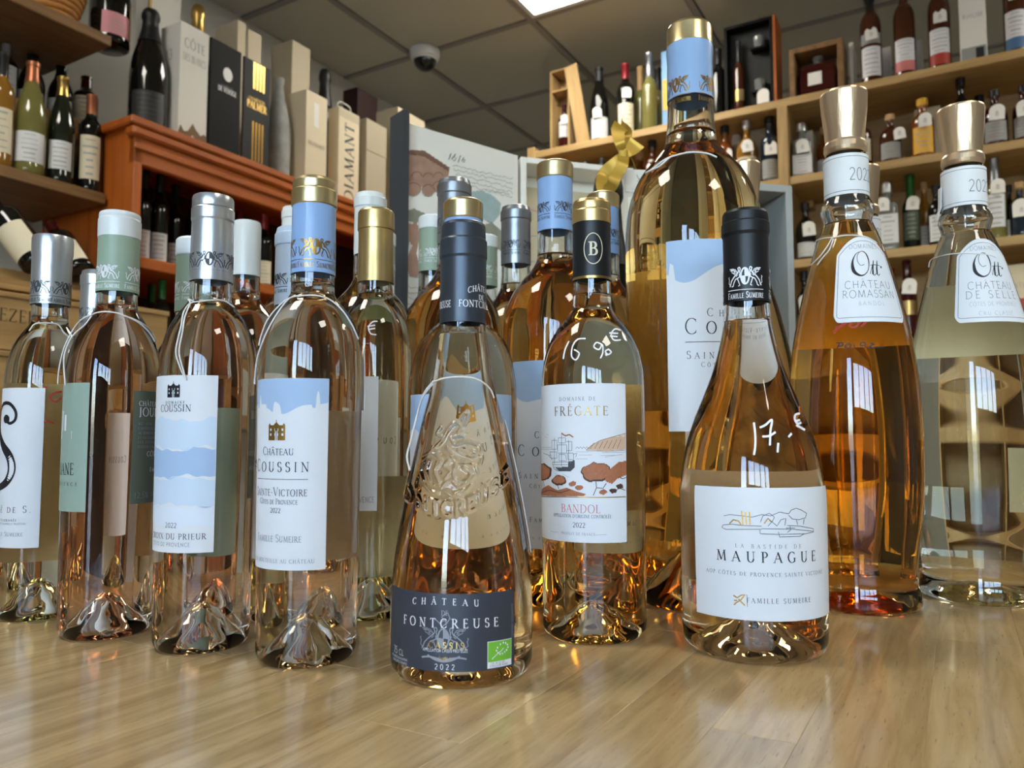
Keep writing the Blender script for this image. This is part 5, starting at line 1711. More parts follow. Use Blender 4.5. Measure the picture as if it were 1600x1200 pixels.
# ------------------------------------------------------------------ shelf bottles
pmat('glass_black', srgb(12, 13, 12), .07, coat=.3)
pmat('glass_dark_green', srgb(22, 30, 20), .07, coat=.3)
pmat('glass_dark_red', srgb(58, 14, 14), .07, coat=.3)
pmat('glass_amber', srgb(120, 62, 22), .08, coat=.3, noise=.25, nscale=14)
pmat('glass_brown', srgb(70, 34, 20), .08, coat=.3, noise=.2, nscale=14)
pmat('glass_pale_green', srgb(116, 112, 62), .08, coat=.3, noise=.2, nscale=14)
pmat('glass_gold', srgb(140, 98, 34), .08, coat=.3, noise=.15, nscale=14)
pmat('glass_smoke', srgb(120, 124, 122), .06, coat=.4, noise=.25, nscale=14)
pmat('glass_navy', srgb(30, 42, 56), .07, coat=.3)
pmat('foil_red', srgb(130, 22, 30), .35, metal=.2)
pmat('foil_green', srgb(34, 96, 44), .4, metal=.2)
pmat('foil_copper', srgb(168, 104, 72), .35, metal=.6)
pmat('foil_yellow', srgb(222, 170, 40), .45)
pmat('cork', srgb(196, 158, 112), .8, noise=.15, nscale=120)
pmat('ink_faint', srgb(176, 174, 168), .6)
pmat('paper_pink', srgb(226, 150, 160), .5)
pmat('paper_grey', srgb(150, 152, 150), .55)
pmat('paper_charcoal', srgb(46, 48, 48), .5)
pmat('paper_yellow', srgb(232, 176, 46), .5)
pmat('paper_red', srgb(176, 60, 46), .5)
pmat('paper_blue', srgb(70, 110, 150), .5)
pmat('paper_rose', srgb(206, 120, 120), .5)
pmat('tag_white', srgb(236, 234, 228), .6)
pmat('card_white', srgb(232, 230, 222), .6, noise=.02, nscale=30)
pmat('card_cream', srgb(222, 208, 178), .6, noise=.03, nscale=30)
pmat('card_beige', srgb(198, 186, 158), .6, noise=.03, nscale=30)
pmat('card_stone', srgb(176, 166, 142), .6, noise=.03, nscale=30)
pmat('card_black', srgb(12, 12, 13), .6, spec=.2)
pmat('card_graphite', srgb(46, 48, 48), .6, spec=.25)
pmat('card_maroon', srgb(44, 14, 16), .5)
pmat('card_sky', srgb(120, 168, 214), .5)
pmat('tissue_grey', srgb(160, 162, 158), .8, noise=.55, nscale=22, bump=.8, spec=.2)

KINDS = {  # normalised (r, z)
 'bordeaux': [(.86, 0), (.97, .015), (1, .04), (1, .60), (.97, .66), (.80, .715), (.52, .755), (.41, .80), (.385, .96), (.43, .965), (.43, 1.0)],
 'burgundy': [(.86, 0), (.97, .015), (1, .04), (1, .46), (.97, .53), (.86, .62), (.66, .72), (.48, .80), (.38, .88), (.36, .96), (.41, .965), (.41, 1.0)],
 'champagne': [(.84, 0), (.97, .015), (1, .05), (1, .44), (.96, .53), (.82, .64), (.58, .75), (.42, .84), (.36, .91), (.44, .93), (.44, .96), (.38, .985), (.30, 1.0)],
 'spirit': [(.88, 0), (.98, .015), (1, .04), (1, .56), (.97, .63), (.80, .69), (.50, .73), (.38, .77), (.36, .88), (.46, .885), (.46, 1.0)],
 'rum': [(.88, 0), (.98, .015), (1, .04), (1, .62), (.95, .70), (.72, .77), (.45, .81), (.36, .84), (.35, .92), (.44, .925), (.44, 1.0)],
 'round': [(.80, 0), (.95, .02), (1, .08), (1, .50), (.93, .60), (.70, .68), (.40, .73), (.30, .77), (.30, .88), (.38, .885), (.38, 1.0)],
 'square': [(.90, 0), (.98, .015), (1, .04), (1, .62), (.95, .67), (.60, .70), (.36, .72), (.34, .84), (.50, .85), (.50, .93), (.42, 1.0)],
 'slim': [(.88, 0), (.98, .01), (1, .03), (1, .56), (.92, .62), (.62, .68), (.45, .74), (.42, .95), (.48, .955), (.48, 1.0)],
}
CAPZ = {'bordeaux': .80, 'burgundy': .82, 'champagne': .74, 'spirit': .86, 'rum': .83, 'round': .86, 'square': .83, 'slim': .70}
_bm = {}
def prof_r(kind, z):
    zs = [q[1] for q in KINDS[kind]]; rs = [q[0] for q in KINDS[kind]]
    return float(np.interp(z, zs, rs))
def wobble(kind):
    if kind != 'square': return None
    return True
def bg_mesh(kind, part, R, H, mat):
    key = (kind, part, round(R, 4), round(H, 3), mat)
    if key in _bm: return _bm[key]
    P = KINDS[kind]
    cz = CAPZ[kind]
    if part == 'glass':
        zs = np.linspace(.02, .97, 34)
        zq = [z for _, z in P]; rq = [r for r, _ in P]
        rr = pchip(zq, rq, zs)
        prof = [(0, .004 * 0)] + [(P[0][0] * R, 0)] + [(float(a) * R, float(z) * H) for a, z in zip(rr, zs)] + [(0, .97 * H)]
    else:
        zs = [cz] + [z for _, z in P if z > cz]
        zs = sorted(set(zs))
        prof = [((prof_r(kind, cz) + .01) * R, cz * H)] + [((prof_r(kind, z) + .035) * R, z * H) for z in zs] + [(prof_r(kind, 1.0) * R * .8, H * 1.004), (0, H * 1.005)]
    seg = 28
    v, f = lathe(prof, seg)
    if kind == 'square':
        out = []
        for (x, y, z) in v:
            r = math.hypot(x, y)
            if r > 1e-6 and z < .70 * H:
                a = math.atan2(y, x)
                k = min(1.30, 1 / max(abs(cos(a)), abs(sin(a)))) * .92
                x, y = x * k, y * k
            out.append((x, y, z))
        v = out
    me = make_mesh(part, v, f, mat, smooth=True, auto=50)
    _bm[key] = me
    return me
def bent(kind, R, H, z0, z1, half, off, mat, name, sq=False):
    key = ('lab', kind, round(R, 4), round(H, 3), z0, z1, half, off, mat)
    if key in _bm: return _bm[key]
    n, m = 12, 5
    V, Fc = [], []
    for i in range(n + 1):
        a = -half + 2 * half * i / n
        for j in range(m + 1):
            z = z0 + (z1 - z0) * j / m
            r = prof_r(kind, z) * R + off
            if kind == 'square':
                V.append((R * .93 * a, -R * .92 - off, z * H))
            else:
                V.append((r * sin(a), -r * cos(a), z * H))
    for i in range(n):
        for j in range(m):
            q = i * (m + 1) + j
            Fc.append((q, q + m + 1, q + m + 2, q + 1))
    o = len(V)
    # give the sheet thickness
    V2 = []
    for (x, y, z) in V:
        l = math.hypot(x, y)
        V2.append((x * (1 - .0004 / l), y * (1 - .0004 / l), z))
    Fb = [tuple(reversed([i + o for i in q])) for q in Fc]
    V += V2
    Fc += Fb
    me = make_mesh(name, V, Fc, mat, smooth=True)
    _bm[key] = me
    return me
_tag_me = {}
def tag_mesh(s):
    s = round(s, 3)
    if s in _tag_me: return _tag_me[s]
    w, h = .020 * s, .050 * s
    out = [(-w, 0), (w, 0), (w, h * .62)] + [(w * cos(a), h * .62 + h * .38 * sin(a)) for a in np.linspace(.35, pi - .35, 7)] + [(-w, h * .62)]
    n = len(out)
    V = [(x, -.0006, z) for x, z in out] + [(x, .0006, z) for x, z in out]
    Fc = [tuple(range(n)), tuple(reversed(range(n, 2 * n)))] + [(i, i + n, (i + 1) % n + n, (i + 1) % n) for i in range(n)]
    me = make_mesh('price_tag', V, Fc, 'tag_white')
    _tag_me[s] = me
    return me
def lines_mesh(key, w, h, rows, mat, seed=0):
    k = ('ln', key, round(w, 4), round(h, 4), rows, mat, seed)
    if k in _bm: return _bm[k]
    rr = random.Random(seed)
    V, Fc = [], []
    for i in range(rows):
        z = h * (i + .5) / rows
        ww = w * rr.uniform(.35, .95)
        t = h / rows * rr.uniform(.16, .42)
        o = len(V)
        V += [(-ww, 0, z - t), (ww, 0, z - t), (ww, 0, z + t), (-ww, 0, z + t)]
        Fc.append((o, o + 1, o + 2, o + 3))
    me = make_mesh('print', V, Fc, mat)
    _bm[k] = me
    return me
def face_eye(p, turn=0.0):
    return math.atan2(-p.x, p.y) * -1 * -1 + turn if False else math.atan2(p.y, p.x) - pi / 2 + turn

def bg(plane, d, x, ytop, zbase, hw, kind, glass, capm, lab, lmat='paper_white', lz=(.10, .40), half=1.0, tagz=None, group=None, turn=0.0, cat='bottle', band=None, name=None, ybase=None, R=None, H=None, sub=True, zmax=None):
    """shelf bottle whose top shows at pixel (x, ytop), standing on height zbase"""
    p = plane(x, ytop, d)
    sc = (p.y / ray(x, ytop).y) / F
    R = R or hw * sc * cos(math.atan((x - 800) / F))
    zbase += .0006
    H = H or (p.z - zbase)
    if zmax: H = min(H, zmax - zbase)
    root = thing(name or ('wine_bottle' if kind in ('bordeaux', 'burgundy') else 'champagne_bottle' if kind == 'champagne' else 'spirit_bottle'), lab, cat, (p.x, p.y, zbase), face_eye(p, turn), group)
    link('glass_body', bg_mesh(kind, 'glass', R, H, glass), root)
    if capm: link('capsule' if kind in ('bordeaux', 'burgundy', 'champagne', 'slim') else 'stopper', bg_mesh(kind, 'cap', R, H, capm), root)
    if lmat:
        L = link('label', bent(kind, R, H, lz[0], lz[1], half, .0006, lmat, 'label'), root)
        if sub:
            off = R * (1.0 if kind != 'square' else .92) + .0022
            nar = prof_r(kind, (lz[0] + lz[1]) / 2) * R
            # a bent strip of small print rows
            k = ('bp', kind, round(R, 4), round(H, 3), lz, lmat)
            if k not in _bm:
                rr = random.Random(len(_bm))
                V, Fc = [], []
                rows = 6
                for i in range(rows):
                    z = lz[0] + (lz[1] - lz[0]) * (i + .7) / (rows + .4)
                    hh = (lz[1] - lz[0]) / rows * rr.uniform(.05, .15)
                    aw = half * rr.uniform(.3, .72)
                    for j in range(8):
                        a0, a1 = -aw + 2 * aw * j / 8, -aw + 2 * aw * (j + 1) / 8
                        o = len(V)
                        for (a, zz) in ((a0, z - hh), (a1, z - hh), (a1, z + hh), (a0, z + hh)):
                            r_ = nar + .0016
                            V.append((R * .93 * a, -R * .92 - .0012, zz * H) if kind == 'square' else (r_ * sin(a), -r_ * cos(a), zz * H))
                        Fc.append((o, o + 1, o + 2, o + 3))
                _bm[k] = make_mesh('lettering', V, Fc, 'ink_grey' if lmat in ('paper_charcoal', 'paper_navy') else 'ink_faint')
            link('lettering', _bm[k], L)
        if band:
            link('label_band', bent(kind, R, H, band[1], band[2], half, .0010, band[0], 'label_band'), root)
    if tagz:
        t = link('price_tag', tag_mesh(tagz[1] if len(tagz) > 1 else 1.0), root)
        t.location = (tagz[2] if len(tagz) > 2 else .004, -R * 1.02 - .004, tagz[0] * H)
        t.rotation_euler = (rad(-8), rad(random.uniform(-6, 6)), 0)
        pr = link('lettering', lines_mesh('tag', .010, .018, 3, 'ink_pale', 4), t, (0, -.0010, .012))
        pr['kind'] = 'stuff'
    return root

# left shelf, front row
fr = dict(plane=on_L, d=DW + .042, zbase=zs_low)
bg(**fr, x=6, ytop=84, hw=21, kind='bordeaux', glass='glass_gold', capm='cap_black', lab='amber wine bottle with cream label at the left edge of the shelf', lmat='paper_cream', lz=(.12, .50))
bg(**fr, x=52, ytop=99, hw=26, kind='burgundy', glass='glass_pale_green', capm='foil_copper', lab='pale green glass wine bottle with copper capsule and white label', lz=(.10, .36))
bg(**fr, x=99, ytop=122, hw=22, kind='burgundy', glass='glass_dark_green', capm='foil_gold', lab='dark wine bottle with gold capsule and small white label, shelf front', lz=(.12, .38), half=.9)
bg(**fr, x=144, ytop=150, hw=19.5, kind='bordeaux', glass='glass_black', capm='foil_copper', lab='dark wine bottle with bronze capsule and tall cream label beside the dresser', lmat='paper_cream', lz=(.12, .56), half=.9)
# left shelf, raised back row
bk = dict(plane=on_L, d=DW + .215, zbase=zs_step, zmax=zs_up - .034)
bg(**bk, x=15, ytop=4, hw=19, kind='bordeaux', glass='glass_black', capm='cap_silver', lab='dark wine bottle with silver capsule and tall white label, back row', lz=(.08, .62))
bg(**bk, x=54, ytop=22, hw=22, kind='burgundy', glass='glass_black', capm='cap_black', lab='black wine bottle with sloping shoulders second from left in the back row', lz=(.10, .34))
bg(**bk, x=99, ytop=40, hw=21, kind='burgundy', glass='glass_black', capm='glass_black', lab='black wine bottle with white label behind the gold capped one', lz=(.10, .38))
bg(**bk, x=138, ytop=56, hw=20, kind='bordeaux', glass='glass_black', capm='glass_dark_red', lab='dark wine bottle with oxblood capsule and cream label in the back row', lmat='paper_cream', lz=(.10, .60))
# upper shelf
p = on_L(178, 58, DW + .07)
ch = bg(on_L, DW + .07, 176, -75, zs_up, 33, 'champagne', 'glass_black', 'cap_black', 'black champagne bottle with oval pink label on the upper shelf', 'paper_pink', (.08, .30), .75, cat='champagne bottle', turn=.35)
bx = on_L(80, 10, DW + .10)
K = thing('wicker_basket', 'round woven straw basket on the upper shelf', 'basket', (bx.x, bx.y, zs_up))
pmat('straw', srgb(190, 132, 66), .7, noise=.3, nscale=160, bump=.6)
for i in range(7):
    v, f = tube_vf([((.048 + .004 * i) * cos(a), (.048 + .004 * i) * sin(a), .0098 + .0145 * i) for a in np.linspace(0, 2 * pi, 33)[:-1]], .009, 6, closed=True)
    mobj('woven_ring', v, f, 'straw', K, smooth=True)
v, f = lathe([(0, .0006), (.044, .0006), (.044, .006), (0, .006)], 24)
mobj('bottom', v, f, 'straw', K)

# ------------------------------------------------------------------ things on top of the orange dresser
def px_of(p):
    q = p - EYE
    f_ = q.y * CP + q.z * SP
    return 800 + F * q.x / f_, 600 - F * (q.z * CP - q.y * SP) / f_

def carton(xc, xr, xl, ytop, d, zbase, mat, label_, name='gift_box', cat='box', lid=None, group=None, yback=None):
    """box in room axes: near corner at pixel column xc, front runs to xr, side runs back to xl"""
    zt = on_L(xc, ytop, d).z
    u0 = uv(on_L(xc, ytop, d))[0]
    pr = on_L(xr, ytop, d)
    lo, hi = .005, .6
    for _ in range(30):
        m = (lo + hi) / 2
        if px_of(un(u0, d + m, zt))[0] > xl: lo = m
        else: hi = m
    dep = lo
    # right end: column xr at the same height
    a, b_ = u0 + .01, u0 + 1.2
    for _ in range(30):
        m = (a + b_) / 2
        if px_of(un(m, d, zt))[0] < xr: a = m
        else: b_ = m
    w = a - u0
    zbase += .0005
    root = thing(name, label_, cat, un(u0, d, zbase), pi / 2 - YAW, group)
    H = zt - zbase
    box('carton_body' if name != 'paper_bag' else 'bag_body', 0, w, 0, dep, 0, H if not lid else H * lid, mat, root, .0015)
    if lid:
        box('lid', -.001, w + .001, -.001, dep + .001, H * lid, H, mat, root, .0015)
    return root, w, dep, H
def flat_text(root, txt, x, z, cap, mat, w=None, style='serif', bold=1.0, y=-.0008, rot=False, side=False, name='lettering', center=True, tilt=0.0):
    v, f, tw = text2d(txt, cap, style, bold, .1, width=w)
    P = [((p[0] - tw / 2) if center else p[0], p[1]) for p in v]
    if rot: P = [(-b_, a) for a, b_ in P]
    if side: V = [(y, -a + x, z + b_) for a, b_ in P]
    else: V = [(a + x, y, z + b_) for a, b_ in P]
    return mobj(name, V, [tuple(q) for q in f], mat, root)
def flat_fill(root, poly, mat, y=-.0008, name='print', rows=20):
    v, f = fill_poly(poly, rows)
    return mobj(name, [(a, y, b_) for a, b_ in v], f, mat, root)

R_, w, dp, H = carton(283, 327, 252, 31, DO + .05, zo_top, 'card_white', 'tall white champagne carton with grey lettering and torn brown band')
flat_text(R_, 'CÔTE', w * .5, H * .80, .026, 'ink_pale', w=w * .72)
flat_text(R_, 'DES BLANCS', w * .5, H * .69, .020, 'ink_pale', w=w * .80)
pmat('print_brown', srgb(120, 92, 62), .6, noise=.2, nscale=60)
tz = [(0, .07), (.08, .13), (.2, .09), (.33, .10), (.5, .17), (.62, .13), (.78, .10), (.9, .12), (1, .11), (1, .06), (.85, .055), (.7, .04), (.5, .08), (.35, .05), (.2, .05), (.1, .03), (0, .035)]
flat_fill(R_, [(a * w, b_ * H * 1.1) for a, b_ in tz], 'print_brown', name='torn_band_print')
flat_text(R_, '13', dp * .55, H * .70, .030, 'ink_grey', y=-.0008, side=True, bold=.6, style='sans', name='handwriting')
R_, w, dp, H = carton(330, 378, 327, 57, DO + .05, zo_top, 'card_black', 'tall black champagne carton with a white round emblem')
v, f = fill_poly(arc(w * .55, H * .74, w * .15, w * .19, 0, 360, 24), 20)
mobj('emblem', [(a, -.001, b_) for a, b_ in v], f, 'ink_white', R_)
flat_text(R_, 'CHAMPAGNE', w * .55, H * .615, .008, 'ink_pale', w=w * .38)
flat_text(R_, 'DE VENOGE', w * .55, H * .575, .014, 'ink_white', w=w * .58, bold=1.3, style='bold')
R_, w, dp, H = carton(382, 423, 379, 87, DO + .05, zo_top, 'card_graphite', 'graphite champagne carton with gold stripes')
for k in range(4):
    a = w * (.34 + .12 * k)
    flat_fill(R_, [(a, H * .74), (a + w * .075, H * .74), (a + w * .075, H * .99), (a, H * .99)], 'foil_gold', name='stripe_print', rows=2)
    flat_fill(R_, [(a, H * .08), (a + w * .06, H * .08), (a + w * .06, H * .44), (a, H * .44)], 'foil_gold_ink', name='stripe_print', rows=2)
flat_text(R_, 'CHAMPAGNE', w * .5, H * .63, .010, 'foil_gold', w=w * .6)
flat_text(R_, 'PALMER', w * .5, H * .555, .022, 'foil_gold', w=w * .72, bold=1.3, style='bold')
bb = bg(on_L, DO + .12, 436, 118, zo_top, 20, 'champagne', 'tissue_grey', None, 'bottle wrapped in mottled grey paper between the cartons', None, cat='wrapped bottle')
R_, w, dp, H = carton(457, 485, 424, 61, DO + .24, zo_top, 'card_beige', 'tall beige carton standing in the back row above the others')
flat_text(R_, 'BLIN', dp * .25, H * .62, .014, 'ink_grey', side=True, rot=True, style='bold')
R_, w, dp, H = carton(479, 512, 447, 138, DO + .05, zo_top, 'card_cream', 'cream champagne carton with small lettering on its front')
flat_text(R_, 'RUINART', w * .5, H * .46, .013, 'ink_grey', w=w * .75)
flat_fill(R_, [(w * .36, H * .66), (w * .60, H * .66), (w * .60, H * .90), (w * .36, H * .90)], 'card_white', name='sticker', rows=2)
R_, w, dp, H = carton(530, 562, 513, 165, DO + .06, zo_top, 'card_cream', 'cream patterned paper bag with vertical lettering', name='paper_bag', cat='bag')
flat_text(R_, 'DIAMANT', w * .72, H * .46, w * .42, 'ink_grey', w=H * .80, rot=True, bold=1.2)
for k in range(12):
    a = w * (.04 + .08 * k)
    flat_fill(R_, [(a, H * .90), (a + w * .035, H * .90), (a + w * .035, H * .985), (a, H * .985)], 'card_stone', name='pattern_print', rows=1)
    flat_fill(R_, [(a, H * .01), (a + w * .035, H * .01), (a + w * .035, H * .06), (a, H * .06)], 'card_stone', name='pattern_print', rows=1)
v, f = tube_vf(smooth_path([(w * .2, dp * .5, H), (w * .25, dp * .5, H + .03), (w * .75, dp * .5, H + .03), (w * .8, dp * .5, H)], 6), .0025, 6)
mobj('handle', v, f, 'string', R_)
R_, w, dp, H = carton(573, 604, 562, 184, DO + .05, zo_top, 'card_stone', 'stone coloured carton with a fitted lid at the end of the row', lid=.66)
R_, w, dp, H = carton(559, 590, 536, 135, DO + .26, zo_top, 'card_maroon', 'dark maroon box in the back row')
R_, w, dp, H = carton(622, 664, 588, 166, DO + .04, zo_top, 'card_beige', 'pale carton partly hidden by the printed gift box lid')
R_, w, dp, H = carton(236, 284, 214, -40, DO + .26, zo_top, 'card_white', 'white carton with gold edge behind the black magnum')
box('gold_edge', -.003, .004, -.003, .004, 0, H, 'foil_gold', R_)
R_, w, dp, H = carton(372, 385, 336, 30, DO + .28, zo_top, 'card_cream', 'cream carton behind the black carton')
R_, w, dp, H = carton(388, 409, 386, 44, DO + .28, zo_top, 'card_cream', 'narrow cream carton behind the graphite carton')
bg(on_L, DO + .11, 236, 17, zo_top, 31, 'champagne', 'glass_black', 'cap_black', 'large black champagne bottle with charcoal label on the dresser', 'paper_charcoal', (.08, .32), .9, cat='champagne bottle')
bg(on_L, DO + .24, 310, 10, zo_top, 24, 'champagne', 'glass_dark_green', 'foil_gold', 'champagne bottle with gold foil neck behind the white carton', None, cat='champagne bottle')
bg(on_L, DO + .24, 508, 110, zo_top, 20, 'champagne', 'glass_black', 'cap_black', 'black champagne bottle in the back row behind the cream carton', None, cat='champagne bottle')

# bottles inside the dresser
ins = dict(plane=on_L, zbase=zo_sh, kind='bordeaux')
for i, (x, yt, d, hw, cm, lm, lab) in enumerate((
        (226, 268, .12, 14, 'cap_black', 'paper_white', 'black wine bottle at the left end of the dresser shelf'),
        (251, 274, .12, 16, 'cap_black', 'paper_white', 'black wine bottle with square white label on the dresser shelf'),
        (275, 290, .20, 13, 'cap_black', 'paper_white', 'black wine bottle with white label behind and right of its twin on the dresser shelf'),
        (305, 298, .20, 14, 'foil_red', 'paper_cream', 'wine bottle with red capsule above the silver capped rosé'),
        (345, 306, .12, 15, 'foil_red', 'paper_cream', 'wine bottle with red capsule over the right edge of the silver capsule'),
        (374, 330, .22, 13, 'foil_red', 'paper_cream', 'wine bottle with red capsule above the plain white capsule'),
        (413, 336, .10, 15, 'foil_red', 'paper_cream', 'wine bottle with red capsule and cream label right of the plain white capsule'),
        (398, 344, .25, 12, 'foil_red', 'paper_cream', 'wine bottle with red capsule half hidden in the dark of the dresser'),
        (604, 396, .10, 12, 'foil_red', 'paper_cream', 'wine bottle with red capsule at the far end of the dresser'))):
    bg(**ins, d=DO + d, x=x, ytop=yt, hw=hw, glass='glass_black', capm=cm, lab=lab, lmat=lm, lz=(.06, .36), half=.95, group='wine bottles in the dresser', cat='wine bottle')
ins2 = dict(plane=on_L, zbase=zo_sh2, kind='bordeaux', zmax=zo_sh - .034)
for (x, yt, d, lab) in ((254, 438, .10, 'wine bottle with green capsule on the lower dresser shelf'), (238, 432, .18, 'wine bottle with green capsule at the end of the lower dresser shelf')):
    bg(**ins2, d=DO + d, x=x, ytop=yt, hw=15, glass='glass_dark_green', capm='foil_green', lab=lab, lmat='paper_white', lz=(.08, .38), group='green capped bottles in the dresser', cat='wine bottle')

# ------------------------------------------------------------------ wooden wine crates below the left shelf
def crate(xl, xr, ytop, d, H, D_, label_, words=None, z0=None, open_top=False, small=None):
    zt = on_L((xl + xr) / 2, ytop, d).z
    u0, u1 = uv(on_L(xl, ytop, d))[0], uv(on_L(xr, ytop, d))[0]
    root = thing('wine_crate', label_, 'crate', un(u0, d, zt - H), pi / 2 - YAW)
    w = u1 - u0
    n = max(1, round(H / .10))
    for i in range(n):
        a, b_ = H * i / n + .001, H * (i + 1) / n - .001
        box('plank', 0, w, 0, .012, a, b_, 'wood_crate', root, .001)
        box('plank', 0, w, D_ - .012, D_, a, b_, 'wood_crate', root, .001)
    box('end_panel', 0, .014, .013, D_ - .013, 0, H, 'wood_crate', root, .001)
    box('end_panel', w - .014, w, .013, D_ - .013, 0, H, 'wood_crate', root, .001)
    box('bottom', .015, w - .015, .013, D_ - .013, 0, .01, 'wood_crate', root)
    if not open_top: box('lid', -.004, w + .004, -.004, D_ + .004, H, H + .012, 'wood_crate', root, .002)
    if words:
        flat_text(root, words[0], words[1] * w, H * words[2], words[3], 'print_dark', style='serif', bold=1.1, center=False)
    return root, w, H
pmat('print_dark', srgb(70, 48, 30), .7)
c1, w1, h1 = crate(-140, 128, 462, dcr, on_L(-6, 462, dcr).z - on_L(-6, 556, dcr).z - .0135, .36, 'wooden wine crate with branded dark lettering at the left edge', None)
uA = uv(on_L(4, 500, dcr))[0] - uv(on_L(-140, 462, dcr))[0]
flat_text(c1, 'VEZELAY', uA - .030, h1 * .55, .026, 'print_dark', center=False, bold=.9)
c2, w2, h2 = crate(-140, 128, 556, dcr, on_L(-6, 556, dcr).z - z_deep - .0008, .36, 'lower wooden wine crate stacked under the lettered crate', None)
c3, w3, h3 = crate(205, 262, 490, dcr, on_L(233.5, 490, dcr).z - z_deep - .0008, .075, 'small wooden crate standing in front of the dresser', None)
# tilted display tray and the two bottles lying in it
zt1 = on_L(-6, 462, dcr).z + .0125
def lying(px0, px1, d0, d1, R, label_, capm, lmat):
    """bottle lying from its base at px0 to its neck end at px1"""
    a, b_ = on_L(*px0, d0), on_L(*px1, d1)
    H = (b_ - a).length
    root = thing('wine_bottle', label_, 'wine bottle', a)
    zax = (b_ - a).normalized()
    xax = Vector((1, 0, 0)) - zax * zax.x
    xax.normalize()
    yax = zax.cross(xax)
    root.matrix_basis = Matrix.Translation(a) @ Matrix((xax, yax, zax)).transposed().to_4x4()
    link('glass_body', bg_mesh('bordeaux', 'glass', R, H, 'glass_black'), root)
    link('capsule', bg_mesh('bordeaux', 'cap', R, H, capm), root)
    link('label', bent('bordeaux', R, H, .10, .48, 1.2, .0006, lmat, 'label'), root)
    return root
tr = thing('display_tray', 'tilted open wooden tray holding two lying wine bottles', 'tray', un(uv(on_L(-60, 430, dcr + .10))[0], dcr + .02, zt1), pi / 2 - YAW)
for k in range(4):
    v, f = box_vf(0, .34, .02 + .075 * k, .085 + .075 * k, 0, .012, .001)
    mobj('slat', v, f, 'wood_crate', tr, loc=(0, 0, .012 + .026 * k))
for a in (0, .32):
    V = [(a, 0, 0), (a + .02, 0, 0), (a + .02, .32, 0), (a, .32, 0), (a, 0, .02), (a + .02, 0, .02), (a + .02, .32, .135), (a, .32, .135)]
    mobj('side_panel', V, [(3, 2, 1, 0), (4, 5, 6, 7), (0, 1, 5, 4), (1, 2, 6, 5), (2, 3, 7, 6), (3, 0, 4, 7)], 'wood_crate', tr)
lying((62, 415), (-25, 300), dcr + .10, dcr + .22, .036, 'black wine bottle lying in the tray, nearest the left edge', 'cap_black', 'paper_cream')
lying((128, 428), (76, 350), dcr + .10, dcr + .22, .034, 'black wine bottle with dark red capsule lying in the tray', 'glass_dark_red', 'paper_cream')

# ------------------------------------------------------------------ right hand shelves
def on_top(x, ytop, hw, kind, glass, capm, lab, row, dd=.10, **kw):
    if row: kw['zmax'] = zb[row - 1] - .036
    return bg(on_B, DB + dd, x, ytop, zb[row], hw, kind, glass, capm, lab, **kw)

def bbox(xl, xr, ytop, row, dd, depth, mat, label_, name='gift_box', cat='box', zextra=0.0, body=True):
    """box on the pine shelves, its front seen from column xl to xr; local X = U (depth), local Y = N (leftward)"""
    a, c = on_B(xl, ytop, DB + dd), on_B(xr, ytop, DB + dd)
    n1_, n0_ = uv(a)[1], uv(c)[1]
    zextra += .0005
    H = (a.z + c.z) / 2 - zb[row] - zextra
    if row: H = min(H, zb[row - 1] - .034 - zb[row] - zextra)
    root = thing(name, label_, cat, un(DB + dd, n0_, zb[row] + zextra), pi / 2 - YAW)
    if body: box('carton_body', 0, depth, 0, n1_ - n0_, 0, H, mat, root, .0015)
    return root, n1_ - n0_, H
def btext(root, txt, y, z, cap, mat, w=None, style='sans', x=-.0008, name='lettering', bold=1.0):
    v, f, tw = text2d(txt, cap, style, bold, .1, width=w)
    return mobj(name, [(x, y - (p[0] - tw / 2), z + p[1]) for p in v], [tuple(q) for q in f], mat, root)

# top shelf
r1, w, H = bbox(859, 889, 108, 0, .06, .095, None, 'open pine wine box standing upright on the shelf end', name='wine_box', body=False)
for nm, q in (('side', (0, .095, 0, .008, 0, H)), ('side', (0, .095, w - .008, w, 0, H)), ('bottom', (0, .095, .008, w - .008, 0, .008)), ('top', (0, .095, .008, w - .008, H - .008, H)), ('back', (.087, .095, .008, w - .008, .008, H - .008)), ('crossbar', (.005, .085, .008, w - .008, H * .74, H * .76)), ('divider', (.03, .05, .012, .030, H * .77, H - .01))):
    box(nm, *q, 'wood_pine_v', r1, .001)
pw = un(DB + .106, uv(on_B(874, 160, DB + .06))[1], zb[0] + .008)
xw, yw = px_of(pw + Vector((0, 0, .22)))
bg(on_B, DB + .106, xw, yw, zb[0] + .0085, 9.5, 'bordeaux', 'glass_dark_red', 'glass_dark_red', 'small red wine bottle standing inside the open pine box', lz=(.30, .62), tagz=(.56, .9), cat='wine bottle')
pl_ = thing('pine_plank', 'loose pine plank leaning beside the open wine box', 'plank', un(DB + .05, uv(on_B(912, 205, DB + .05))[1], zb[0] + .006), pi / 2 - YAW)
V, Fc = box_vf(-.003, .003, -.03, .03, 0, H * .99, .001)
ln_ = mobj('panel', V, Fc, 'wood_pine_v', pl_)
ln_.rotation_euler = (rad(-10), 0, 0)
ln_.rotation_euler = (0, 0, rad(70)); 
ln_.rotation_euler = (rad(9.5) * -1, rad(0), 0)
on_top(936, 107, 15, 'burgundy', 'glass_black', 'cap_black', 'black burgundy bottle with white label and price tag on the top shelf', 0, lz=(.08, .34), tagz=(.33, .95, -.008), cat='wine bottle')
on_top(977, 101, 14, 'bordeaux', 'glass_black', 'foil_red', 'red capped wine bottle with cream label on the top shelf', 0, lmat='paper_cream', lz=(.10, .46), tagz=(.52, .95), cat='wine bottle')
on_top(1014, 84, 12, 'slim', 'glass_pale_green', 'cap_pewter', 'tall slim pale green bottle, middle of three', 0, lmat=None)
on_top(1000, 105, 10, 'slim', 'glass_pale_green', 'cork', 'slim pale green bottle left of the tallest one', 0, .2, lmat=None)
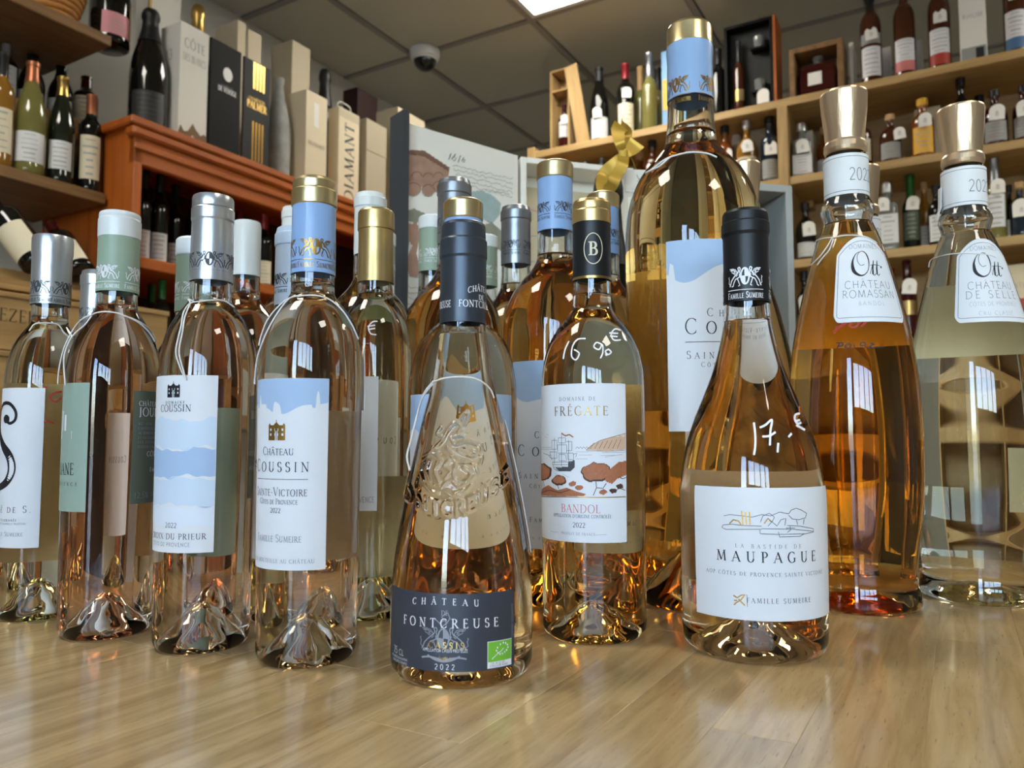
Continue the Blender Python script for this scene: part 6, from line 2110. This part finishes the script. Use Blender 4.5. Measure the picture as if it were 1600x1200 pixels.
on_top(1028, 107, 11, 'slim', 'glass_pale_green', 'cap_black', 'slim pale green bottle right of the tallest one', 0, .2, lmat=None)
r1, w, H = bbox(1033, 1049, 79, 0, .12, .07, 'card_sky', 'narrow sky blue carton left of the very large bottle')
box('label', -.001, 0, w * .1, w * .9, H * .3, H * .66, 'paper_yellow', r1)
on_top(1122, 78, 12, 'bordeaux', 'glass_black', 'cap_black', 'black bottle right of the very large bottle capsule', 0, .12, lmat=None, cat='wine bottle')
# black presentation box with bottle and glasses
r1, w, H = bbox(1130, 1207, 34, 0, .05, .11, None, 'open black presentation box with a bottle and two glasses', body=False)
box('backboard', .06, .11, 0, w, 0, H, 'card_black', r1, .002)
fw = .012
for q in ((0, .06, 0, fw, 0, H), (0, .06, w - fw, w, 0, H), (0, .06, fw, w - fw, 0, fw), (0, .06, fw, w - fw, H - fw, H)):
    box('rim', *q, 'card_black', r1, .001)
box('foam_insert', .045, .06, fw, w - fw, fw, H - fw, 'card_graphite', r1)
box('wooden_side', -.004, .112, -.010, -.0005, 0, H * 1.0, 'wood_orange_v', r1, .001)
t = link('price_tag', tag_mesh(1.1), r1, (-.002, w * .22, H * .06), rad(-90))
n_r = uv(on_B(1207, 34, DB + .05))[1]
pb = un(DB + .05 + .022, n_r + w * .72, zb[0] + fw)
xw, yw = px_of(pb + Vector((0, 0, H * .80)))
bg(on_B, DB + .072, xw, yw, zb[0] + fw + .001, 8.2, 'slim', 'glass_brown', 'cap_black', 'brown bottle in the black presentation box', lmat='foil_gold', lz=(.14, .30))
def tumbler(p, label_, s=1.0):
    root = thing('whisky_glass', label_, 'glass', p)
    v, f = lathe([(0, 0), (.026 * s, 0), (.030 * s, .004), (.034 * s, .07 * s), (.032 * s, .07 * s), (.027 * s, .010), (0, .010)], 24)
    mobj('glass_body', v, f, 'glass_smoke', root, smooth=True, auto=40)
    v, f = lathe([(0, .011), (.0265 * s, .011), (.0275 * s, .020), (0, .020)], 24)
    mobj('glass_base', v, f, 'cap_silver', root, smooth=True, auto=40)
    return root
for k, zz in enumerate((.22, .70)):
    box('ledge', .0, .045, w * .14, w * .46, H * zz - .006, H * zz, 'card_black', r1)
    tumbler(un(DB + .05 + .021, n_r + w * .30, zb[0] + H * zz + .0005), ('lower' if k == 0 else 'upper') + ' whisky glass in the black presentation box', .62)
# framed cognac decanter
r1, w, H = bbox(1232, 1317, 68, 0, .05, .12, None, 'open oak display case holding a dark cognac decanter', name='display_case', cat='case', body=False)
fw = .020
for nm, q in (('frame_side', (0, .12, 0, fw, 0, H)), ('frame_side', (0, .12, w - fw, w, 0, H)), ('frame_bottom', (0, .12, fw, w - fw, 0, fw)), ('frame_top', (0, .12, fw, w - fw, H - fw, H)), ('back', (.11, .12, fw, w - fw, fw, H - fw))):
    box(nm, *q, 'wood_brown', r1, .002)
n_c = uv(on_B(1317, 68, DB + .05))[1] + w / 2
dc = thing('cognac_decanter', 'dark red cognac decanter with white tag in the oak case', 'decanter', un(DB + .105, n_c, zb[0] + fw + .001), pi / 2 - YAW)
hwid, hh = (w / 2 - fw) * .94, (H - 2 * fw) * .70
out = [(-hwid, 0), (hwid, 0), (hwid * 1.0, hh * .70), (hwid * .86, hh * .96), (hwid * .5, hh * 1.04), (hwid * .14, hh * 1.08), (-hwid * .14, hh * 1.08), (-hwid * .5, hh * 1.04), (-hwid * .86, hh * .96), (-hwid, hh * .70)]
n = len(out)
V = [(-.035, a, b_) for a, b_ in out] + [(.035, a, b_) for a, b_ in out] 
V = [(-.022, a, b_) for a, b_ in out] + [(-.038, a * .86, hh * .52 + (b_ - hh * .52) * .86) for a, b_ in out] + [(.03, a, b_) for a, b_ in out]
Fc = [tuple(range(n, 2 * n))] + [(i, n + i, n + (i + 1) % n, (i + 1) % n) for i in range(n)] + [(i, (i + 1) % n, 2 * n + (i + 1) % n, 2 * n + i) for i in range(n)] + [tuple(reversed(range(2 * n, 3 * n)))]
Fc = [tuple(reversed(q)) for q in Fc]
mobj('glass_body', V, Fc, 'glass_dark_red', dc)
v, f = lathe([(0, hh * 1.06), (.016, hh * 1.06), (.013, hh * 1.16), (.019, hh * 1.20), (.019, hh * 1.34), (.010, hh * 1.40), (0, hh * 1.40)], 20)
mobj('stopper', v, f, 'glass_smoke', dc, smooth=True, auto=40)
box('tag', -.0415, -.0405, -hwid * .25, hwid * .45, hh * .30, hh * .72, 'tag_white', dc)
# row of rum bottles
on_top(1358, -8, 17, 'rum', 'glass_brown', 'cap_black', 'dark rum bottle with cream label and tag, right of the oak case', 0, lz=(.12, .42), band=('paper_grey', .45, .56), tagz=(.48, 1.0))
on_top(1410, -22, 17.5, 'rum', 'glass_brown', 'cap_black', 'dark rum bottle with rose band under the label', 0, lz=(.20, .42), band=('paper_rose', .10, .20))
on_top(1464, -36, 18, 'rum', 'glass_brown', 'cap_black', 'dark rum bottle with red band and tag', 0, lz=(.20, .44), band=('paper_red', .09, .20), tagz=(.49, 1.0))
on_top(1582, -62, 19, 'rum', 'glass_brown', 'cap_black', 'dark rum bottle with blue band at the right edge of the top shelf', 0, lz=(.20, .46), band=('paper_blue', .09, .20), tagz=(.56, 1.0))
r1, w, H = bbox(1373, 1392, 74, 0, .2, .03, 'card_white', 'small white card box between the first two rum bottles')
r1, w, H = bbox(1428, 1441, 62, 0, .2, .03, 'card_white', 'small white card box between the second and third rum bottles')
r1, w, H = bbox(1326, 1333, 66, 0, .12, .10, 'card_white', 'thin white folder leaning beside the oak case')
r1, w, H = bbox(1496, 1538, -30, 0, .06, .10, 'card_white', 'white carton with a dark picture near its base, right of the rum')
box('picture_band', -.001, 0, w * .04, w * .96, H * .02, H * .22, 'paper_grey', r1)
box('picture', -.002, -.001, w * .12, w * .42, H * .06, H * .20, 'ink_black', r1)
btext(r1, 'RHUM', w * .5, H * .56, .016, 'ink_pale')

# second shelf, left bay
for (x, yt, hw, gl, cm, lab) in ((874, 231, 10, 'glass_smoke', 'cap_silver', 'clear liqueur bottle with silver top, first in the shadowed left bay'), (895, 243, 8, 'glass_black', 'cap_black', 'black liqueur bottle second in the shadowed left bay'), (914, 243, 8, 'glass_smoke', 'cap_silver', 'short clear liqueur bottle third in the shadowed left bay'), (940, 231, 9, 'glass_smoke', 'cap_pewter', 'clear liqueur bottle fourth in the shadowed left bay'), (962, 238, 9, 'glass_dark_green', 'cap_black', 'dark liqueur bottle just left of the ribbon')):
    on_top(x, yt, hw, 'slim', gl, cm, lab, 1, .13, lmat=None)
on_top(1019, 213, 14, 'spirit', 'glass_brown', 'cap_black', 'dark spirit bottle with white tag right of the gold ribbon', 1, .06, lmat=None, tagz=(.40, 1.2))
on_top(1000, 224, 15, 'round', 'glass_amber', 'cork', 'amber spirit bottle behind the gold ribbon', 1, .15)
on_top(1132, 186, 14, 'spirit', 'glass_amber', 'cap_black', 'amber bottle with tag just right of the very large bottle', 1, .06, lz=(.10, .32), tagz=(.42, 1.1))
on_top(1150, 180, 15, 'square', 'glass_smoke', 'tag_white', 'clear square bottle with white stopper on the second shelf', 1, .17)
v_, w, H = bbox(1172, 1196, 200, 1, .15, .08, 'card_beige', 'tan cardboard tube box behind the amber whisky bottle')
on_top(1166, 189, 17, 'round', 'glass_gold', 'cap_silver', 'golden whisky bottle with silver stopper and tag', 1, .05, lmat='card_cream', lz=(.05, .42), tagz=(.48, 1.0))
on_top(1201, 166, 14.5, 'spirit', 'glass_navy', 'cap_black', 'dark spirit bottle with tag left of the shelf upright', 1, .06, lmat='paper_grey', lz=(.06, .34), tagz=(.40, 1.1))
# second shelf, right bay
on_top(1252, 194, 16, 'square', 'glass_smoke', 'cap_silver', 'square gin bottle with pink print and tag right of the shelf upright', 1, .06, lz=(.06, .40), tagz=(.42, 1.1))
r1, w, H = bbox(1246, 1270, 205, 1, .19, .08, 'card_white', 'white carton behind the square gin bottle')
on_top(1287, 200, 13, 'spirit', 'glass_amber', 'cork', 'amber bottle mostly hidden by the left bronze cap', 1, .16)
on_top(1346, 178, 15, 'spirit', 'glass_brown', 'cap_black', 'brown bottle with cream label right of the left bronze cap', 1, .06, lmat='paper_cream', lz=(.12, .5))
on_top(1390, 180, 18, 'round', 'glass_brown', 'cork', 'round brown bottle with landscape label and side tag', 1, .06, lmat='paper_grey', lz=(.08, .40), tagz=(.42, .9, .03))
on_top(1440, 156, 18, 'spirit', 'glass_amber', 'foil_yellow', 'amber bottle with yellow cap and yellow label', 1, .05, lmat='paper_yellow', lz=(.06, .50), tagz=(.48, 1.0, .008))
r1, w, H = bbox(1428, 1470, 168, 1, .17, .10, 'card_cream', 'cream carton behind the yellow labelled bottle')
on_top(1500, 118, 15, 'spirit', 'glass_black', 'cap_black', 'black bottle rising behind the right bronze cap', 1, .06)
on_top(1530, 150, 15, 'spirit', 'glass_brown', 'cap_black', 'brown bottle between the right bronze cap and the grey labelled one', 1, .16)
on_top(1553, 142, 20, 'round', 'glass_dark_red', 'cap_black', 'dark red bottle with grey label and tag near the right edge', 1, .06, lmat='paper_grey', lz=(.08, .42), tagz=(.42, 1.1))
on_top(1598, 134, 19, 'round', 'glass_dark_red', 'cap_black', 'dark red bottle cut by the right edge of the picture', 1, .06, lmat='paper_grey', lz=(.08, .42), tagz=(.42, 1.1))
# third shelf
on_top(1258, 318, 16, 'round', 'glass_black', 'cap_black', 'squat black bottle with white label and tag above the amber bottle shoulder', 2, .06, lz=(.06, .30), tagz=(.40, 1.1, .012))
on_top(1385, 286, 17, 'square', 'glass_smoke', 'cap_silver', 'square clear bottle with silver stopper and tag', 2, .05, lz=(.10, .52), tagz=(.56, 1.0, -.014))
on_top(1421, 260, 14, 'slim', 'glass_dark_green', 'foil_green', 'slim dark green bottle with tag', 2, .09, lmat='paper_sage_dark', lz=(.14, .50), tagz=(.52, 1.0))
on_top(1443, 285, 12, 'spirit', 'glass_gold', 'cork', 'golden bottle right of the slim green bottle', 2, .20)
on_top(1462, 290, 14, 'spirit', 'glass_black', 'cap_black', 'black bottle with white label left of the clear counter bottle', 2, .06, lz=(.08, .5))
on_top(1552, 243, 17, 'slim', 'glass_pale_green', 'cap_pewter', 'pale bottle with large white label and tag on the third shelf', 2, .05, lz=(.14, .54), tagz=(.54, 1.0, .008))
on_top(1592, 285, 17, 'round', 'glass_navy', 'cork', 'dark blue bottle with tag at the right end of the third shelf', 2, .05, lmat=None, tagz=(.34, 1.2))
on_top(1575, 290, 12, 'spirit', 'glass_black', 'cap_black', 'black bottle between the white labelled and the dark blue bottles', 2, .15)
# fourth shelf
on_top(1392, 420, 14, 'bordeaux', 'glass_dark_red', 'foil_red', 'red bottle in shadow beside the amber bottle label', 3, .14)
on_top(1416, 402, 15, 'slim', 'glass_dark_red', 'glass_dark_red', 'dark red bottle with gold label and tag between the two bronze capped bottles', 3, .05, lmat='foil_gold', lz=(.30, .48), tagz=(.56, 1.1))
r1, w, H = bbox(1408, 1424, 470, 3, .22, .05, 'card_white', 'white carton behind the dark red gold labelled bottle')
r1, w, H = bbox(1570, 1625, 412, 3, .04, .10, 'card_cream', 'cream carton with orange print at the right edge')
box('print', -.001, 0, w * .30, w * .95, H * .12, H * .50, 'paper_red', r1)
btext(r1, 'CHATEAU', w * .6, H * .66, .014, 'ink_pale')
on_top(1256, 425, 12, 'spirit', 'glass_black', 'cap_black', 'black bottle with tag behind the grey gift box', 3, .06, lmat=None, tagz=(.48, 1.1))

# ------------------------------------------------------------------ gift boxes behind the bottles
pmat('gift_white', srgb(246, 245, 240), .5, noise=.02, nscale=30)
pmat('gift_grey', srgb(170, 176, 178), .5)
pmat('gift_dark', srgb(62, 66, 68), .6)
pmat('spine_dark', srgb(60, 64, 70), .5)
pmat('print_terracotta', srgb(176, 140, 122), .6, noise=.25, nscale=70)
pmat('print_terracotta_dark', srgb(132, 98, 84), .6, noise=.2, nscale=90)
pmat('print_leaf', srgb(168, 190, 192), .6, noise=.2, nscale=60)
pmat('print_moss', srgb(150, 152, 136), .6, noise=.25, nscale=60)
hz = on_Y(812, 244, 1.22)
lz_ = on_Y(632, 190, 1.085)
ZT = hz.z
GH = ZT - CT
root = thing('gift_box', 'open white gift box with a printed lid folded out to the left', 'gift box', (hz.x, hz.y, CT), math.atan2(.115, .40))
ang = math.atan2(lz_.y - hz.y, lz_.x - hz.x) - root.rotation_euler.z
LW = (lz_.xy - hz.xy).length
ca, sa = cos(ang), sin(ang)
def lidp(a, z, y=0.0):          # a from hinge outward; y out of the printed face
    return (ca * a - sa * y, sa * a + ca * y, z)
def lid_box(nm, a0, a1, z0, z1, y0, y1, mat):
    V = [lidp(a, z, y) for (a, y, z) in box_vf(a0, a1, y0, y1, z0, z1)[0]]
    return mobj(nm, V, box_vf(0, 1, 0, 1, 0, 1)[1], mat, root)
lid = lid_box('lid', .004, LW, .0, GH, -.012, .0, 'gift_white')
lid_box('lid_spine', LW, LW + .010, .0, GH + .012, -.024, .014, 'spine_dark')
lid_box('lid_cover', .0, LW, .0, GH + .004, -.0145, -.0125, 'spine_dark')
sgn = None
def to_lid(x, y):
    """pixel on the printed face -> (distance from hinge, height)"""
    d = ray(x, y)
    hx, hy = hz.x, hz.y
    ex, ey = (lz_.x - hz.x) / LW, (lz_.y - hz.y) / LW
    # EYE + d t = h + e a
    det = d.x * -ey + d.y * ex
    t = (hx * -ey + hy * ex) / det
    p = EYE + d * t
    return (p.x - hx) * ex + (p.y - hy) * ey, p.z - CT
# which side of the lid faces the camera
tst = root.matrix_basis @ Vector(lidp(LW / 2, .2, .01)); tst0 = root.matrix_basis @ Vector(lidp(LW / 2, .2, 0))
FS = 1.0 if (tst - EYE).length < (tst0 - EYE).length else -1.0
YF = .0006 if FS > 0 else -.0126
def lid_fill(nm, pts, mat, k=1, rows=24):
    v, f = fill_poly([to_lid(*p) for p in pts], rows)
    return mobj(nm, [lidp(a, z, YF + FS * .0004 * k) for a, z in v], f, mat, lid)
def lid_lines(nm, lines, w, mat, k=2):
    P = [ribbon([to_lid(*p) for p in ln], w) for ln in lines]
    v, f = merge2(P)
    return mobj(nm, [lidp(a, z, YF + FS * .0004 * k) for a, z in v], f, mat, lid)
lid_fill('roof_print', [(624, 234), (662, 236), (702, 262), (700, 276), (686, 288), (664, 292), (640, 290), (626, 280)], 'print_terracotta', 1)
lid_fill('roof_print', [(624, 240), (660, 244), (700, 268), (700, 262), (662, 236), (624, 234)], 'print_terracotta_dark', 2, 12)
for (x, y, rx, ry) in ((645, 296, 11, 10), (668, 298, 10, 9), (684, 292, 9, 8), (632, 284, 7, 9), (650, 276, 8, 7), (668, 278, 8, 7), (684, 276, 7, 6)):
    lid_fill('tile_print', [(x + rx * cos(a), y + ry * sin(a)) for a in np.linspace(0, 2 * pi, 14)[:-1]], 'print_terracotta', 3, 10)
    lid_lines('tile_outline', [[(x + rx * cos(a), y + ry * sin(a)) for a in np.linspace(pi, 2 * pi, 9)]], .0012, 'print_terracotta_dark', 4)
def squiggle(x0, y0, x1, y1, amp, n, seed):
    rr = random.Random(seed)
    return [(x0 + (x1 - x0) * i / n, y0 + (y1 - y0) * i / n + rr.uniform(-amp, amp)) for i in range(n + 1)]
lid_lines('handwriting', [squiggle(706 + k * 2, 258 + 7 * k, 800, 280 + 7 * k, 2.0, 40, k) for k in range(5)] + [squiggle(757, 296, 796, 304, 1.6, 14, 9)], .0007, 'ink_pale')
lid_lines('date_print', [[(704, 240), (700, 250)], [(711, 241), (708, 245), (712, 248), (709, 252), (705, 249), (711, 241)], [(719, 243), (715, 254)], [(724, 246), (721, 252), (724, 254), (726, 250), (722, 250)]], .0011, 'ink_grey')
lid_fill('leaf_print', [(735, 300), (752, 298), (770, 306), (782, 318), (780, 336), (768, 350), (752, 340), (742, 324)], 'print_leaf', 1)
lid_fill('leaf_print', [(752, 352), (768, 348), (782, 360), (788, 380), (782, 392), (766, 380), (756, 366)], 'print_moss', 1)
lid_fill('hat_print', [(628, 332), (646, 326), (664, 334), (668, 342), (650, 348), (630, 344)], 'print_moss', 1, 14)
lid_fill('figure_print', [(624, 352), (650, 348), (657, 362), (650, 396), (656, 420), (652, 434), (640, 432), (632, 410), (644, 384), (626, 362)], 'print_terracotta', 1)
lid_fill('figure_print', [(624, 366), (640, 372), (636, 396), (624, 402)], 'print_moss', 2, 14)
lid_lines('caption_print', [squiggle(627, 446 + 9 * k, 660, 452 + 9 * k, 2.0, 14, 20 + k) for k in range(4)], .0007, 'ink_pale')
# tray of the box (local X to the right along the box, local Y away)
TW, TD = .20, .07
def tray(par, x0, w, d, H, mi, mo, ft=.010):
    box('tray_back', x0, x0 + w, d - .006, d, 0, H, mi, par)
    box('tray_side', x0, x0 + ft, 0, d - .006, 0, H, mo, par, .001)
    box('tray_side', x0 + w - ft, x0 + w, 0, d - .006, 0, H, mo, par, .001)
    box('tray_top', x0 + ft, x0 + w - ft, 0, d - .006, H - ft, H, mo, par, .001)
    box('tray_bottom', x0 + ft, x0 + w - ft, 0, d - .006, 0, ft, mo, par, .001)
tray(root, .002, TW, TD, GH, 'gift_white', 'gift_white')
ip = box('insert_card', .014, TW - .012, TD - .012, TD - .007, .012, GH - .03, 'card_cream', root)
for k in range(5):
    a = .03 + .02 * (k % 2)
    V, Fc = merge2([ribbon([(a + .13 * i / 30, GH - .07 - .022 * k + random.Random(k * 40 + i).uniform(-.001, .001)) for i in range(31)], .0009)])
    mobj('handwriting', [(x, TD - .0127, z) for x, z in V], Fc, 'ink_pale' if k else 'ink_rose', ip)
# grey open box to its right
q = on_Y(1238, 290, 1.24)
g2 = thing('gift_box', 'open grey gift box with dark lining behind the very large bottle', 'gift box', (q.x, q.y, CT), math.atan2(.08, .40))
box('tray_back', -.215, 0, .085, .09, 0, q.z - CT, 'gift_dark', g2)
for nm, bx_ in (('tray_side', (-.012, 0, 0, .085, 0, q.z - CT)), ('tray_side', (-.215, -.203, 0, .085, 0, q.z - CT)), ('tray_top', (-.203, -.012, 0, .085, q.z - CT - .012, q.z - CT)), ('tray_bottom', (-.203, -.012, 0, .085, 0, .012))):
    box(nm, *bx_, 'gift_grey', g2, .001)
box('lining', -.200, -.030, .070, .084, .02, q.z - CT - .03, 'gift_dark', g2)

# champagne bottle with a gold ribbon and card in front of the white gift box
pz = on_Y(950, 272, 1.06)
gb = bg(on_Y, 1.06, 950, 272, CT, 47, 'champagne', 'glass_black', 'cap_black', 'black champagne bottle with gold ribbon standing before the gift box', None, cat='champagne bottle', R=.044, H=pz.z - CT)
rb = thing('gold_ribbon', 'gold satin ribbon tied in a bow at the champagne neck', 'ribbon', (pz.x, pz.y, CT))
pmat('satin_gold', srgb(196, 158, 64), .38, metal=.35, noise=.08, nscale=40)
def ribbon3(pix, Y, w, name, dy=None, twist=None):
    """satin band through pixel points at depth Y with width w metres"""
    P = []
    for i, (x, y) in enumerate(pix):
        P.append(on_Y(x, y, Y + (dy[i] if dy else 0)) - Vector((pz.x, pz.y, CT)))
    P = smooth_path(P, 6)
    V, Fc = [], []
    n = len(P)
    for i in range(n):
        t = (P[min(i + 1, n - 1)] - P[max(i - 1, 0)]).normalized()
        side = t.cross(Vector((0, 1, .25 * sin(i * .35))))
        side.normalize()
        ww = w[0] + (w[1] - w[0]) * i / (n - 1) if isinstance(w, tuple) else w
        for off in (-.0004, .0004):
            V += [P[i] + side * ww + Vector((0, off, 0)), P[i] - side * ww + Vector((0, off - .003 * sin(i * .5), 0))]
    for i in range(n - 1):
        a, b_ = 4 * i, 4 * (i + 1)
        Fc += [(a, a + 1, b_ + 1, b_), (a + 3, a + 2, b_ + 2, b_ + 3), (a, b_, b_ + 2, a + 2), (a + 1, a + 3, b_ + 3, b_ + 1)]
    return mobj(name, V, Fc, 'satin_gold', rb, smooth=True, auto=50)
ribbon3([(974, 242), (968, 222), (966, 204), (972, 197)], 1.025, (.004, .013), 'bow_loop', [0, -.01, -.008, 0])
ribbon3([(974, 242), (980, 222), (978, 206), (970, 197)], 1.025, (.004, .012), 'bow_loop', [0, .01, .012, 0])
ribbon3([(974, 244), (984, 236), (996, 222)], 1.02, (.004, .012), 'ribbon_tail')
ribbon3([(974, 244), (972, 258), (962, 275), (956, 290), (944, 298), (940, 284), (946, 268), (960, 256), (972, 246)], 1.015, .008, 'ribbon_loop', [0, -.01, -.012, -.01, 0, .01, .015, .012, .004])
ribbon3([(967, 243), (981, 243)], 1.017, .007, 'knot')
ribbon3([(974, 246), (968, 262), (960, 270), (955, 274)], 1.023, .004, 'neck_band', [0, .01, .015, .02])
cd = on_Y(998, 280, 1.04)
cardr = thing('gift_card', 'small white card hanging from the gold ribbon', 'card', (cd.x, cd.y, cd.z), rad(6))
hc_ = .0185
box('card', -.0185, .0185, 0, .0012, -.0185, .0135, 'card_white', cardr)
box('card_back', -.0200, .0200, .0015, .0024, -.0245, .0105, 'card_white', cardr)
P = [ribbon([(-.003, .006), (0, 0), (.002, -.004), (-.002, -.003)], .0012), ribbon([(0, 0), (.006, -.002)], .001)]
v, f = merge2(P)
mobj('print', [(a, -.0005, b_) for a, b_ in v], f, 'ink_pale', cardr)
v, f, tw = text2d('LA BOUTEILLE', .0024, 'sans', 1, .1)
mobj('lettering', [(p[0] - tw / 2, -.0005, p[1] - .015) for p in v], f, 'ink_pale', cardr)
v, f = tube_vf(smooth_path([(-.004, .0006, .0135), (-.010, -.004, .026), (-.020, -.010, .034)], 5), .0007, 5)
mobj('string', v, f, 'satin_gold', cardr)
